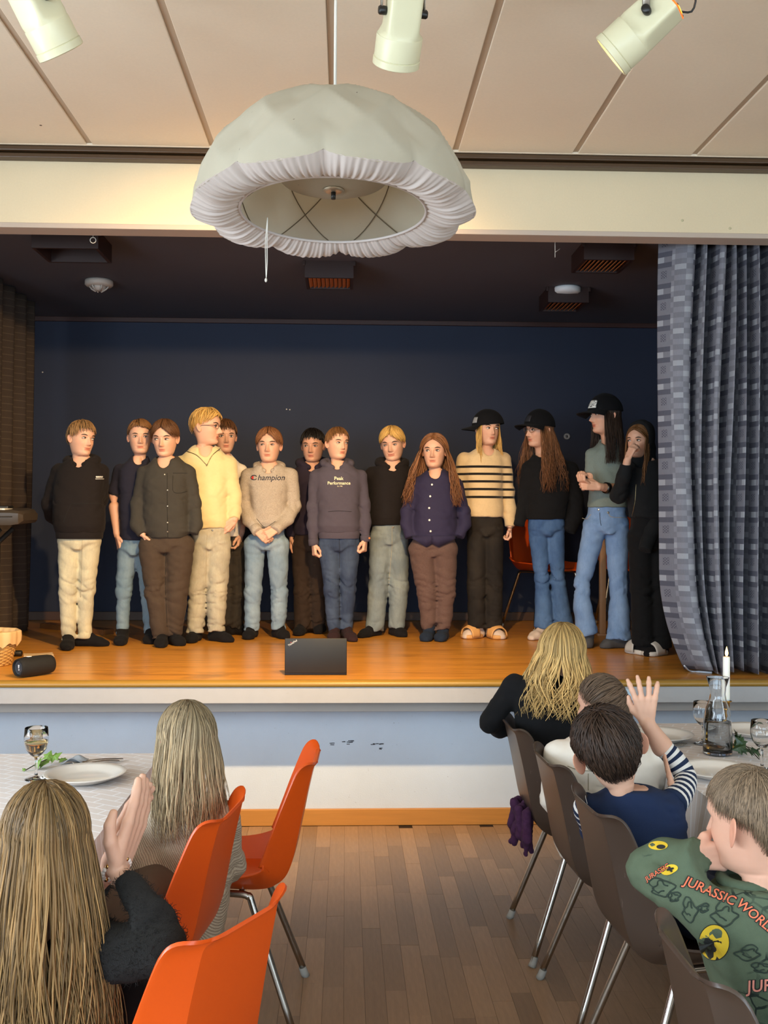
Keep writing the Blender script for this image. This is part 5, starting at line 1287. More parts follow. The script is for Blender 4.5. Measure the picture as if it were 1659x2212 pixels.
# ------------------------------------------------------------------ a standing figure from measured outlines
def person(label, C, Y=None, head=None, skin='a', hair=None, rings=(), arms=(), legs=(), toes=(), top=None, trous=None, foot=None, footkind='sock', seed=1, depth=.105, face=True, gaze=(0, 0), squint=1.0, smile=0., jaw=1., nose=1.0, group='school children standing in a row on the stage', zfloor=None, voxel=.0084, crotch=None, wrinkle=.004, headdy=-.02, hem_wr=.006, neck_cut=True, topname='top', trname='trousers', leanb=0.0, brow_tilt=0.0, mouth=1.0, neck=0.0, ear=1.0):
    ox, oy, k = C; zf = ZS if zfloor is None else zfloor
    def pix(u, v): return ox + u / k, oy + v / k
    tp = [at(*pix(u, v), Z=zf + 0.004) for u, v in toes] if toes else []
    if Y is None: Y = sum(t.y for t in tp) / len(tp) + .10
    sc = Y / F / k                                   # metres per measured unit at this depth
    def W(u, v, dy=0.0): return at(*pix(u, v), Y=Y + dy)
    out = {}
    base = W(sum(rings[0][1:3]) / 2, 0); base = Vector((base.x, Y, zf))
    hd = Head(W(head[0], head[1], headdy), head[2] * sc, *head[3:6])
    bodyparts = [(hd.put(V), f, c) for V, f, c in head_geo(smile, jaw, nose, 0, mouth, ear=ear)]
    # torso rings (garment) and a slimmer body inside
    rs = []
    for r in sorted(rings, key=lambda q: -q[0]):
        v, ul, ur = r[:3]; b = (r[3] if len(r) > 3 else 1.0) * depth; cy = r[4] if len(r) > 4 else 0
        p0, p1 = W(ul, v, cy), W(ur, v, cy); rs.append(((p0.x + p1.x) / 2, Y + cy, (p0.z + p1.z) / 2, (p1.x - p0.x) / 2, b))
    core = Sdf(.03); core.rings([(a, b, c, d * .72, e * .72) for a, b, c, d, e in rs])
    ts = Sdf(.022); ts.rings(rs)
    kn = []
    for am in arms:
        P = [W(*q[:2], q[2]) for q in am['pts']]; rad = [q[3] * sc for q in am['pts']]
        ns = am.get('sleeve', len(P)); P2, r2 = P[:ns], rad[:ns]
        if am.get('cuffcut', True): ts.chain(P2, r2, cut_end=True)
        else: ts.chain(P2, r2)
        if len(P) > 2: kn.append((P[1], .07, hem_wr))
        core.chain(P[:-1] + [P[-2].lerp(P[-1], .55)], [r * .55 for r in rad])
        if am.get('hand'):
            hn = am['hand']; hs = Sdf(.005); Wp = P[-1] if not am.get('wrist') else W(*am['wrist'])
            L = hn.get('L', .150); d, nr = Vector(hn['d']), Vector(hn['n'])
            hand_prims(hs, Wp, d, nr, L, hn.get('curl', .35), hn.get('side', 1), hn.get('spread', 0), hn.get('thumb', .5))
            bk = P[-2]; arm0 = Wp + (bk - Wp) * (1.0 if am.get('bare') else .45)
            ra = am.get('fore', .027)
            hs.chain([arm0, Wp + (bk - Wp) * .12, Wp], [ra if am.get('bare') else .023, .021, .0185])
            bodyparts.append(hs.mesh(.0034 if not am.get('fine') else am['fine']))
    for r in kn: pass
    if neck is not None:
        n_ = [hd.c + Vector(v) * hd.h for v in ((0, .06, -.30), (0, .03, -.58), (0, -.17 - neck, -.74 - neck))]
        ts.carve = [(n_[0], n_[1], .30 * hd.h, .225 * hd.h), (n_[1], n_[2] + Vector((0, -.10, .03)) * hd.h, .215 * hd.h, .17 * hd.h)]
        ts.cut(hd.c + Vector((0, -.33, -.66 - neck)) * hd.h, Vector((0, -.30, .95)).normalized())
    ts.wr = fold(seed * 7.3, kn, None, None, wrinkle)
    # trousers
    if legs:
        tr = Sdf(.016); lk = []
        hemv = max(r[0] for r in rings)
        for lg in legs:
            P = [W(*q[:2], q[3] if len(q) > 3 else 0) for q in lg]; rad = [q[2] * sc for q in lg]
            tr.chain(P, rad, cut_end=True); core.chain(P[:-1] + [P[-1] + Vector((0, 0, .03))], [r * .55 for r in rad[:-1]] + [.03])
            lk += [(P[1], .09, .011), (P[-1], .08, .013), (P[0], .07, .006)]
        h0, h1 = legs[0][0], legs[1][0]; x0 = min(h0[0] - h0[2], h1[0] - h1[2]); x1 = max(h0[0] + h0[2], h1[0] + h1[2])
        hv = (h0[1] + h1[1]) / 2; cv = crotch if crotch else hv + 30
        wr_ = []
        for v, f in ((cv + 20, .22), (cv - 15, .6), (hv - 10, .93), ((hv + hemv) / 2, .97), (hemv - 60, .92)):
            p0, p1 = W(x0, v), W(x1, v); c = (p0.x + p1.x) / 2; wr_.append((c, Y, p0.z, (p1.x - p0.x) / 2 * f, depth * .86))
        hr = rs[0]; wr_[-1] = (hr[0], Y, wr_[-1][2], hr[3] * .93, min(hr[4] * .93, depth * .9)); wr_[-2] = (wr_[-2][0] * .5 + hr[0] * .5, Y, wr_[-2][2], min(wr_[-2][3], hr[3] * .98), wr_[-2][4])
        tr.rings(wr_); tr.wr = fold(seed * 3.1 + 20, lk, None, None, wrinkle)
    # body
    cV, cF = core.mesh(.016); bodyparts.append((cV, cF, np.ones((len(cV), 3))))
    me = mesh_from(bodyparts, 'person'); L0 = base
    me.transform(Matrix.Translation(-L0)); po = obj('person', me, SKIN[skin]); po.location = L0
    tag(po, label, 'person', group)
    bpy.context.view_layer.update()
    gm = mesh_from([ts.mesh(voxel)], topname); go = obj(topname, gm, top, po)
    out['top'] = go; out['bvh'] = BVHTree.FromPolygons([v.co[:] for v in gm.vertices], [tuple(p.vertices) for p in gm.polygons])
    if legs:
        tm = mesh_from([tr.mesh(voxel)], trname); out['trousers'] = obj(trname, tm, trous, po)
        out['tbvh'] = BVHTree.FromPolygons([v.co[:] for v in tm.vertices], [tuple(p.vertices) for p in tm.polygons])
    # feet
    for lg, t in zip(legs, tp):
        q = lg[-1]; A = W(*q[:2], q[3] if len(q) > 3 else 0)
        an = Vector((A.x, A.y + .01, zf + .07)); dirv = Vector((t.x - an.x, t.y - an.y, 0)); ln = max(dirv.length, .12); dirv = dirv.normalized(); ln = min(ln, .21)
        heel = an - dirv * .03; heel.z = zf + .028; ball = an + dirv * (ln * .60); ball.z = zf + .024; toe = an + dirv * (ln - .018); toe.z = zf + .015
        sd_ = Vector((-dirv.y, dirv.x, 0)) * .016
        fs = Sdf(.02); fs.chain([A + Vector((0, .005, .02)), an, heel], [.033, .033, .029]); fs.chain([an, ball, toe], [.033, .024, .016])
        fs.chain([heel, ball + sd_, toe + sd_], [.027, .022, .015]); fs.chain([heel, ball - sd_, toe - sd_ - dirv * .014], [.027, .021, .014])
        fs.cut((0, 0, zf + .002), (0, 0, -1))
        if footkind == 'slide':
            me_ = mesh_from([fs.mesh(.006)], 'sock'); obj('sock', me_, foot[0], po)
            so_ = slide(an, dirv, ln, zf, foot[1], foot[2], po)
        else:
            me_ = mesh_from([fs.mesh(.006)], footkind); out.setdefault('feet', []).append(obj(footkind, me_, foot, po))
    if face: face_parts(hd, po, hair.get('brow', hair['col']) if hair else 'brown', gaze, squint, brow_tilt)
    if hair:
        kw = {a: b for a, b in hair.items() if a not in ('col', 'brow')}
        hm_ = mesh_from(hair_parts(hd, seed=seed, **kw), 'hair'); out['hair'] = obj('hair', hm_, HAIRM[hair['col']], po)
    out.update(o=po, hd=hd, W=W, sc=sc, Y=Y, pix=pix, rs=rs)
    return out
def slide(an, d, ln, zf, sole_m, strap_m, po):
    s = Vector((-d.y, d.x, 0)); prof = [(-.05, .030), (-.03, .038), (.03, .038), (.09, .046), (.14, .045), (.17, .03), (.178, .0)]
    L = ln / .19; mb = MB(); up, lo = [], []
    pts = [(x, w) for x, w in prof] + [(x, -w) for x, w in reversed(prof[:-1])]
    n = len(pts)
    for z, g in ((.002, .96), (.008, 1.04), (.022, 1.04), (.028, .98)):
        for x, w in pts: mb.v.append(tuple(an + d * (x * L * (g if x > 0 else g)) + s * (w * g) + Vector((0, 0, zf + z - an.z))))
    mb.f = [(j * n + i, (j + 1) * n + i, (j + 1) * n + (i + 1) % n, j * n + (i + 1) % n) for j in range(3) for i in range(n)] + [tuple(range(n)), tuple(3 * n + i for i in range(n - 1, -1, -1))]; mb.mi = [0] * len(mb.f)
    sl = obj('slide_sandal', mb, sole_m, po)
    st = MB()
    def f(u, v):
        a = math.pi * u; x = (.030 + .105 * v) * L; w = .055 - .003 * v; h = .092 - .036 * v
        return an + d * x + s * (w * math.cos(a)) + Vector((0, 0, zf + .014 + h * math.sin(a) ** .8 - an.z))
    st.grid(f, 17, 7); so_ = obj('strap', st, strap_m, sl); md = so_.modifiers.new('thickness', 'SOLIDIFY'); md.thickness = .006; md.offset = 1
    return sl
def front(out, u, v, which='bvh', off=.0012):
    """point on the front of a garment at a measured spot"""
    p = out['W'](u, v); o = Vector((0, 0, CAM_H)); d = (p - o).normalized()
    hit = out[which].ray_cast(o, d, 20)
    return (hit[0] - d * off, hit[1]) if hit[0] else (p - d * .1, -d)
def print_text(out, body, u, v, width, mat, shear=0., bold=0., rot=0., name='chest_print', which='bvh', parent='top', sq=1.0, off=.0015):
    V, Fc = text_mesh(body, 1.0, shear, bold=bold); w = V[:, 0].max() - V[:, 0].min(); kx = width / w
    ca, sa = math.cos(R(rot)), math.sin(R(rot)); P = []
    for x, y, _ in V:
        x, y = x * kx, y * kx * sq; P.append(tuple(front(out, u + x * ca + y * sa, v + x * sa - y * ca, which, off)[0]))
    mb = MB().add(P, [tuple(reversed(f)) for f in Fc]); return obj(name, mb, mat, out[parent], False)
def seam(out, pts, r, mat, name='seam', which='bvh', parent='top', n=24, off=.0005):
    P = smooth_path([list(p) for p in pts], n); return obj(name, MB().tube([front(out, u, v, which, off)[0] for u, v in P], r, 5), mat, out[parent])
def button(out, u, v, r, mat, name='button', which='bvh', parent='top'):
    p, nn = front(out, u, v, which, .001); nn = nn if nn.dot(Vector((0, -1, 0))) > 0 else -nn
    q = nn.to_track_quat('Z', 'Y').to_matrix(); m = MB(); m.lathe([(0, -.001), (r, -.001), (r, .0012), (r * .8, .002), (0, .0014)], 14); m.v = [tuple(p + q @ Vector(x)) for x in m.v]
    return obj(name, m, mat, out[parent])
def hood_down(out, mat, w=1.0, low=0.0, size=1.0, name='hood', front_v=None):
    """hood lying round the neck"""
    hd = out['hd']; c = hd.c; h = hd.h; s = Sdf(.02)
    pts, rr = [], []
    for a in np.linspace(-150, 150, 13):
        t = abs(a) / 150; x = math.sin(R(a)) * (.39 - .20 * max(0, t - .6) * 1.6) * w; y = .06 + math.cos(R(a)) * .33
        z = -.54 - .22 * t ** 2 - low; pts.append(c + Vector((x, y, z)) * h); rr.append((.135 - .05 * t) * h * size)
    s.chain(pts, rr); s.chain([c + Vector((-.22, .42, -.72)) * h, c + Vector((0, .50, -.80)) * h, c + Vector((.22, .42, -.72)) * h], [.14 * h, .17 * h, .14 * h])
    s.wr = fold(3.3, [], None, None, .004)
    return obj(name, mesh_from([s.mesh(.007)], name), mat, out['top'])
def band(out, mat, name='waistband', h=.035, k=.99, i=0, flare=0.0):
    """ribbed band below a garment hem"""
    cx, cy, z, a, b = out['rs'][i]; mb = MB(); n = 96
    for zz, g in ((.012, k), (-.002, k + .012), (-h + .004, k - .01), (-h, k - .03)):
        for j in range(n):
            t = 2 * math.pi * j / n; rb = 1 + .006 * math.sin(t * 48)
            ct, st = math.cos(t), math.sin(t); e = 2 / 2.4
            mb.v.append((cx + a * g * rb * math.copysign(abs(ct) ** e, ct), cy + b * g * rb * math.copysign(abs(st) ** e, st), z + zz))
    mb.f = [(q * n + j, (q + 1) * n + j, (q + 1) * n + (j + 1) % n, q * n + (j + 1) % n) for q in range(3) for j in range(n)]; mb.f += [tuple(3 * n + j for j in range(n))]; mb.mi = [0] * len(mb.f)
    return obj(name, mb, mat, out['top'])
def cuff(out, mat, a, b, r, name='cuff', dy=(0, 0)):
    A, B = out['W'](a[0], a[1], dy[0]), out['W'](b[0], b[1], dy[1]); r = r * out['sc']
    m = MB(); d = B - A; m.tube([A, A + d * .1, A + d * .5, A + d * .95, B], [r * .92, r * 1.03, r * 1.05, r * 1.02, r * .9], 20); return obj(name, m, mat, out['top'])
def collar(out, mat, w=.30, drop=.16, back=.24, z0=-.60, name='collar'):
    """shirt collar: a standing band with two pointed leaves"""
    hd = out['hd']; c, h = hd.c, hd.h; m = MB()
    def ring(t, z, g): a = R(200 + 320 * t - 90 - 90); return None
    n = 25; rows = []
    for z, g in ((z0 - .12, 1.0), (z0 - .02, .98), (z0 + .02, 1.02), (z0 - .07, 1.22), (z0 - .15, 1.30)):
        row = []
        for i in range(n):
            a = R(-158 + 316 * i / (n - 1)); fr_ = max(0, abs(-158 + 316 * i / (n - 1)) - 95) / 63
            x = math.sin(a) * w * .64 * g; y = .07 + math.cos(a) * w * .72 * g
            zz = z - fr_ * .16 - (fr_ ** 2 * drop if g > 1.1 else 0); row.append(c + Vector((x, y, zz)) * h)
        rows.append(row)
    m.add(sum(rows, []), [(j * n + i, j * n + i + 1, (j + 1) * n + i + 1, (j + 1) * n + i) for j in range(4) for i in range(n - 1)])
    o = obj(name, m, mat, out['top']); md = o.modifiers.new('thickness', 'SOLIDIFY'); md.thickness = .003; return o
def tee(out, mat, name='undershirt'):
    hd = out['hd']; c, h = hd.c, hd.h; s = Sdf(.02)
    s.rings([(c.x, c.y + .09 * h, c.z - 1.25 * h, .34 * h, .30 * h), (c.x, c.y + .09 * h, c.z - .90 * h, .27 * h, .26 * h), (c.x, c.y + .09 * h, c.z - .70 * h, .205 * h, .215 * h)])
    return obj(name, mesh_from([s.mesh(.006)], name), mat, out['o'])
def cap(out, mat, yaw, badge=None, tilt=0, roll=0, brim=True, bm=None):
    """baseball cap; yaw: where the peak points relative to the head"""
    hd = out['hd']; po = out['o']; Mx = head_rot(yaw, tilt, roll)
    def put(V): return hd.put(np.array([tuple(Mx @ Vector(v)) for v in V]) + HC * 0, False)
    m = MB()
    def dome(u, v):
        d = hdir(u * 360, .5 + 86 * v - 4 * math.sin(v * 3)); q = hsurf(d, .078 + .03 * math.sin(math.pi * (1 - v) * .5) * (.6 + .4 * max(0, math.cos(R(u * 360))))); q[2] += .015; return Vector(q)
    m.grid(dome, 60, 18, wrap=True); m.v = [tuple(x) for x in put(m.v)]
    co = obj('cap', m, mat, po); md = co.modifiers.new('thickness', 'SOLIDIFY'); md.thickness = .003
    b = MB()
    def pk(u, v):
        a = -68 + 136 * u; e = hsurf(hdir(a, 84), .072); r = .36 * math.cos(R(a * .95)) ** .55 * v
        f = np.array([math.sin(R(a * .55)), -math.cos(R(a * .55)), 0]); q = e + f * r; q[2] += .012 - .10 * (abs(a) / 68) ** 2 * v - .07 * v; return Vector(q)
    b.grid(pk, 25, 9); b.v = [tuple(x) for x in put(b.v)]; bo = obj('peak', b, mat, co); md = bo.modifiers.new('thickness', 'SOLIDIFY'); md.thickness = .004
    t = MB(); t.ell((0, 0, 0), (.018, .018, .012), 10, 6); q = hsurf(hdir(0, .5), .10); t.v = [tuple(x) for x in put([Vector(v) + Vector(q) + Vector((0, 0, .0)) for v in t.v])]; obj('top_button', t, mat, co)
    if badge:
        bb = MB(); bb.grid(lambda u, v: Vector(hsurf(hdir(badge[0] + (u - .5) * badge[2], badge[1] + (v - .5) * badge[3]), .116)), 10, 8); bb.v = [tuple(x) for x in put(bb.v)]
        g = obj('badge', bb, bm, co); md = g.modifiers.new('thickness', 'SOLIDIFY'); md.thickness = .002
    return co
def glasses(out, mat, r=.085):
    hd = out['hd']; po = out['o']; g = None
    gl = MB()
    for sx in (-1, 1):
        pts = [np.array([sx * .15 + r * math.cos(t), -.425 + .03 * abs(math.cos(t)) * (1 if sx * math.cos(t) > 0 else 0), .0 + r * .78 * math.sin(t)]) for t in np.linspace(0, 2 * math.pi, 22)]
        f = MB().tube(hd.put(np.array(pts)), .0016, 5, caps=False)
        if g is None: g = obj('glasses', f, mat, po)
        else: obj('rim', f, mat, g)
        obj('temple', MB().tube(hd.put(np.array([[sx * .235, -.40, .02], [sx * .31, -.30, .02], [sx * .345, -.05, .01], [sx * .335, .06, -.03]])), .0016, 5), mat, g)
    obj('bridge', MB().tube(hd.put(np.array([[-.066, -.43, .01], [0, -.45, .022], [.066, -.43, .01]])), .0014, 5), mat, g)
# ------------------------------------------------------------------ the row on the stage
C1, C2, C3, C4, C5 = (70, 860, 3.95), (380, 860, 3.95), (600, 860, 3.95), (840, 860, 3.95), (1080, 840, 3.6875)
blk = cloth('black_jersey', '1c1716', .10); nvy = cloth('navy_pique', '23222e', .08); gry = cloth('charcoal_flannel', '3b3833', .10)
crm = cloth('cream_fleece', 'd6c48f', .05, sheen=.3); wht = cloth('white_cotton', 'e8dfd2', .04)
hgr = cloth('heather_grey', 'a99c8c', .42, 160); drk = cloth('dark_plum_jersey', '2a2330', .08); slt = cloth('slate_purple_jersey', '4c4650', .08)
shn = cloth('navy_shirt_cotton', '2b2740', .06, rough=.75); blk2 = cloth('black_knit', '121214', .10); sge = cloth('sage_knit', '76827c', .12, 140); ftc = cloth('black_fleece', '17191b', .10)
j_pale = denim('pale_denim', 'b3ad95', 'd2c8a6'); j_blue = denim('mid_blue_denim', '5f7686', '7d8f98'); j_grey = denim('washed_grey_denim', 'a39c88', 'bdb49a'); j_lblue = denim('light_blue_denim', '74899a', '8fa0aa')
j_dark = denim('dark_blue_denim', '2f3b52', '48566c'); j_gb = denim('grey_blue_denim', '6d777a', '88908c'); j_fl = denim('flared_blue_denim', '3a5680', '56749b'); j_fl2 = denim('flared_light_denim', '6684ae', '86a2c6'); j_blk = denim('black_denim', '1d1916', '2e271f'); j_ink = denim('ink_denim', '2a2622', '3f382e')
t_brn = cloth('brown_grey_wool', '45392f', .12); t_dbr = cloth('dark_brown_cotton', '33271f', .10); t_mve = cloth('mauve_tweed', '5b4741', .20, 120); t_blk = cloth('black_trouser', '101113', .06)
skb = cloth('black_sock', '131112', .08); skm = cloth('maroon_sock', '2f1e20', .08); skg = cloth('grey_sock', '4a4a4c', .12); skp = cloth('pale_sock', 'cdb9aa', .05)
p_wht = Mat('white_ink', 'd9d2c4', .7); p_blk = Mat('navy_ink', '171a2c', .7); p_red = Mat('red_ink', 'c22a22', .7); p_crm = Mat('cream_ink', 'e6dcb4', .7)
m_zip = Mat('zip_metal', '8a7d5c', .35, .8); m_dkl = Mat('dark_seam', '14120f', .9); m_btn = Mat('pearl_button', 'd8d4cc', .3); m_btn2 = Mat('steel_button', '9a958a', .3, .7); m_sti = Mat('stitch_thread', 'a59a80', .8)
DN, = (Vector((0, 0, -1)),)

# 1 black hoodie, arms behind the back
a = person('boy at the left end in a black hoodie and pale jeans, arms behind his back', C1, head=(418, 343, 288, 48, 4, 4), hair=dict(style='crop', col='darkblond', fringe=66, sweep=14, lift=.05, back=128),
    rings=[(1150, 205, 600, 1.05), (1090, 190, 618, 1.22), (1000, 180, 622, 1.2), (850, 180, 615, 1.1), (700, 190, 612, 1.05), (610, 215, 608, .95), (560, 255, 578, .85), (515, 315, 530, .72), (480, 350, 500, .6)],
    arms=[dict(pts=[(235, 625, .02, 72), (130, 900, .06, 56), (165, 1010, .13, 50), (240, 1080, .17, 44)]), dict(pts=[(585, 630, .03, 68), (590, 880, .08, 52), (500, 1050, .16, 44), (420, 1080, .18, 40)])],
    legs=[[(318, 1240, 97), (305, 1640, 76, -.015), (308, 2066, 60)], [(492, 1240, 90), (458, 1640, 72, .01), (443, 2046, 60, .03)]], toes=[(283, 2160), (655, 2112)],
    top=blk, trous=j_pale, foot=skb, smile=.5, gaze=(.7, 0), squint=.85, seed=1)
hood_down(a, blk, 1.1, .03); band(a, blk); lgp = MB()
for i in range(7):
    q = front(a, 546 + i * 8.4, 672 + (i % 2), 'bvh', .0016)[0]; lgp.box((q.x - .0028, q.y - .0004, q.z - .0045), (q.x + .0028, q.y + .0004, q.z + .0045))
for i in range(11):
    q = front(a, 541 + i * 6.6, 689, 'bvh', .0016)[0]; lgp.box((q.x - .0022, q.y - .0004, q.z - .0016), (q.x + .0022, q.y + .0004, q.z + .0016))
obj('chest_print', lgp, p_wht, a['top'], False)
seam(a, [(330, 905), (450, 898), (600, 905)], .0018, m_dkl, 'pocket_edge'); seam(a, [(330, 905), (285, 1000), (265, 1060)], .0018, m_dkl, 'pocket_edge')
seam(a, [(425, 1210), (420, 1500), (410, 1700)], .0016, m_sti, 'inseam', 'tbvh', 'trousers')
# 2 navy polo
a = person('boy in a navy polo shirt half hidden behind the boy in the grey overshirt', C1, Y=6.38, head=(920, 330, 278, 12, 4, 0), hair=dict(style='swept', col='lightbrown', fringe=60, part=-.14, lift=.045, back=126, n=240),
    rings=[(1212, 770, 1010, 1.0), (1100, 752, 1015, 1.05), (850, 742, 1015, 1.0), (700, 735, 1015, 1.0), (610, 745, 1005, .9), (560, 790, 985, .8), (515, 835, 965, .65), (485, 855, 960, .55)],
    arms=[dict(pts=[(752, 620, 0, 58), (693, 830, 0, 60), (700, 930, 0, 38), (722, 1175, -.02, 26)], sleeve=2, bare=True, fore=.036, hand=dict(d=(.25, -.12, -1), n=(1, .5, .1), curl=.35, L=.155, spread=.2)), dict(pts=[(995, 620, 0, 58), (1045, 830, .02, 56), (1050, 930, .02, 38), (1030, 1175, 0, 26)], sleeve=2, bare=True, fore=.036, hand=dict(d=(-.1, -.1, -1), n=(-1, .4, 0), side=-1))],
    legs=[[(820, 1290, 92), (778, 1650, 66), (766, 2016, 50)], [(955, 1290, 85), (985, 1650, 62), (1005, 2010, 52)]], toes=[(742, 2112), (1000, 2090)],
    top=nvy, trous=j_blue, foot=skb, gaze=(.2, 0), squint=.8, seed=2)
collar(a, nvy, .34, .14); seam(a, [(745, 826), (695, 822), (640, 812)], .002, m_dkl, 'sleeve_hem')
# 3 grey overshirt
a = person('boy with a centre parting in a dark grey button overshirt and brown trousers', C1, head=(1132, 340, 296, -6, 10, 0), hair=dict(style='curtain', col='brown', fringe=80, mid=52, lift=.05, back=132, n=320),
    rings=[(1195, 1010, 1310, 1.0), (1130, 965, 1365, 1.1), (1000, 952, 1345, 1.12), (850, 945, 1345, 1.1), (700, 945, 1345, 1.05), (620, 955, 1345, .95), (570, 985, 1320, .85), (520, 1035, 1265, .7), (490, 1060, 1235, .58)],
    arms=[dict(pts=[(965, 640, 0, 70), (905, 900, .0, 58), (895, 1080, -.03, 54), (940, 1160, -.05, 44)], hand=dict(d=(.45, .12, -1), n=(1, .3, 0), L=.12)), dict(pts=[(1330, 640, 0, 70), (1380, 900, 0, 58), (1395, 1080, -.03, 50), (1375, 1160, -.05, 40)])],
    legs=[[(1030, 1270, 122), (1060, 1650, 98), (1102, 2040, 74, -.01)], [(1262, 1270, 122), (1232, 1650, 98), (1206, 2030, 72, .02)]], toes=[(1092, 2130), (1258, 2108)],
    top=gry, trous=t_brn, foot=skb, gaze=(-.8, -.5), squint=.7, seed=3, wrinkle=.005)
collar(a, gry, .36, .17); tee(a, wht)
for v in (652, 785, 922, 1062, 1140): button(a, 1128 if v < 700 else 1153, v, .0045, m_btn2)
seam(a, [(1150, 640), (1150, 900), (1155, 1185)], .0016, m_dkl, 'button_placket'); seam(a, [(1200, 660), (1200, 790), (1260, 810), (1320, 795)], .0014, m_dkl, 'chest_pocket'); seam(a, [(1200, 640), (1320, 640)], .0014, m_dkl, 'chest_pocket')
seam(a, [(1138, 1290), (1135, 1600), (1150, 1950)], .0014, m_dkl, 'inseam', 'tbvh', 'trousers')
# 4 tall, cream half-zip
a = person('tall fair-haired boy in glasses and a cream half-zip sweater looking aside', C2, head=(258, 243, 296, 72, 2, 0), hair=dict(style='swept', col='blond', fringe=60, part=.1, lift=.055, back=124, n=300), hem_wr=.008,
    rings=[(1110, 120, 470, 1.02), (1040, 95, 462, 1.15), (900, 55, 455, 1.15), (750, 35, 460, 1.1), (620, 20, 470, 1.05), (540, 30, 460, .95), (480, 70, 420, .85), (430, 120, 370, .72), (395, 150, 330, .62)],
    arms=[dict(pts=[(445, 570, 0, 82), (492, 850, 0, 66), (500, 960, -.02, 58), (500, 1035, -.05, 50)], hand=dict(d=(-.75, -.2, -.7), n=(-.3, .9, .1), curl=.45, L=.15, side=1)), dict(pts=[(50, 570, 0, 78), (0, 850, .0, 62), (60, 1060, -.03, 48)])],
    legs=[[(245, 1240, 108), (180, 1650, 80), (165, 2005, 76)], [(368, 1240, 106), (350, 1650, 88), (345, 1992, 74)]], toes=[(110, 2090), (482, 2082)],
    top=crm, trous=j_grey, foot=skb, seed=4, nose=1.15, squint=.8, wrinkle=.005)
tee(a, wht); glasses(a, Mat('tortoise_frame', '3a2b1d', .3))
cl = Sdf(.014); hc, hh = a['hd'].c, a['hd'].h
cl.chain([hc + Vector((math.sin(R(t)) * .34, .09 + math.cos(R(t)) * .34, -.60 - .22 * (abs(t) / 150) ** 2)) * hh for t in np.linspace(-140, 140, 13)], [.07 * hh] * 13); obj('stand_collar', mesh_from([cl.mesh(.007)], 'stand_collar'), crm, a['top'])
seam(a, [(95, 455), (180, 490), (262, 572)], .0028, m_zip, 'zip'); seam(a, [(385, 425), (310, 490), (266, 572)], .0028, m_zip, 'zip'); button(a, 264, 576, .005, m_zip, 'zip_puller')
seam(a, [(268, 1160), (262, 1240), (255, 1600)], .0014, m_sti, 'inseam', 'tbvh', 'trousers'); button(a, 312, 1128, .006, m_btn2, 'jeans_button', 'tbvh', 'trousers')
# 5 mostly hidden, white tee
a = person('boy in a white T-shirt almost hidden behind the tall boy in cream', C2, Y=6.80, head=(418, 322, 270, 14, 6, 0), hair=dict(style='crop', col='brown', fringe=70, lift=.04, back=128, n=200),
    rings=[(1180, 370, 560, 1.0), (1000, 350, 565, 1.05), (800, 345, 570, 1.05), (650, 340, 570, 1.0), (590, 350, 560, .9), (540, 375, 530, .8), (495, 400, 490, .65), (465, 415, 470, .55)],
    arms=[dict(pts=[(355, 620, 0, 55), (330, 820, 0, 58), (330, 940, 0, 36), (350, 1150, 0, 26)], sleeve=2, bare=True, hand=dict(d=(0, 0, -1), n=(1, 0, 0))), dict(pts=[(555, 620, 0, 55), (590, 820, 0, 58), (590, 940, 0, 36), (556, 1165, -.04, 26)], sleeve=2, bare=True, hand=dict(d=(-.15, -.2, -.9), n=(-1, .2, 0), side=-1, curl=.7))],
    legs=[[(430, 1260, 80), (430, 1650, 72), (440, 1965, 66)], [(528, 1260, 78), (518, 1650, 74), (505, 1965, 64)]], toes=[(430, 2012), (545, 2014)],
    top=wht, trous=j_ink, foot=skb, seed=5)
# 6 grey hoodie with script
a = person('boy with folded hands in a heather grey hoodie with a script logo', C2, head=(795, 402, 282, -4, 2, 0), hair=dict(style='curtain', col='ginger', fringe=82, mid=54, lift=.055, back=130, n=300), brow_tilt=.0,
    rings=[(1115, 680, 940, 1.0), (1060, 650, 955, 1.18), (940, 635, 960, 1.2), (800, 622, 968, 1.15), (700, 612, 980, 1.05), (640, 615, 978, .95), (590, 660, 935, .85), (550, 700, 890, .7), (520, 725, 865, .58)],
    arms=[dict(pts=[(625, 670, 0, 76), (590, 920, 0, 62), (625, 1040, -.07, 54), (688, 1130, -.13, 44)], hand=dict(d=(.72, -.25, -.55), n=(.3, .9, -.3), curl=.5, L=.145)), dict(pts=[(968, 670, 0, 76), (1005, 920, 0, 62), (950, 1030, -.07, 54), (862, 1115, -.14, 44)], hand=dict(d=(-.8, -.2, -.5), n=(-.3, .9, -.3), curl=.6, L=.145, side=-1))],
    legs=[[(672, 1250, 92), (658, 1650, 73), (648, 1985, 66)], [(870, 1250, 98), (880, 1650, 73), (876, 1972, 63)]], toes=[(600, 2060), (930, 2050)],
    top=hgr, trous=j_lblue, foot=skb, gaze=(-.4, 0), squint=.6, seed=6, wrinkle=.005)
hood_down(a, hgr, 1.0, .02, .85); cuff(a, hgr, (672, 1100), (700, 1145), 46, dy=(-.11, -.14)); cuff(a, hgr, (880, 1088), (845, 1132), 46, dy=(-.12, -.15))
print_text(a, 'hampion', 812, 680, 232, p_blk, .25, .01); lg = MB()
u0, v0 = 666, 678
ring_ = [front(a, u0 + 26 * math.cos(t), v0 - 19 * math.sin(t), 'bvh', .0018)[0] for t in np.linspace(.35 * math.pi / 2, 2 * math.pi - .35 * math.pi / 2, 26)]
obj('logo_ring', MB().tube(ring_, .0026, 5), p_blk, a['top'])
fill = [front(a, u0 - 4 + 17 * math.cos(t), v0 - 14 * math.sin(t), 'bvh', .0015)[0] for t in np.linspace(math.pi / 2, 3 * math.pi / 2, 12)]
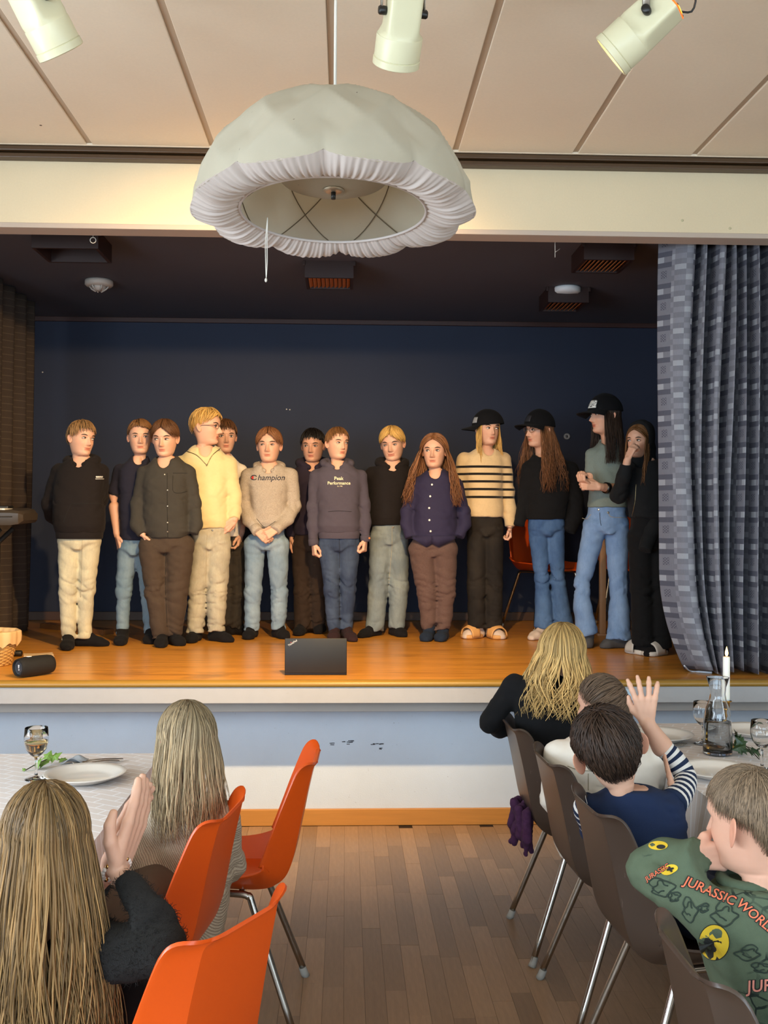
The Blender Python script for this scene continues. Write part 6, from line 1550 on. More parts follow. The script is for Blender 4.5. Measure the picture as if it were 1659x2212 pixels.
obj('logo_fill', MB().add(fill, [tuple(range(12))]), p_red, a['top'], False)
seam(a, [(690, 1030), (760, 1100), (850, 1050)], .0014, m_dkl, 'pocket_edge')
# 7 black-haired, behind
a = person('dark-haired boy in a dark hoodie standing behind the boy in the slate hoodie', C3, Y=6.86, head=(300, 402, 268, -10, 8, 0), hair=dict(style='crop', col='black', fringe=68, lift=.05, sweep=10, back=128, n=280), skin='c',
    rings=[(1165, 140, 400, 1.0), (1100, 125, 410, 1.12), (900, 130, 410, 1.1), (720, 120, 430, 1.05), (650, 120, 430, .95), (600, 150, 410, .85), (560, 190, 390, .7), (530, 220, 370, .6)],
    arms=[dict(pts=[(135, 670, 0, 66), (110, 920, 0, 55), (115, 1180, 0, 42)], hand=dict(d=(0, 0, -1), n=(1, 0, 0))), dict(pts=[(420, 670, 0, 66), (440, 920, 0, 55), (430, 1180, 0, 42)])],
    legs=[[(205, 1260, 90), (215, 1650, 78), (212, 1975, 76)], [(330, 1260, 85), (335, 1650, 70), (352, 1955, 62)]], toes=[(160, 2028), (370, 1985)],
    top=drk, trous=t_dbr, foot=skb, gaze=(-.2, -.3), squint=.75, seed=7, jaw=1.06)
hood_down(a, drk, 1.12, -.05, 1.1)
# 8 slate hoodie with text
a = person('boy in a slate hoodie with a two-line print, arms straight down', C3, head=(508, 385, 262, 28, 2, 0), hair=dict(style='crop', col='lightbrown', fringe=64, lift=.035, back=126, sweep=8, n=260, thick=.013),
    rings=[(1150, 345, 700, 1.0), (1090, 335, 706, 1.18), (950, 330, 706, 1.15), (800, 325, 712, 1.1), (700, 315, 722, 1.0), (640, 320, 712, .92), (600, 360, 665, .8), (560, 410, 620, .68), (530, 440, 590, .58)],
    arms=[dict(pts=[(330, 670, 0, 62), (298, 920, 0, 50), (300, 1080, -.01, 46), (306, 1235, -.02, 38)], hand=dict(d=(.1, -.1, -1), n=(1, .35, 0), curl=.9, L=.145, thumb=.8)), dict(pts=[(708, 670, 0, 62), (738, 920, 0, 50), (745, 1060, -.01, 46), (748, 1200, -.02, 38)], hand=dict(d=(-.1, -.1, -1), n=(-1, .35, 0), curl=.9, L=.145, side=-1, thumb=.8))],
    legs=[[(438, 1260, 94), (460, 1620, 72, -.01), (482, 1985, 56)], [(608, 1260, 94), (600, 1620, 70, -.01), (582, 1965, 57, .02)]], toes=[(478, 2060), (650, 2078)],
    top=slt, trous=j_dark, foot=skm, gaze=(.5, .2), squint=.7, seed=8, wrinkle=.0045)
hood_down(a, slt, 1.15, .04); band(a, slt); cuff(a, slt, (302, 1200), (308, 1258), 42, dy=(-.02, -.02)); cuff(a, slt, (746, 1170), (749, 1225), 42, dy=(-.02, -.02))
print_text(a, 'Peak', 520, 686, 78, p_crm, 0, .012); print_text(a, 'Performance', 522, 726, 194, p_crm, 0, .010); print_text(a, 'Est. 1986', 530, 752, 44, p_crm, 0, .008)
seam(a, [(430, 970), (525, 962), (630, 970)], .0014, m_dkl, 'pocket_edge'); button(a, 782, 1195, .007, Mat('leather_patch', 'a8642e', .6), 'cuff_patch')
seam(a, [(525, 1200), (528, 1400), (525, 1900)], .0014, m_dkl, 'inseam', 'tbvh', 'trousers')
# 9 blond in black hoodie
a = person('smiling fair-haired boy in a plain black hoodie looking down', C3, head=(978, 386, 278, -14, 12, -4), hair=dict(style='curtain', col='blond', fringe=78, mid=58, lift=.05, back=128, n=300, part=.06),
    rings=[(1085, 795, 1075, 1.0), (1020, 782, 1085, 1.12), (900, 778, 1095, 1.12), (780, 775, 1115, 1.08), (680, 780, 1140, 1.0), (620, 800, 1140, .92), (575, 845, 1105, .8), (535, 890, 1070, .68), (505, 915, 1045, .58)],
    arms=[dict(pts=[(805, 650, .0, 66), (785, 880, .07, 54), (850, 1020, .16, 46)]), dict(pts=[(1125, 650, 0, 66), (1130, 880, .07, 54), (1060, 1020, .16, 46)])],
    legs=[[(885, 1200, 104), (860, 1600, 84), (828, 1985, 78)], [(1020, 1200, 96), (1035, 1600, 84), (1012, 1965, 70)]], toes=[(690, 2044), (1055, 2032)],
    top=blk, trous=j_gb, foot=skb, gaze=(-.4, -.8), squint=.5, smile=.7, seed=9, jaw=1.04)
hood_down(a, blk, 1.08, -.02); seam(a, [(975, 1100), (972, 1300), (945, 1600)], .0014, m_sti, 'inseam', 'tbvh', 'trousers'); button(a, 985, 1102, .006, m_btn2, 'jeans_button', 'tbvh', 'trousers')
# 10 long brown hair, navy shirt
a = person('child with very long wavy brown hair in a navy button shirt and mauve trousers', C4, head=(388, 448, 282, -14, 4, 0), hair=dict(style='long', col='ginger', fringe=52, side=90, lift=.07, back=130, n=420, lng=(-1.5, .2, 1.95, .5, -.14, -.26), wave=.12, thick=.022, tint=.4),
    rings=[(1200, 205, 575, 1.05), (1130, 195, 580, 1.15), (1000, 205, 580, 1.15), (850, 215, 588, 1.08), (740, 215, 590, 1.0), (680, 240, 565, .9), (640, 290, 520, .78), (605, 335, 470, .62), (580, 350, 450, .55)],
    arms=[dict(pts=[(240, 740, 0, 62), (158, 960, .0, 54), (150, 1080, -.02, 48), (180, 1190, -.05, 42)]), dict(pts=[(575, 740, 0, 62), (640, 980, 0, 56), (650, 1080, -.02, 50), (600, 1185, -.05, 42)])],
    legs=[[(285, 1300, 122), (325, 1650, 88), (345, 1975, 62)], [(470, 1300, 118), (482, 1650, 86), (462, 1970, 66)]], toes=[(300, 2075), (425, 2078)],
    top=shn, trous=t_mve, foot=cloth('navy_slipper', '1e2838', .2, 120), footkind='slipper', gaze=(-.3, 0), squint=.85, seed=10, wrinkle=.005)
collar(a, shn, .34, .12)
for u, v in ((383, 648), (368, 738), (353, 838), (344, 938), (346, 1041), (356, 1136)): button(a, u, v, .0065, m_btn)
tl = MB()
for s_, u0, u1 in ((1, 195, 370), (-1, 370, 575)):
    pts = [front(a, u0 + (u1 - u0) * t, 1196 + 76 * (1 - abs((t if s_ > 0 else 1 - t) - .72) / .72) * 1.0, 'bvh', .003)[0] for t in np.linspace(0, 1, 12)]
    top_ = [front(a, u0 + (u1 - u0) * t, 1175, 'bvh', .003)[0] for t in np.linspace(0, 1, 12)]
    tl.add(top_ + pts, [(i, i + 1, 13 + i, 12 + i) for i in range(11)])
o = obj('shirt_tail', tl, shn, a['top']); md = o.modifiers.new('thickness', 'SOLIDIFY'); md.thickness = .003
m_lime = Mat('slipper_motif', '9fb08a', .7)
for f_ in a['feet']:
    c = sum((Vector(v.co) for v in f_.data.vertices), Vector()) / len(f_.data.vertices)
    obj('trim_band', MB().tube([(c.x + .036 * math.cos(t), c.y + .03 + .036 * math.sin(t), ZS + .075) for t in np.linspace(0, 2 * math.pi, 18)], .004, 5, caps=False), m_lime, f_)
# 11 striped sweater, cap backwards
msw = Mat('striped_knit', 'd3b689', .9, spec=.2); _x, _y, _z = msw.sep(msw.coord('Object')); _st = None
Y11 = 6.62
for v in (586, 648, 712, 778, 845):
    zc = at(840 + 900 / 3.95, 860 + v / 3.95, Y=Y11 - .08).z; b_ = _z.band(zc - .0075, zc + .0075); _st = b_ if _st is None else _st.either(b_)
msw.mix(_st, '1b1613'); msw.vary(.08, 90, 3); msw.bump(msw.noise(420, 2), .002, .7); msw.set(Sheen_Weight=.25)
a = person('girl in a cream sweater with black stripes and a backwards black cap', C4, Y=Y11, head=(845, 262, 268, 16, 2, 0), hair=dict(style='long', col='blond', fringe=60, side=92, lift=.018, back=130, n=260, lng=(-1.15, .15, 1.05, .35, -.10, -.16), wave=.05, thick=.017, tint=.35),
    rings=[(1015, 650, 972, 1.02), (960, 640, 975, 1.08), (800, 630, 970, 1.08), (680, 625, 972, 1.05), (570, 620, 985, 1.0), (500, 640, 985, .92), (455, 700, 945, .8), (425, 750, 900, .66), (402, 770, 880, .56)],
    arms=[dict(pts=[(975, 530, 0, 72), (1018, 800, 0, 52), (1030, 950, 0, 56), (1034, 1098, -.01, 46)], hand=dict(d=(.05, -.1, -1), n=(-1, .2, 0), curl=.8, L=.13, side=-1)), dict(pts=[(645, 530, 0, 70), (600, 800, 0, 52), (600, 1090, 0, 46)])],
    legs=[[(755, 1130, 92), (748, 1600, 80), (748, 1960, 78)], [(890, 1130, 90), (896, 1600, 76), (892, 1960, 74)]], toes=[(725, 2042), (935, 2050)],
    top=msw, trous=j_blk, foot=(skp, Mat('tan_foam', 'cf9a5c', .6), Mat('tan_foam_strap', 'cf9a5c', .6)), footkind='slide', gaze=(.8, 0), seed=11, smile=.2)
mcap = cloth('black_cap_twill', '0e0e11', .06); mbd = Mat('grey_badge', '8f9296', .6)
cap(a, mcap, -125, (40, 62, 26, 22), 6, 0, bm=mbd); seam(a, [(1000, 1102), (1035, 1108), (1070, 1104)], .0022, m_dkl, 'cuff_line')
# 12 black sweater, glasses, cap
a = person('girl in glasses, black cap and baggy black sweater with long brown hair', C5, Y=6.60, head=(312, 325, 262, -62, 4, 4), hair=dict(style='long', col='ginger', fringe=58, side=92, lift=.022, back=130, n=760, lng=(-1.6, .3, 1.75, 1.0, -.03, -.14, .66), wave=.10, thick=.019, tint=.4, bright=.85, bias=.72),
    rings=[(1040, 215, 512, 1.05), (980, 205, 525, 1.15), (850, 200, 545, 1.15), (720, 200, 560, 1.1), (640, 205, 565, 1.0), (580, 225, 540, .92), (530, 260, 470, .78), (490, 290, 420, .62), (465, 305, 400, .55)],
    arms=[dict(pts=[(230, 640, 0, 62), (195, 860, 0, 52), (150, 1090, -.03, 44)]), dict(pts=[(560, 650, 0, 72), (598, 880, 0, 66), (590, 1020, 0, 66), (545, 1140, -.02, 56)])],
    legs=[[(298, 1130, 80), (335, 1500, 58), (345, 1700, 66), (352, 1905, 78)], [(440, 1130, 76), (458, 1500, 58), (480, 1700, 66), (508, 1905, 84)]], toes=[(232, 2000), (520, 1985)],
    top=blk2, trous=j_fl, foot=skp, seed=12, smile=.6, nose=1.05, crotch=1150)
cap(a, mcap, 4, (0, 64, 24, 22), -6, 0, bm=Mat('dark_badge', '2c2d33', .5)); glasses(a, Mat('gold_wire', 'b08d6a', .3, .8), .095)
# 13 tall, sage tee, cap
a = person('tall girl in a black cap with white badge, sage top and light flared jeans', C5, Y=6.12, head=(838, 212, 282, -74, 0, 0), hair=dict(style='long', col='dkbrown', fringe=60, side=95, lift=.018, back=130, n=420, lng=(-1.32, .1, 1.15, .7, -.02, -.10, .5), wave=.04, thick=.016, bias=.65),
    rings=[(945, 700, 1008, 1.0), (880, 715, 1002, 1.05), (760, 715, 1002, 1.05), (650, 705, 1010, 1.02), (560, 705, 1020, .98), (500, 725, 1010, .9), (455, 765, 960, .78), (425, 795, 910, .62), (400, 805, 895, .55)],
    arms=[dict(pts=[(735, 530, 0, 60), (725, 680, -.02, 50), (735, 770, -.06, 34), (722, 775, -.17, 25)], sleeve=2, bare=True, fore=.034, hand=dict(d=(-.6, -.3, .35), n=(.5, .3, .4), curl=.75, L=.15)),
          dict(pts=[(998, 530, -.02, 66), (985, 700, -.05, 56), (930, 800, -.09, 40), (790, 780, -.19, 26)], sleeve=2, bare=True, fore=.036, hand=dict(d=(-1, -.1, .15), n=(.1, .9, -.2), curl=.6, L=.15, side=-1))],
    legs=[[(760, 1090, 98), (650, 1560, 62), (660, 1750, 70), (700, 1960, 92)], [(925, 1090, 104), (945, 1560, 70), (948, 1760, 80), (945, 2000, 100, -.02)]], toes=[(690, 2020), (800, 2062)],
    top=sge, trous=j_fl2, foot=skg, seed=13, smile=.5, nose=1.1, crotch=1140)
mb2 = Mat('white_badge', 'e6e6e2', .6); _x, _y, _z = mb2.sep(mb2.coord('Object')); mb2.mix((mb2.noise(120, 3) - .5) * 8, '17181c')
cap(a, mcap, 0, (12, 62, 34, 26), 2, 0, bm=mb2)
w0 = a['W'](850, 788, -.15); obj('wristwatch', MB().tube([a['W'](862, 792, -.145), a['W'](838, 788, -.155)], .034, 16), Mat('watch_black', '0c0c0e', .3), a['o'])
for u, v in ((785, 962), (862, 985)): button(a, u, v, .007, m_btn2, 'jeans_button', 'tbvh', 'trousers')
seam(a, [(655, 1030), (690, 1035), (725, 1000)], .0018, m_sti, 'pocket_seam', 'tbvh', 'trousers'); seam(a, [(862, 985), (890, 1020), (1005, 1025)], .0018, m_sti, 'pocket_seam', 'tbvh', 'trousers'); seam(a, [(795, 985), (798, 1040), (806, 1090)], .0016, m_dkl, 'fly_seam', 'tbvh', 'trousers')
# 14 hood up, hand at mouth
a = person('girl with her black hood up, hand at her mouth, beside the checked curtain', C5, Y=5.80, head=(1108, 412, 258, -42, 4, 0), hair=dict(style='long', col='lightbrown', fringe=56, side=88, lift=.03, back=128, n=220, lng=(-1.35, .15, .85, .4, -.25, -.12), wave=.04, thick=.017),
    rings=[(1025, 1040, 1330, 1.0), (900, 1020, 1330, 1.05), (760, 1015, 1325, 1.05), (660, 1020, 1320, 1.0), (600, 1050, 1290, .92), (560, 1080, 1250, .8), (530, 1100, 1220, .7)],
    arms=[dict(pts=[(1050, 640, 0, 72), (945, 850, -.05, 62), (985, 700, -.13, 54), (1018, 560, -.16, 46)], hand=dict(d=(.25, -.05, .6), n=(.8, .5, 0), curl=.5, L=.125)), dict(pts=[(1290, 650, 0, 78), (1272, 920, -.02, 72), (1215, 1110, -.06, 64), (1150, 1285, -.10, 52)])],
    legs=[[(1115, 1180, 100), (1130, 1600, 92), (1142, 2040, 88)], [(1255, 1180, 98), (1270, 1600, 92), (1275, 2060, 90)]], toes=[(1015, 2092), (1150, 2128)],
    top=ftc, trous=t_blk, foot=(skb, Mat('white_sole', 'c9c4bc', .6), Mat('white_strap', 'b9b5ae', .5)), footkind='slide', seed=14, smile=.3, gaze=(-.5, 0), crotch=1260)
hs = Sdf(.02); hd = a['hd']; Mh = Matrix(hd.M.tolist())
def hp(x, y, z): return hd.c + (Mh @ Vector((x, y, z))) * hd.h
hs.ell(hp(0, .13, .10), (.44 * hd.h, .46 * hd.h, .56 * hd.h), Mh); hs.chain([hp(0, .25, -.3), hp(0, .2, -.8)], [.40 * hd.h, .42 * hd.h]); hs.chain([hp(.30, -.02, -.1), hp(.24, -.02, -.62)], [.10 * hd.h, .12 * hd.h]); hs.chain([hp(-.30, .02, -.1), hp(-.24, .0, -.62)], [.10 * hd.h, .12 * hd.h])
hs.cut(hp(0, -.13, 0), Mh @ Vector((0, -1, .18))); hs.wr = fold(4., [], None, None, .004)
obj('raised_hood', mesh_from([hs.mesh(.007)], 'raised_hood'), ftc, a['top'])
seam(a, [(1085, 760), (1075, 900), (1050, 1020)], .002, m_zip, 'zip')
# ------------------------------------------------------------------ the audience at the tables
CA, CB = (0, 1480, 2.37), (1000, 1320, 2.479)
GA = 'children sitting at the tables and watching'
def seated(out, hip, face, mat, foot, name='trousers', seat=.47, th=.36, r=.066, skirt=False):
    hip = Vector((hip[0], hip[1], seat + .06)); fc = Vector((face[0], face[1], 0)).normalized(); sd = Vector((-fc.y, fc.x, 0))
    s = Sdf(.03); s.chain([hip - sd * .05, hip + sd * .05], [.082, .082])
    for q in (-1, 1):
        h = hip + sd * (.075 * q); k = h + fc * th + Vector((0, 0, -.005)); an = k + fc * .02 + Vector((0, 0, -(k.z - .09)))
        s.chain([h, k, k + Vector((0, 0, -.02))], [r + .012, r - .008, r - .010]); s.chain([k, an], [r - .012, .045])
        f = Sdf(.02); f.chain([an, an + Vector((0, 0, -.05)), an + fc * .13 + Vector((0, 0, -.062))], [.035, .034, .026]); f.cut((0, 0, .003), (0, 0, -1)); obj('shoe', mesh_from([f.mesh(.009)], 'shoe'), foot, out['o'])
    s.wr = fold(2.2, [], None, None, .004)
    out['seat'] = obj(name, mesh_from([s.mesh(.010)], name), mat, out['o'])
shoe_m = cloth('dark_shoe', '1a1a1c', .1)
# A: girl in the left foreground, clapping
m = Mat('charcoal_mohair', '211f1e', .95, spec=.15); m.vary(.45, 260, 4); m.bump(m.noise(420, 4, rough=.75), .006, 1.0); m.set(Sheen_Weight=.08, Sheen_Roughness=.4); moh = m.m
ga = person('girl in the left foreground with long streaked fair hair and a dark fuzzy sweater', CA, Y=2.08, head=(232, 775, 520, -158, 6, 0), hair=None, face=False, neck=None, headdy=0,
    rings=[(2050, 60, 760, 1.2, .08), (1750, -20, 735, 1.25, .08), (1450, -90, 650, 1.15, .07), (1300, -100, 590, 1.0, .06), (1220, -40, 520, .85, .05), (1150, 60, 420, .65, .04)],
    arms=[dict(pts=[(520, 1380, -.02, 150), (850, 1370, -.08, 108), (790, 1200, -.03, 95), (640, 985, .06, 66)], wrist=(600, 950, .08), hand=dict(d=(.30, .28, .90), n=(-.8, .3, .2), curl=.08, L=.20, side=1, thumb=.2), fore=.03, fine=.0042),
          dict(pts=[(-40, 1400, .02, 140), (120, 1450, .2, 100), (330, 1200, .28, 85), (520, 1010, .20, 60)], wrist=(560, 945, .15), hand=dict(d=(.30, .24, .90), n=(.8, -.1, .1), curl=.12, L=.20, side=-1, thumb=.2), fine=.0042)],
    legs=(), toes=(), top=moh, zfloor=0.0, group=GA, seed=21, voxel=.010, depth=.12, wrinkle=.006)
_rg = np.random.RandomState(8); _me = ga['top'].data; _n = len(_me.vertices); fz = MB()
for i in _rg.choice(_n, min(_n, 5200), replace=False):
    v = _me.vertices[int(i)]; nn = Vector(v.normal); j1 = Vector(_rg.normal(0, .6, 3)); L_ = _rg.uniform(.006, .014)
    p0 = Vector(v.co) - nn * .001; p1 = p0 + (nn * .7 + j1 * .5).normalized() * L_ * .6; p2 = p1 + (nn * .2 + j1 + Vector((0, 0, -.3))).normalized() * L_ * .6
    fz.tube([p0, p1, p2], [.0007, .0006, .0003], 3, caps=False)
_fo = obj('wool_fuzz', fz, moh, ga['top']); _fo['kind'] = 'stuff'
def long_hair(out, col, n, zend, spread, seed=3, wave=.03, thick=.010, yb=(.5, .12), part=0.0, tint=.45, bright=1.0, lift=.06, bow=.02, n2=10):
    hd = out['hd']; rg = np.random.RandomState(seed); mb = MB()
    base = hair_parts(hd, 'long', seed, n=0, fringe=50, side=96, back=140, lift=lift)[0]
    lw = rg.randint(0, 40, n)
    for k in range(n):
        sg = 1 if rg.rand() < .5 else -1; aa = rg.uniform(52, 180); u = np.clip((aa - 50) / 130 + rg.normal(0, .15), 0, 1)
        d0 = hdir(0, 48 - 82 * u) + np.array([part + sg * .015, 0, 0]); d1 = hdir(sg * aa, np.interp(aa, [50, 90, 180], [86, 95, 102]))
        lf = lift * rg.uniform(.6, 1.25); pts = [hsurf(slerp(d0, d1, i / 8), lf * (.15 + .95 * math.sin(math.pi * (.08 + .45 * i / 8)))) for i in range(9)]
        p = pts[-1]; ze = zend + rg.uniform(-.25, .12); cl = lw[k] * 1.7; w1, w2 = cl + rg.normal(0, .5), cl * 2.1 + rg.normal(0, .5)
        ex, ey = p[0] * spread + rg.normal(0, .03), p[1] * yb[0] + yb[1] + rg.normal(0, .02)
        for i in range(1, n2 + 1):
            f = i / n2; e = f ** .85
            pts.append(np.array([p[0] * (1 - e) + ex * e + wave * f * math.sin(w1 + f * 6.5) + bow * math.copysign(1, p[0]) * math.sin(f * 3.1), p[1] * (1 - e) + ey * e + wave * .6 * f * math.sin(w2 + f * 5), p[2] + (ze - p[2]) * f]))
        P = hd.put(np.array(pts), False); r = thick * hd.h * rg.uniform(.45, 1.2); m_ = len(P)
        rad = [r * (1 - .75 * max(0, (i / (m_ - 1) - .6) / .4)) for i in range(m_)]
        c = bright * (1 + rg.uniform(-tint, tint)) * (1.22 if (lw[k] % 5 == 0) else 1.0) * (.62 if lw[k] % 4 == 1 else 1.0); t = rg.uniform(-.04, .04)
        # natural darker roots growing out into lighter lengths
        for i in range(m_): mb.c += [tuple(np.clip(np.array([1 + t, 1, 1 - t]) * c * (.42 + .58 * min(1, i / 11)), .12, 2.2))] * 4
        mb.tube(P, rad, 4, flat=.5, flatdir=Vector(P[m_ // 2] - np.array(hd.c)))
    parts = [(base[0], base[1], base[2] * .55), (np.array([tuple(v) for v in mb.v]), mb.f, np.array(mb.c))]
    return obj('hair', mesh_from(parts, 'hair'), HAIRM[col], out['o'])
long_hair(ga, 'streak', 1100, -2.35, 1.4, 5, .12, .0115, (.45, .45), 0.0, .5, .78, .065, .03, 14)
seated(ga, (-0.50, 2.06), (-.86, .5), t_blk, shoe_m)
bd = Mat('pearl_bead', 'd9c9bd', .15); gd = Mat('gold_bead', 'c99a5c', .2, 1.0)
Wp = ga['W'](600, 950, .08); axb = (ga['W'](600, 950, .08) - ga['W'](650, 1040, .05)).normalized(); e1 = axb.orthogonal().normalized(); e2 = axb.cross(e1)
br_ = None
for i in range(20):
    t = 2 * math.pi * i / 20; c = Wp + axb * .004 + e1 * (.030 * math.cos(t)) + e2 * (.030 * math.sin(t)); mbd_ = MB().ell(c, (.005, .005, .005), 8, 6)
    if br_ is None: br_ = obj('bracelet', MB().tube([Wp + axb * .004 + e1 * (.030 * math.cos(q)) + e2 * (.030 * math.sin(q)) for q in np.linspace(0, 2 * math.pi, 24)], .0012, 5, caps=False), gd, ga['o'])
    obj('bead', mbd_, gd if i % 5 == 0 else bd, br_)
# B: girl in glittering knit
m = Mat('glitter_knit', '8f7d6b', .7, spec=.4); w_ = m.n('TexWave'); w_.inputs['Scale'].default_value = 62; w_.inputs['Distortion'].default_value = .6; m.link(m.mapped('Object', (1, 1, 1), (0, R(35), R(20))), w_.inputs['Vector'])
m.mix(w_.outputs['Fac'], 'b7a690'); m.mix((m.noise(700, 2) - .6) * 6, 'efe4cf'); m.bump(w_.outputs['Fac'], .002, .7); knit = m.m
gb = person('girl with long straight ash-blond hair in a glittering beige knit sweater', CA, Y=2.86, head=(957, 272, 368, -155, 6, 0), hair=None, face=False, neck=None, headdy=0,
    rings=[(1500, 730, 1120, 1.05), (1250, 720, 1150, 1.1), (1000, 720, 1185, 1.1), (800, 735, 1195, 1.05), (700, 765, 1185, .95), (630, 820, 1140, .82), (580, 880, 1070, .65)],
    arms=[dict(pts=[(815, 690, -.03, 98), (722, 920, -.05, 104), (690, 1010, .06, 98), (560, 980, .26, 60)], hand=dict(d=(-.7, .6, .3), n=(.2, .5, -.8), curl=.3, L=.14)), dict(pts=[(1140, 680, 0, 90), (1180, 920, .06, 76), (1000, 1020, .2, 66)])],
    legs=(), top=knit, zfloor=0.0, group=GA, seed=22, voxel=.009, depth=.10, wrinkle=.006)
long_hair(gb, 'ash', 620, -1.12, 1.22, 9, .045, .011, (.75, .05), -.05, .38, .92, .05)
seated(gb, (-0.52, 2.70), (-1, .16), cloth('taupe_leggings', '5c4c40', .1), shoe_m)
# C: blonde in black
gc = person('girl with wavy blond hair in a tight black top by the stage', CB, Y=3.82, head=(528, 222, 306, 168, 8, -6), hair=None, face=False, neck=None, headdy=0,
    rings=[(1000, 360, 640, 1.0), (850, 330, 640, 1.0), (700, 300, 640, 1.0), (560, 275, 650, 1.0), (460, 250, 660, .98), (400, 265, 645, .9), (350, 320, 590, .78), (310, 390, 540, .62)],
    arms=[dict(pts=[(275, 400, 0, 68), (140, 600, .02, 54), (190, 632, .1, 46), (330, 640, .2, 38)], hand=dict(d=(.9, .3, 0), n=(0, .2, -1), L=.14)), dict(pts=[(640, 420, 0, 66), (720, 620, .05, 54), (800, 640, .2, 44)])],
    legs=(), top=blk2, zfloor=0.0, group=GA, seed=23, voxel=.009, depth=.10, wrinkle=.004)
long_hair(gc, 'gold', 520, -.95, 1.2, 13, .13, .013, (.9, .14), .1, .4, 1.15, .065, .06)
seated(gc, (0.86, 3.76), (1, .02), cloth('plum_knit', '3c2436', .3, 120), shoe_m, 'skirt')
sk_ = Sdf(.012); q = at(1128, 1785, Y=3.72)
for i in range(7): sk_.chain([q + Vector((.02 * math.sin(i * 2.1), .03 * i - .09, .07)), q + Vector((.025 * math.sin(i * 2.9), .03 * i - .09, -.02)), q + Vector((.03 * math.sin(i), .03 * i - .09 + .01, -.075))], [.018, .02, .012])
sk_.wr = fold(8.8, [], None, None, .006); obj('hanging_knit', mesh_from([sk_.mesh(.006)], 'hanging_knit'), cloth('plum_lace', '4b2b4a', .5, 90), gc['o'])
# D: child in white
gd_ = person('child with tied brown hair in a loose white top', CB, Y=3.34, head=(745, 508, 322, -138, 4, 0), hair=dict(style='crop', col='ashbrown', fringe=54, side=94, back=126, lift=.035, n=620, thick=.010, tint=.35, rag=2, whorl=(-132, 62, .25)), face=False, neck=None, headdy=0,
    rings=[(1300, 500, 1010, 1.05), (1100, 480, 1040, 1.12), (900, 455, 1055, 1.12), (800, 460, 1045, 1.05), (740, 490, 1010, .95), (690, 560, 940, .8), (650, 640, 860, .65)],
    arms=[dict(pts=[(520, 790, 0, 92), (500, 1000, .03, 82), (640, 1080, .2, 66)]), dict(pts=[(1010, 800, 0, 88), (1060, 980, .05, 78), (1180, 1010, .2, 60)], hand=dict(d=(.9, .5, .1), n=(0, 0, -1), L=.12))],
    legs=(), top=wht, zfloor=0.0, group=GA, seed=24, voxel=.009, depth=.11, wrinkle=.006, skin='b')
hd = gd_['hd']; pt = gd_['W'](880, 470, .02)
hb = MB(); rg = np.random.RandomState(4)
for k in range(90):
    a0 = gd_['W'](840 + rg.uniform(-25, 25), 440 + rg.uniform(-40, 40), .0 + rg.uniform(-.03, .03)); a1 = gd_['W'](890, 500 + rg.uniform(-20, 20), .03 + rg.uniform(-.02, .02)); a2 = gd_['W'](895 + rg.uniform(-20, 15), 600 + rg.uniform(-30, 50), .04 + rg.uniform(-.02, .02))
    hb.tube(smooth_path([list(a0), list(a1), list(a2)], 9), .0022, 4); hb.c += [tuple(np.ones(3) * rg.uniform(.7, 1.2))] * 36
obj('ponytail', hb, HAIRM['ashbrown'], gd_['o'])
sb = Sdf(.008); 
for (u, v, u2, v2, r) in ((842, 408, 880, 440, .010), (880, 440, 905, 480, .013), (905, 480, 870, 520, .013), (870, 520, 845, 548, .012), (880, 440, 900, 520, .010)): sb.chain([gd_['W'](u, v, -.03), gd_['W'](u2, v2, -.03)], [r, r])
sb.wr = fold(1.7, [], None, None, .004); obj('scrunchie', mesh_from([sb.mesh(.005)], 'scrunchie'), cloth('pale_blue_satin', 'a9bccb', .08, rough=.5), gd_['o'])
seam(gd_, [(560, 830), (620, 850), (700, 858)], .0012, m_sti, 'yoke_seam'); seam(gd_, [(672, 870), (672, 960)], .0012, m_sti, 'back_seam')
seated(gd_, (0.90, 3.23), (1, .05), j_lblue, shoe_m)
# E: boy with the raised hand
m_ns = Mat('navy_stripe', '1f2a42', .85, spec=.2); m_ws = Mat('white_stripe', 'd6d2cc', .85, spec=.2)
nv2 = cloth('navy_vest_jersey', '1d2a47', .06)
ge = person('boy in a navy vest over a striped shirt raising his hand', CB, Y=2.86, head=(778, 738, 396, 178, 6, 18), hair=dict(style='crop', col='dkbrown', fringe=66, side=88, back=148, lift=.10, n=1000, thick=.012, tint=.5, rag=5, bright=1.0), face=False, neck=None, headdy=0,
    rings=[(1780, 930, 1230, 1.0), (1650, 900, 1210, 1.0), (1480, 850, 1195, 1.02), (1300, 790, 1185, 1.05), (1150, 720, 1185, 1.02), (1060, 665, 1180, .95), (1010, 670, 1165, .85), (970, 740, 1090, .7), (940, 790, 1020, .6)],
    arms=[dict(pts=[(690, 1040, 0, 62), (690, 1180, .12, 56), (800, 1260, .25, 44)]), dict(pts=[(1130, 1010, 0, 62), (1180, 900, .11, 50), (1062, 725, .13, 42), (965, 592, .11, 34)], sleeve=1, bare=True, fore=.033, fine=.0034, hand=dict(d=(-.06, .02, 1), n=(.12, 1, 0), curl=.12, L=.135, side=1, spread=.9, thumb=.1))] if False else
         [dict(pts=[(690, 1040, 0, 62), (690, 1180, .12, 56), (800, 1260, .25, 44)]), dict(pts=[(1120, 1015, 0, 60), (1135, 1005, .01, 58), (1066, 725, .13, 34), (985, 598, .11, 30)], sleeve=2, cuffcut=False, bare=True, fore=.032, fine=.0034, hand=dict(d=(-.06, .02, 1), n=(.12, 1, 0), curl=.12, L=.140, side=1, spread=.9, thumb=.1))],
    legs=(), top=nv2, zfloor=0.0, group=GA, seed=25, voxel=.009, depth=.10, wrinkle=.005, topname='vest', ear=1.3)
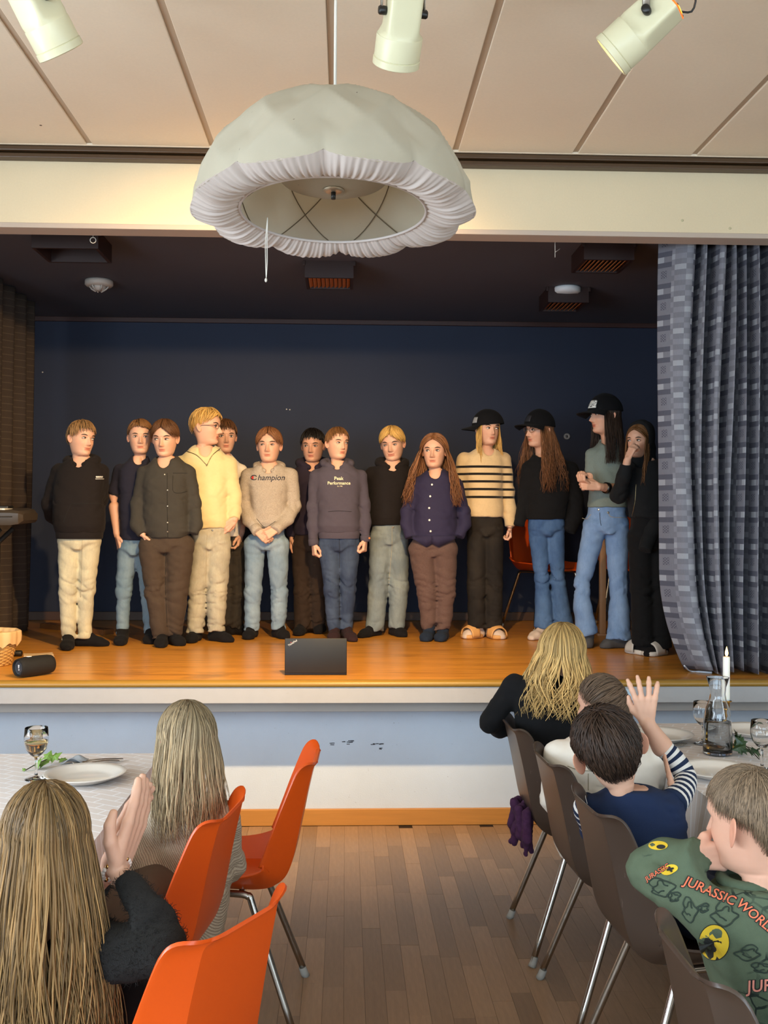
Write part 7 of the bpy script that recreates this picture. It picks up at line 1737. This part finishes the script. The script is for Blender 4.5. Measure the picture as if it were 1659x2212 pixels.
def striped_sleeve(out, pts, rad, bands, name):
    P = smooth_path([list(out['W'](u, v, dy)) + [r * out['sc']] for (u, v, dy), r in zip(pts, rad)], 61); mb = MB(); n = 18
    tmp = MB().tube([p[:3] for p in P], [p[3] * (1 + .02 * math.sin(i * 1.3)) for i, p in enumerate(P)], n, caps=True); mb.v, mb.f = tmp.v, tmp.f
    mb.mi = []
    for i in range(60):
        mb.mi += [1 if any(a <= i < b for a, b in bands) else 0] * n
    mb.mi += [0, 0]; return obj(name, mb, [m_ns, m_ws], out['o'])
bands = [(i, i + 2) for i in range(2, 60, 5)]
striped_sleeve(ge, [(1120, 1030, 0), (1175, 960, .05), (1190, 885, .10), (1130, 790, .12), (1062, 722, .13)], [80, 66, 62, 58, 52], [(3, 5), (8, 10), (13, 15), (18, 20), (23, 25), (29, 31.5), (35, 37.5), (41, 43.5), (47, 49.5), (53, 55.5), (58, 61)], 'striped_sleeve')
striped_sleeve(ge, [(690, 1030, 0), (650, 1060, .02), (690, 1180, .12)], [66, 60, 56], [(i, i + 3) for i in range(4, 60, 9)], 'striped_sleeve')
hemb = [(1585, 880, 1215), (1690, 930, 1230), (1790, 960, 1250)]
P_ = []; hm2 = MB(); n = 40
rows = []
for j in range(13):
    t = j / 12; v = 1600 + 175 * t; ul = 900 + 75 * t; ur = 1200 + 30 * t; p0, p1 = ge['W'](ul, v), ge['W'](ur, v); a_ = (p1.x - p0.x) / 2 * 1.06; row = []
    for i in range(n): th = 2 * math.pi * i / n; row.append(((p0.x + p1.x) / 2 + a_ * math.cos(th), 2.86 + .112 * math.sin(th), p0.z))
    rows += row
hm2.v = rows; hm2.f = [(j * n + i, (j + 1) * n + i, (j + 1) * n + (i + 1) % n, j * n + (i + 1) % n) for j in range(12) for i in range(n)]; hm2.mi = [1 if j in (2, 6, 9) else 0 for j in range(12) for i in range(n)]
o = obj('striped_hem', hm2, [m_ns, m_ws], ge['o'])
seated(ge, (0.93, 2.72), (1, .08), cloth('navy_trousers', '151a2c', .06), shoe_m)
# F: boy in the green printed sweatshirt
m = Mat('green_print_sweatshirt', '55614e', .9, spec=.2); v_ = m.n('TexVoronoi'); v_.feature = 'DISTANCE_TO_EDGE'; v_.inputs['Scale'].default_value = 26; m.link(m.mapped('Object', (1, 1.3, 1)), v_.inputs['Vector'])
d_ = E(m.nt, v_.outputs['Distance']); m.mix(d_.lt(.05) * ((m.noise(9, 2) - .55) * 14), '26302a'); m.vary(.10, 60, 3); m.vary(.08, 6, 2); m.bump(m.noise(700, 2), .001, .6); grn = m.m
gf = person('boy at the right picture edge in a green printed sweatshirt, hand on his cheek', CB, Y=2.08, head=(1535, 1112, 540, -141, 6, 0), hair=dict(style='crop', col='greyb', fringe=62, side=90, back=146, lift=.030, n=1800, thick=.0050, tint=.45, rag=5), face=False, neck=None, headdy=0, skin='b',
    rings=[(2350, 1470, 1960, 1.25), (2150, 1400, 1930, 1.25), (1950, 1330, 1900, 1.22), (1780, 1270, 1870, 1.15), (1660, 1240, 1850, 1.05), (1580, 1260, 1830, .95), (1510, 1320, 1780, .82), (1455, 1400, 1700, .66)],
    arms=[dict(pts=[(1340, 1640, -.04, 150), (1120, 1480, .0, 115), (985, 1385, .06, 98), (1080, 1330, .06, 108), (1262, 1312, .0, 106)], wrist=(1215, 1318, .02), hand=dict(d=(.95, .12, .0), n=(.15, 1, 0), curl=.62, L=.150, side=1, thumb=.3), fine=.0034, cuffcut=True), dict(pts=[(1790, 1640, 0, 140), (1850, 1900, .1, 110), (1700, 2000, .3, 90)])],
    legs=(), top=grn, zfloor=0.0, group=GA, seed=26, voxel=.009, depth=.115, wrinkle=.006, hem_wr=.01, ear=1.2)
nb = Sdf(.01); hc, hh = gf['hd'].c, gf['hd'].h; nb.chain([hc + Vector((.25 * math.sin(t), .05 + .25 * math.cos(t), -.63)) * hh for t in np.linspace(0, 2 * math.pi, 18)], [.055 * hh] * 18); obj('neckband', mesh_from([nb.mesh(.007)], 'neckband'), cloth('green_rib', '4c5846', .08), gf['top'])
pk_, po_, py_, pd_ = Mat('ink_black', '1b1d1c', .8), Mat('ink_orange', 'd9714f', .8), Mat('ink_yellow', 'd8b52c', .8), Mat('ink_pink', 'd98a78', .8)
def patch(u, v, ru, rv, mat, off, n=28, shape=None, name='print_patch'):
    pts = [front(gf, u + ru * (shape(t) if shape else 1) * math.cos(t), v - rv * (shape(t) if shape else 1) * math.sin(t), 'bvh', off)[0] for t in np.linspace(0, 2 * math.pi, n, endpoint=False)]
    c = front(gf, u, v, 'bvh', off)[0]; return obj(name, MB().add([c] + pts, [(0, 1 + (i + 1) % n, 1 + i) for i in range(n)]), mat, gf['top'], False)
for body, u, v, w, r in (('JURASSIC', 1322, 1500, 300, 23), ('WORLD', 1575, 1640, 260, 40), ('JUR', 1590, 2010, 150, -4), ('JURASSIC', 1040, 1400, 150, -32)):
    print_text(gf, body, u, v, w * 1.04, pk_, .1, .075, r, 'printed_word_outline', off=.0016); print_text(gf, body, u, v, w, po_ if body != 'JUR' else pd_, .1, .012, r, 'printed_word', off=.0026)
patch(1345, 1775, 84, 98, pk_, .0015); patch(1345, 1775, 80, 94, py_, .0024); patch(1335, 1800, 52, 60, pk_, .0034, 40, lambda t: .8 + .25 * math.sin(3 * t + .6) + .06 * math.sin(17 * t))
patch(1105, 1385, 48, 30, py_, .0018, 24, lambda t: .9 + .2 * math.sin(2 * t)); patch(1110, 1382, 20, 16, pk_, .003, 24, lambda t: .8 + .3 * math.sin(4 * t)); patch(1045, 1255, 52, 24, py_, .0018); patch(1060, 1262, 24, 12, pk_, .003)
sk2 = cloth('print_sketch_green', '323d35', .2)
for u, v, a_, b_, s_ in ((1060, 1480, 60, 52, 1), (1210, 1600, 36, 60, 2), (1400, 1620, 62, 56, 3), (1530, 1830, 60, 36, 4), (1290, 1590, 26, 24, 5), (1130, 1530, 30, 30, 6), (1600, 1910, 50, 30, 7)):
    pts = [front(gf, u + a_ * (1 + .25 * math.sin(3 * t + s_) + .12 * math.sin(7 * t + s_)) * math.cos(t), v - b_ * (1 + .25 * math.cos(2 * t + s_)) * math.sin(t), 'bvh', .001)[0] for t in np.linspace(0, 2 * math.pi, 40)]
    obj('printed_sketch', MB().tube(pts, .0016, 4, caps=False), sk2, gf['top'])
    pts = [front(gf, u + a_ * .6 * (1 + .3 * math.sin(4 * t + s_)) * math.cos(t), v - b_ * .55 * (1 + .35 * math.cos(3 * t + s_)) * math.sin(t), 'bvh', .001)[0] for t in np.linspace(.4, 5.2, 30)]
    obj('printed_sketch', MB().tube(pts, .0014, 4), sk2, gf['top'])
seated(gf, (0.96, 1.99), (1, .16), t_blk, shoe_m)
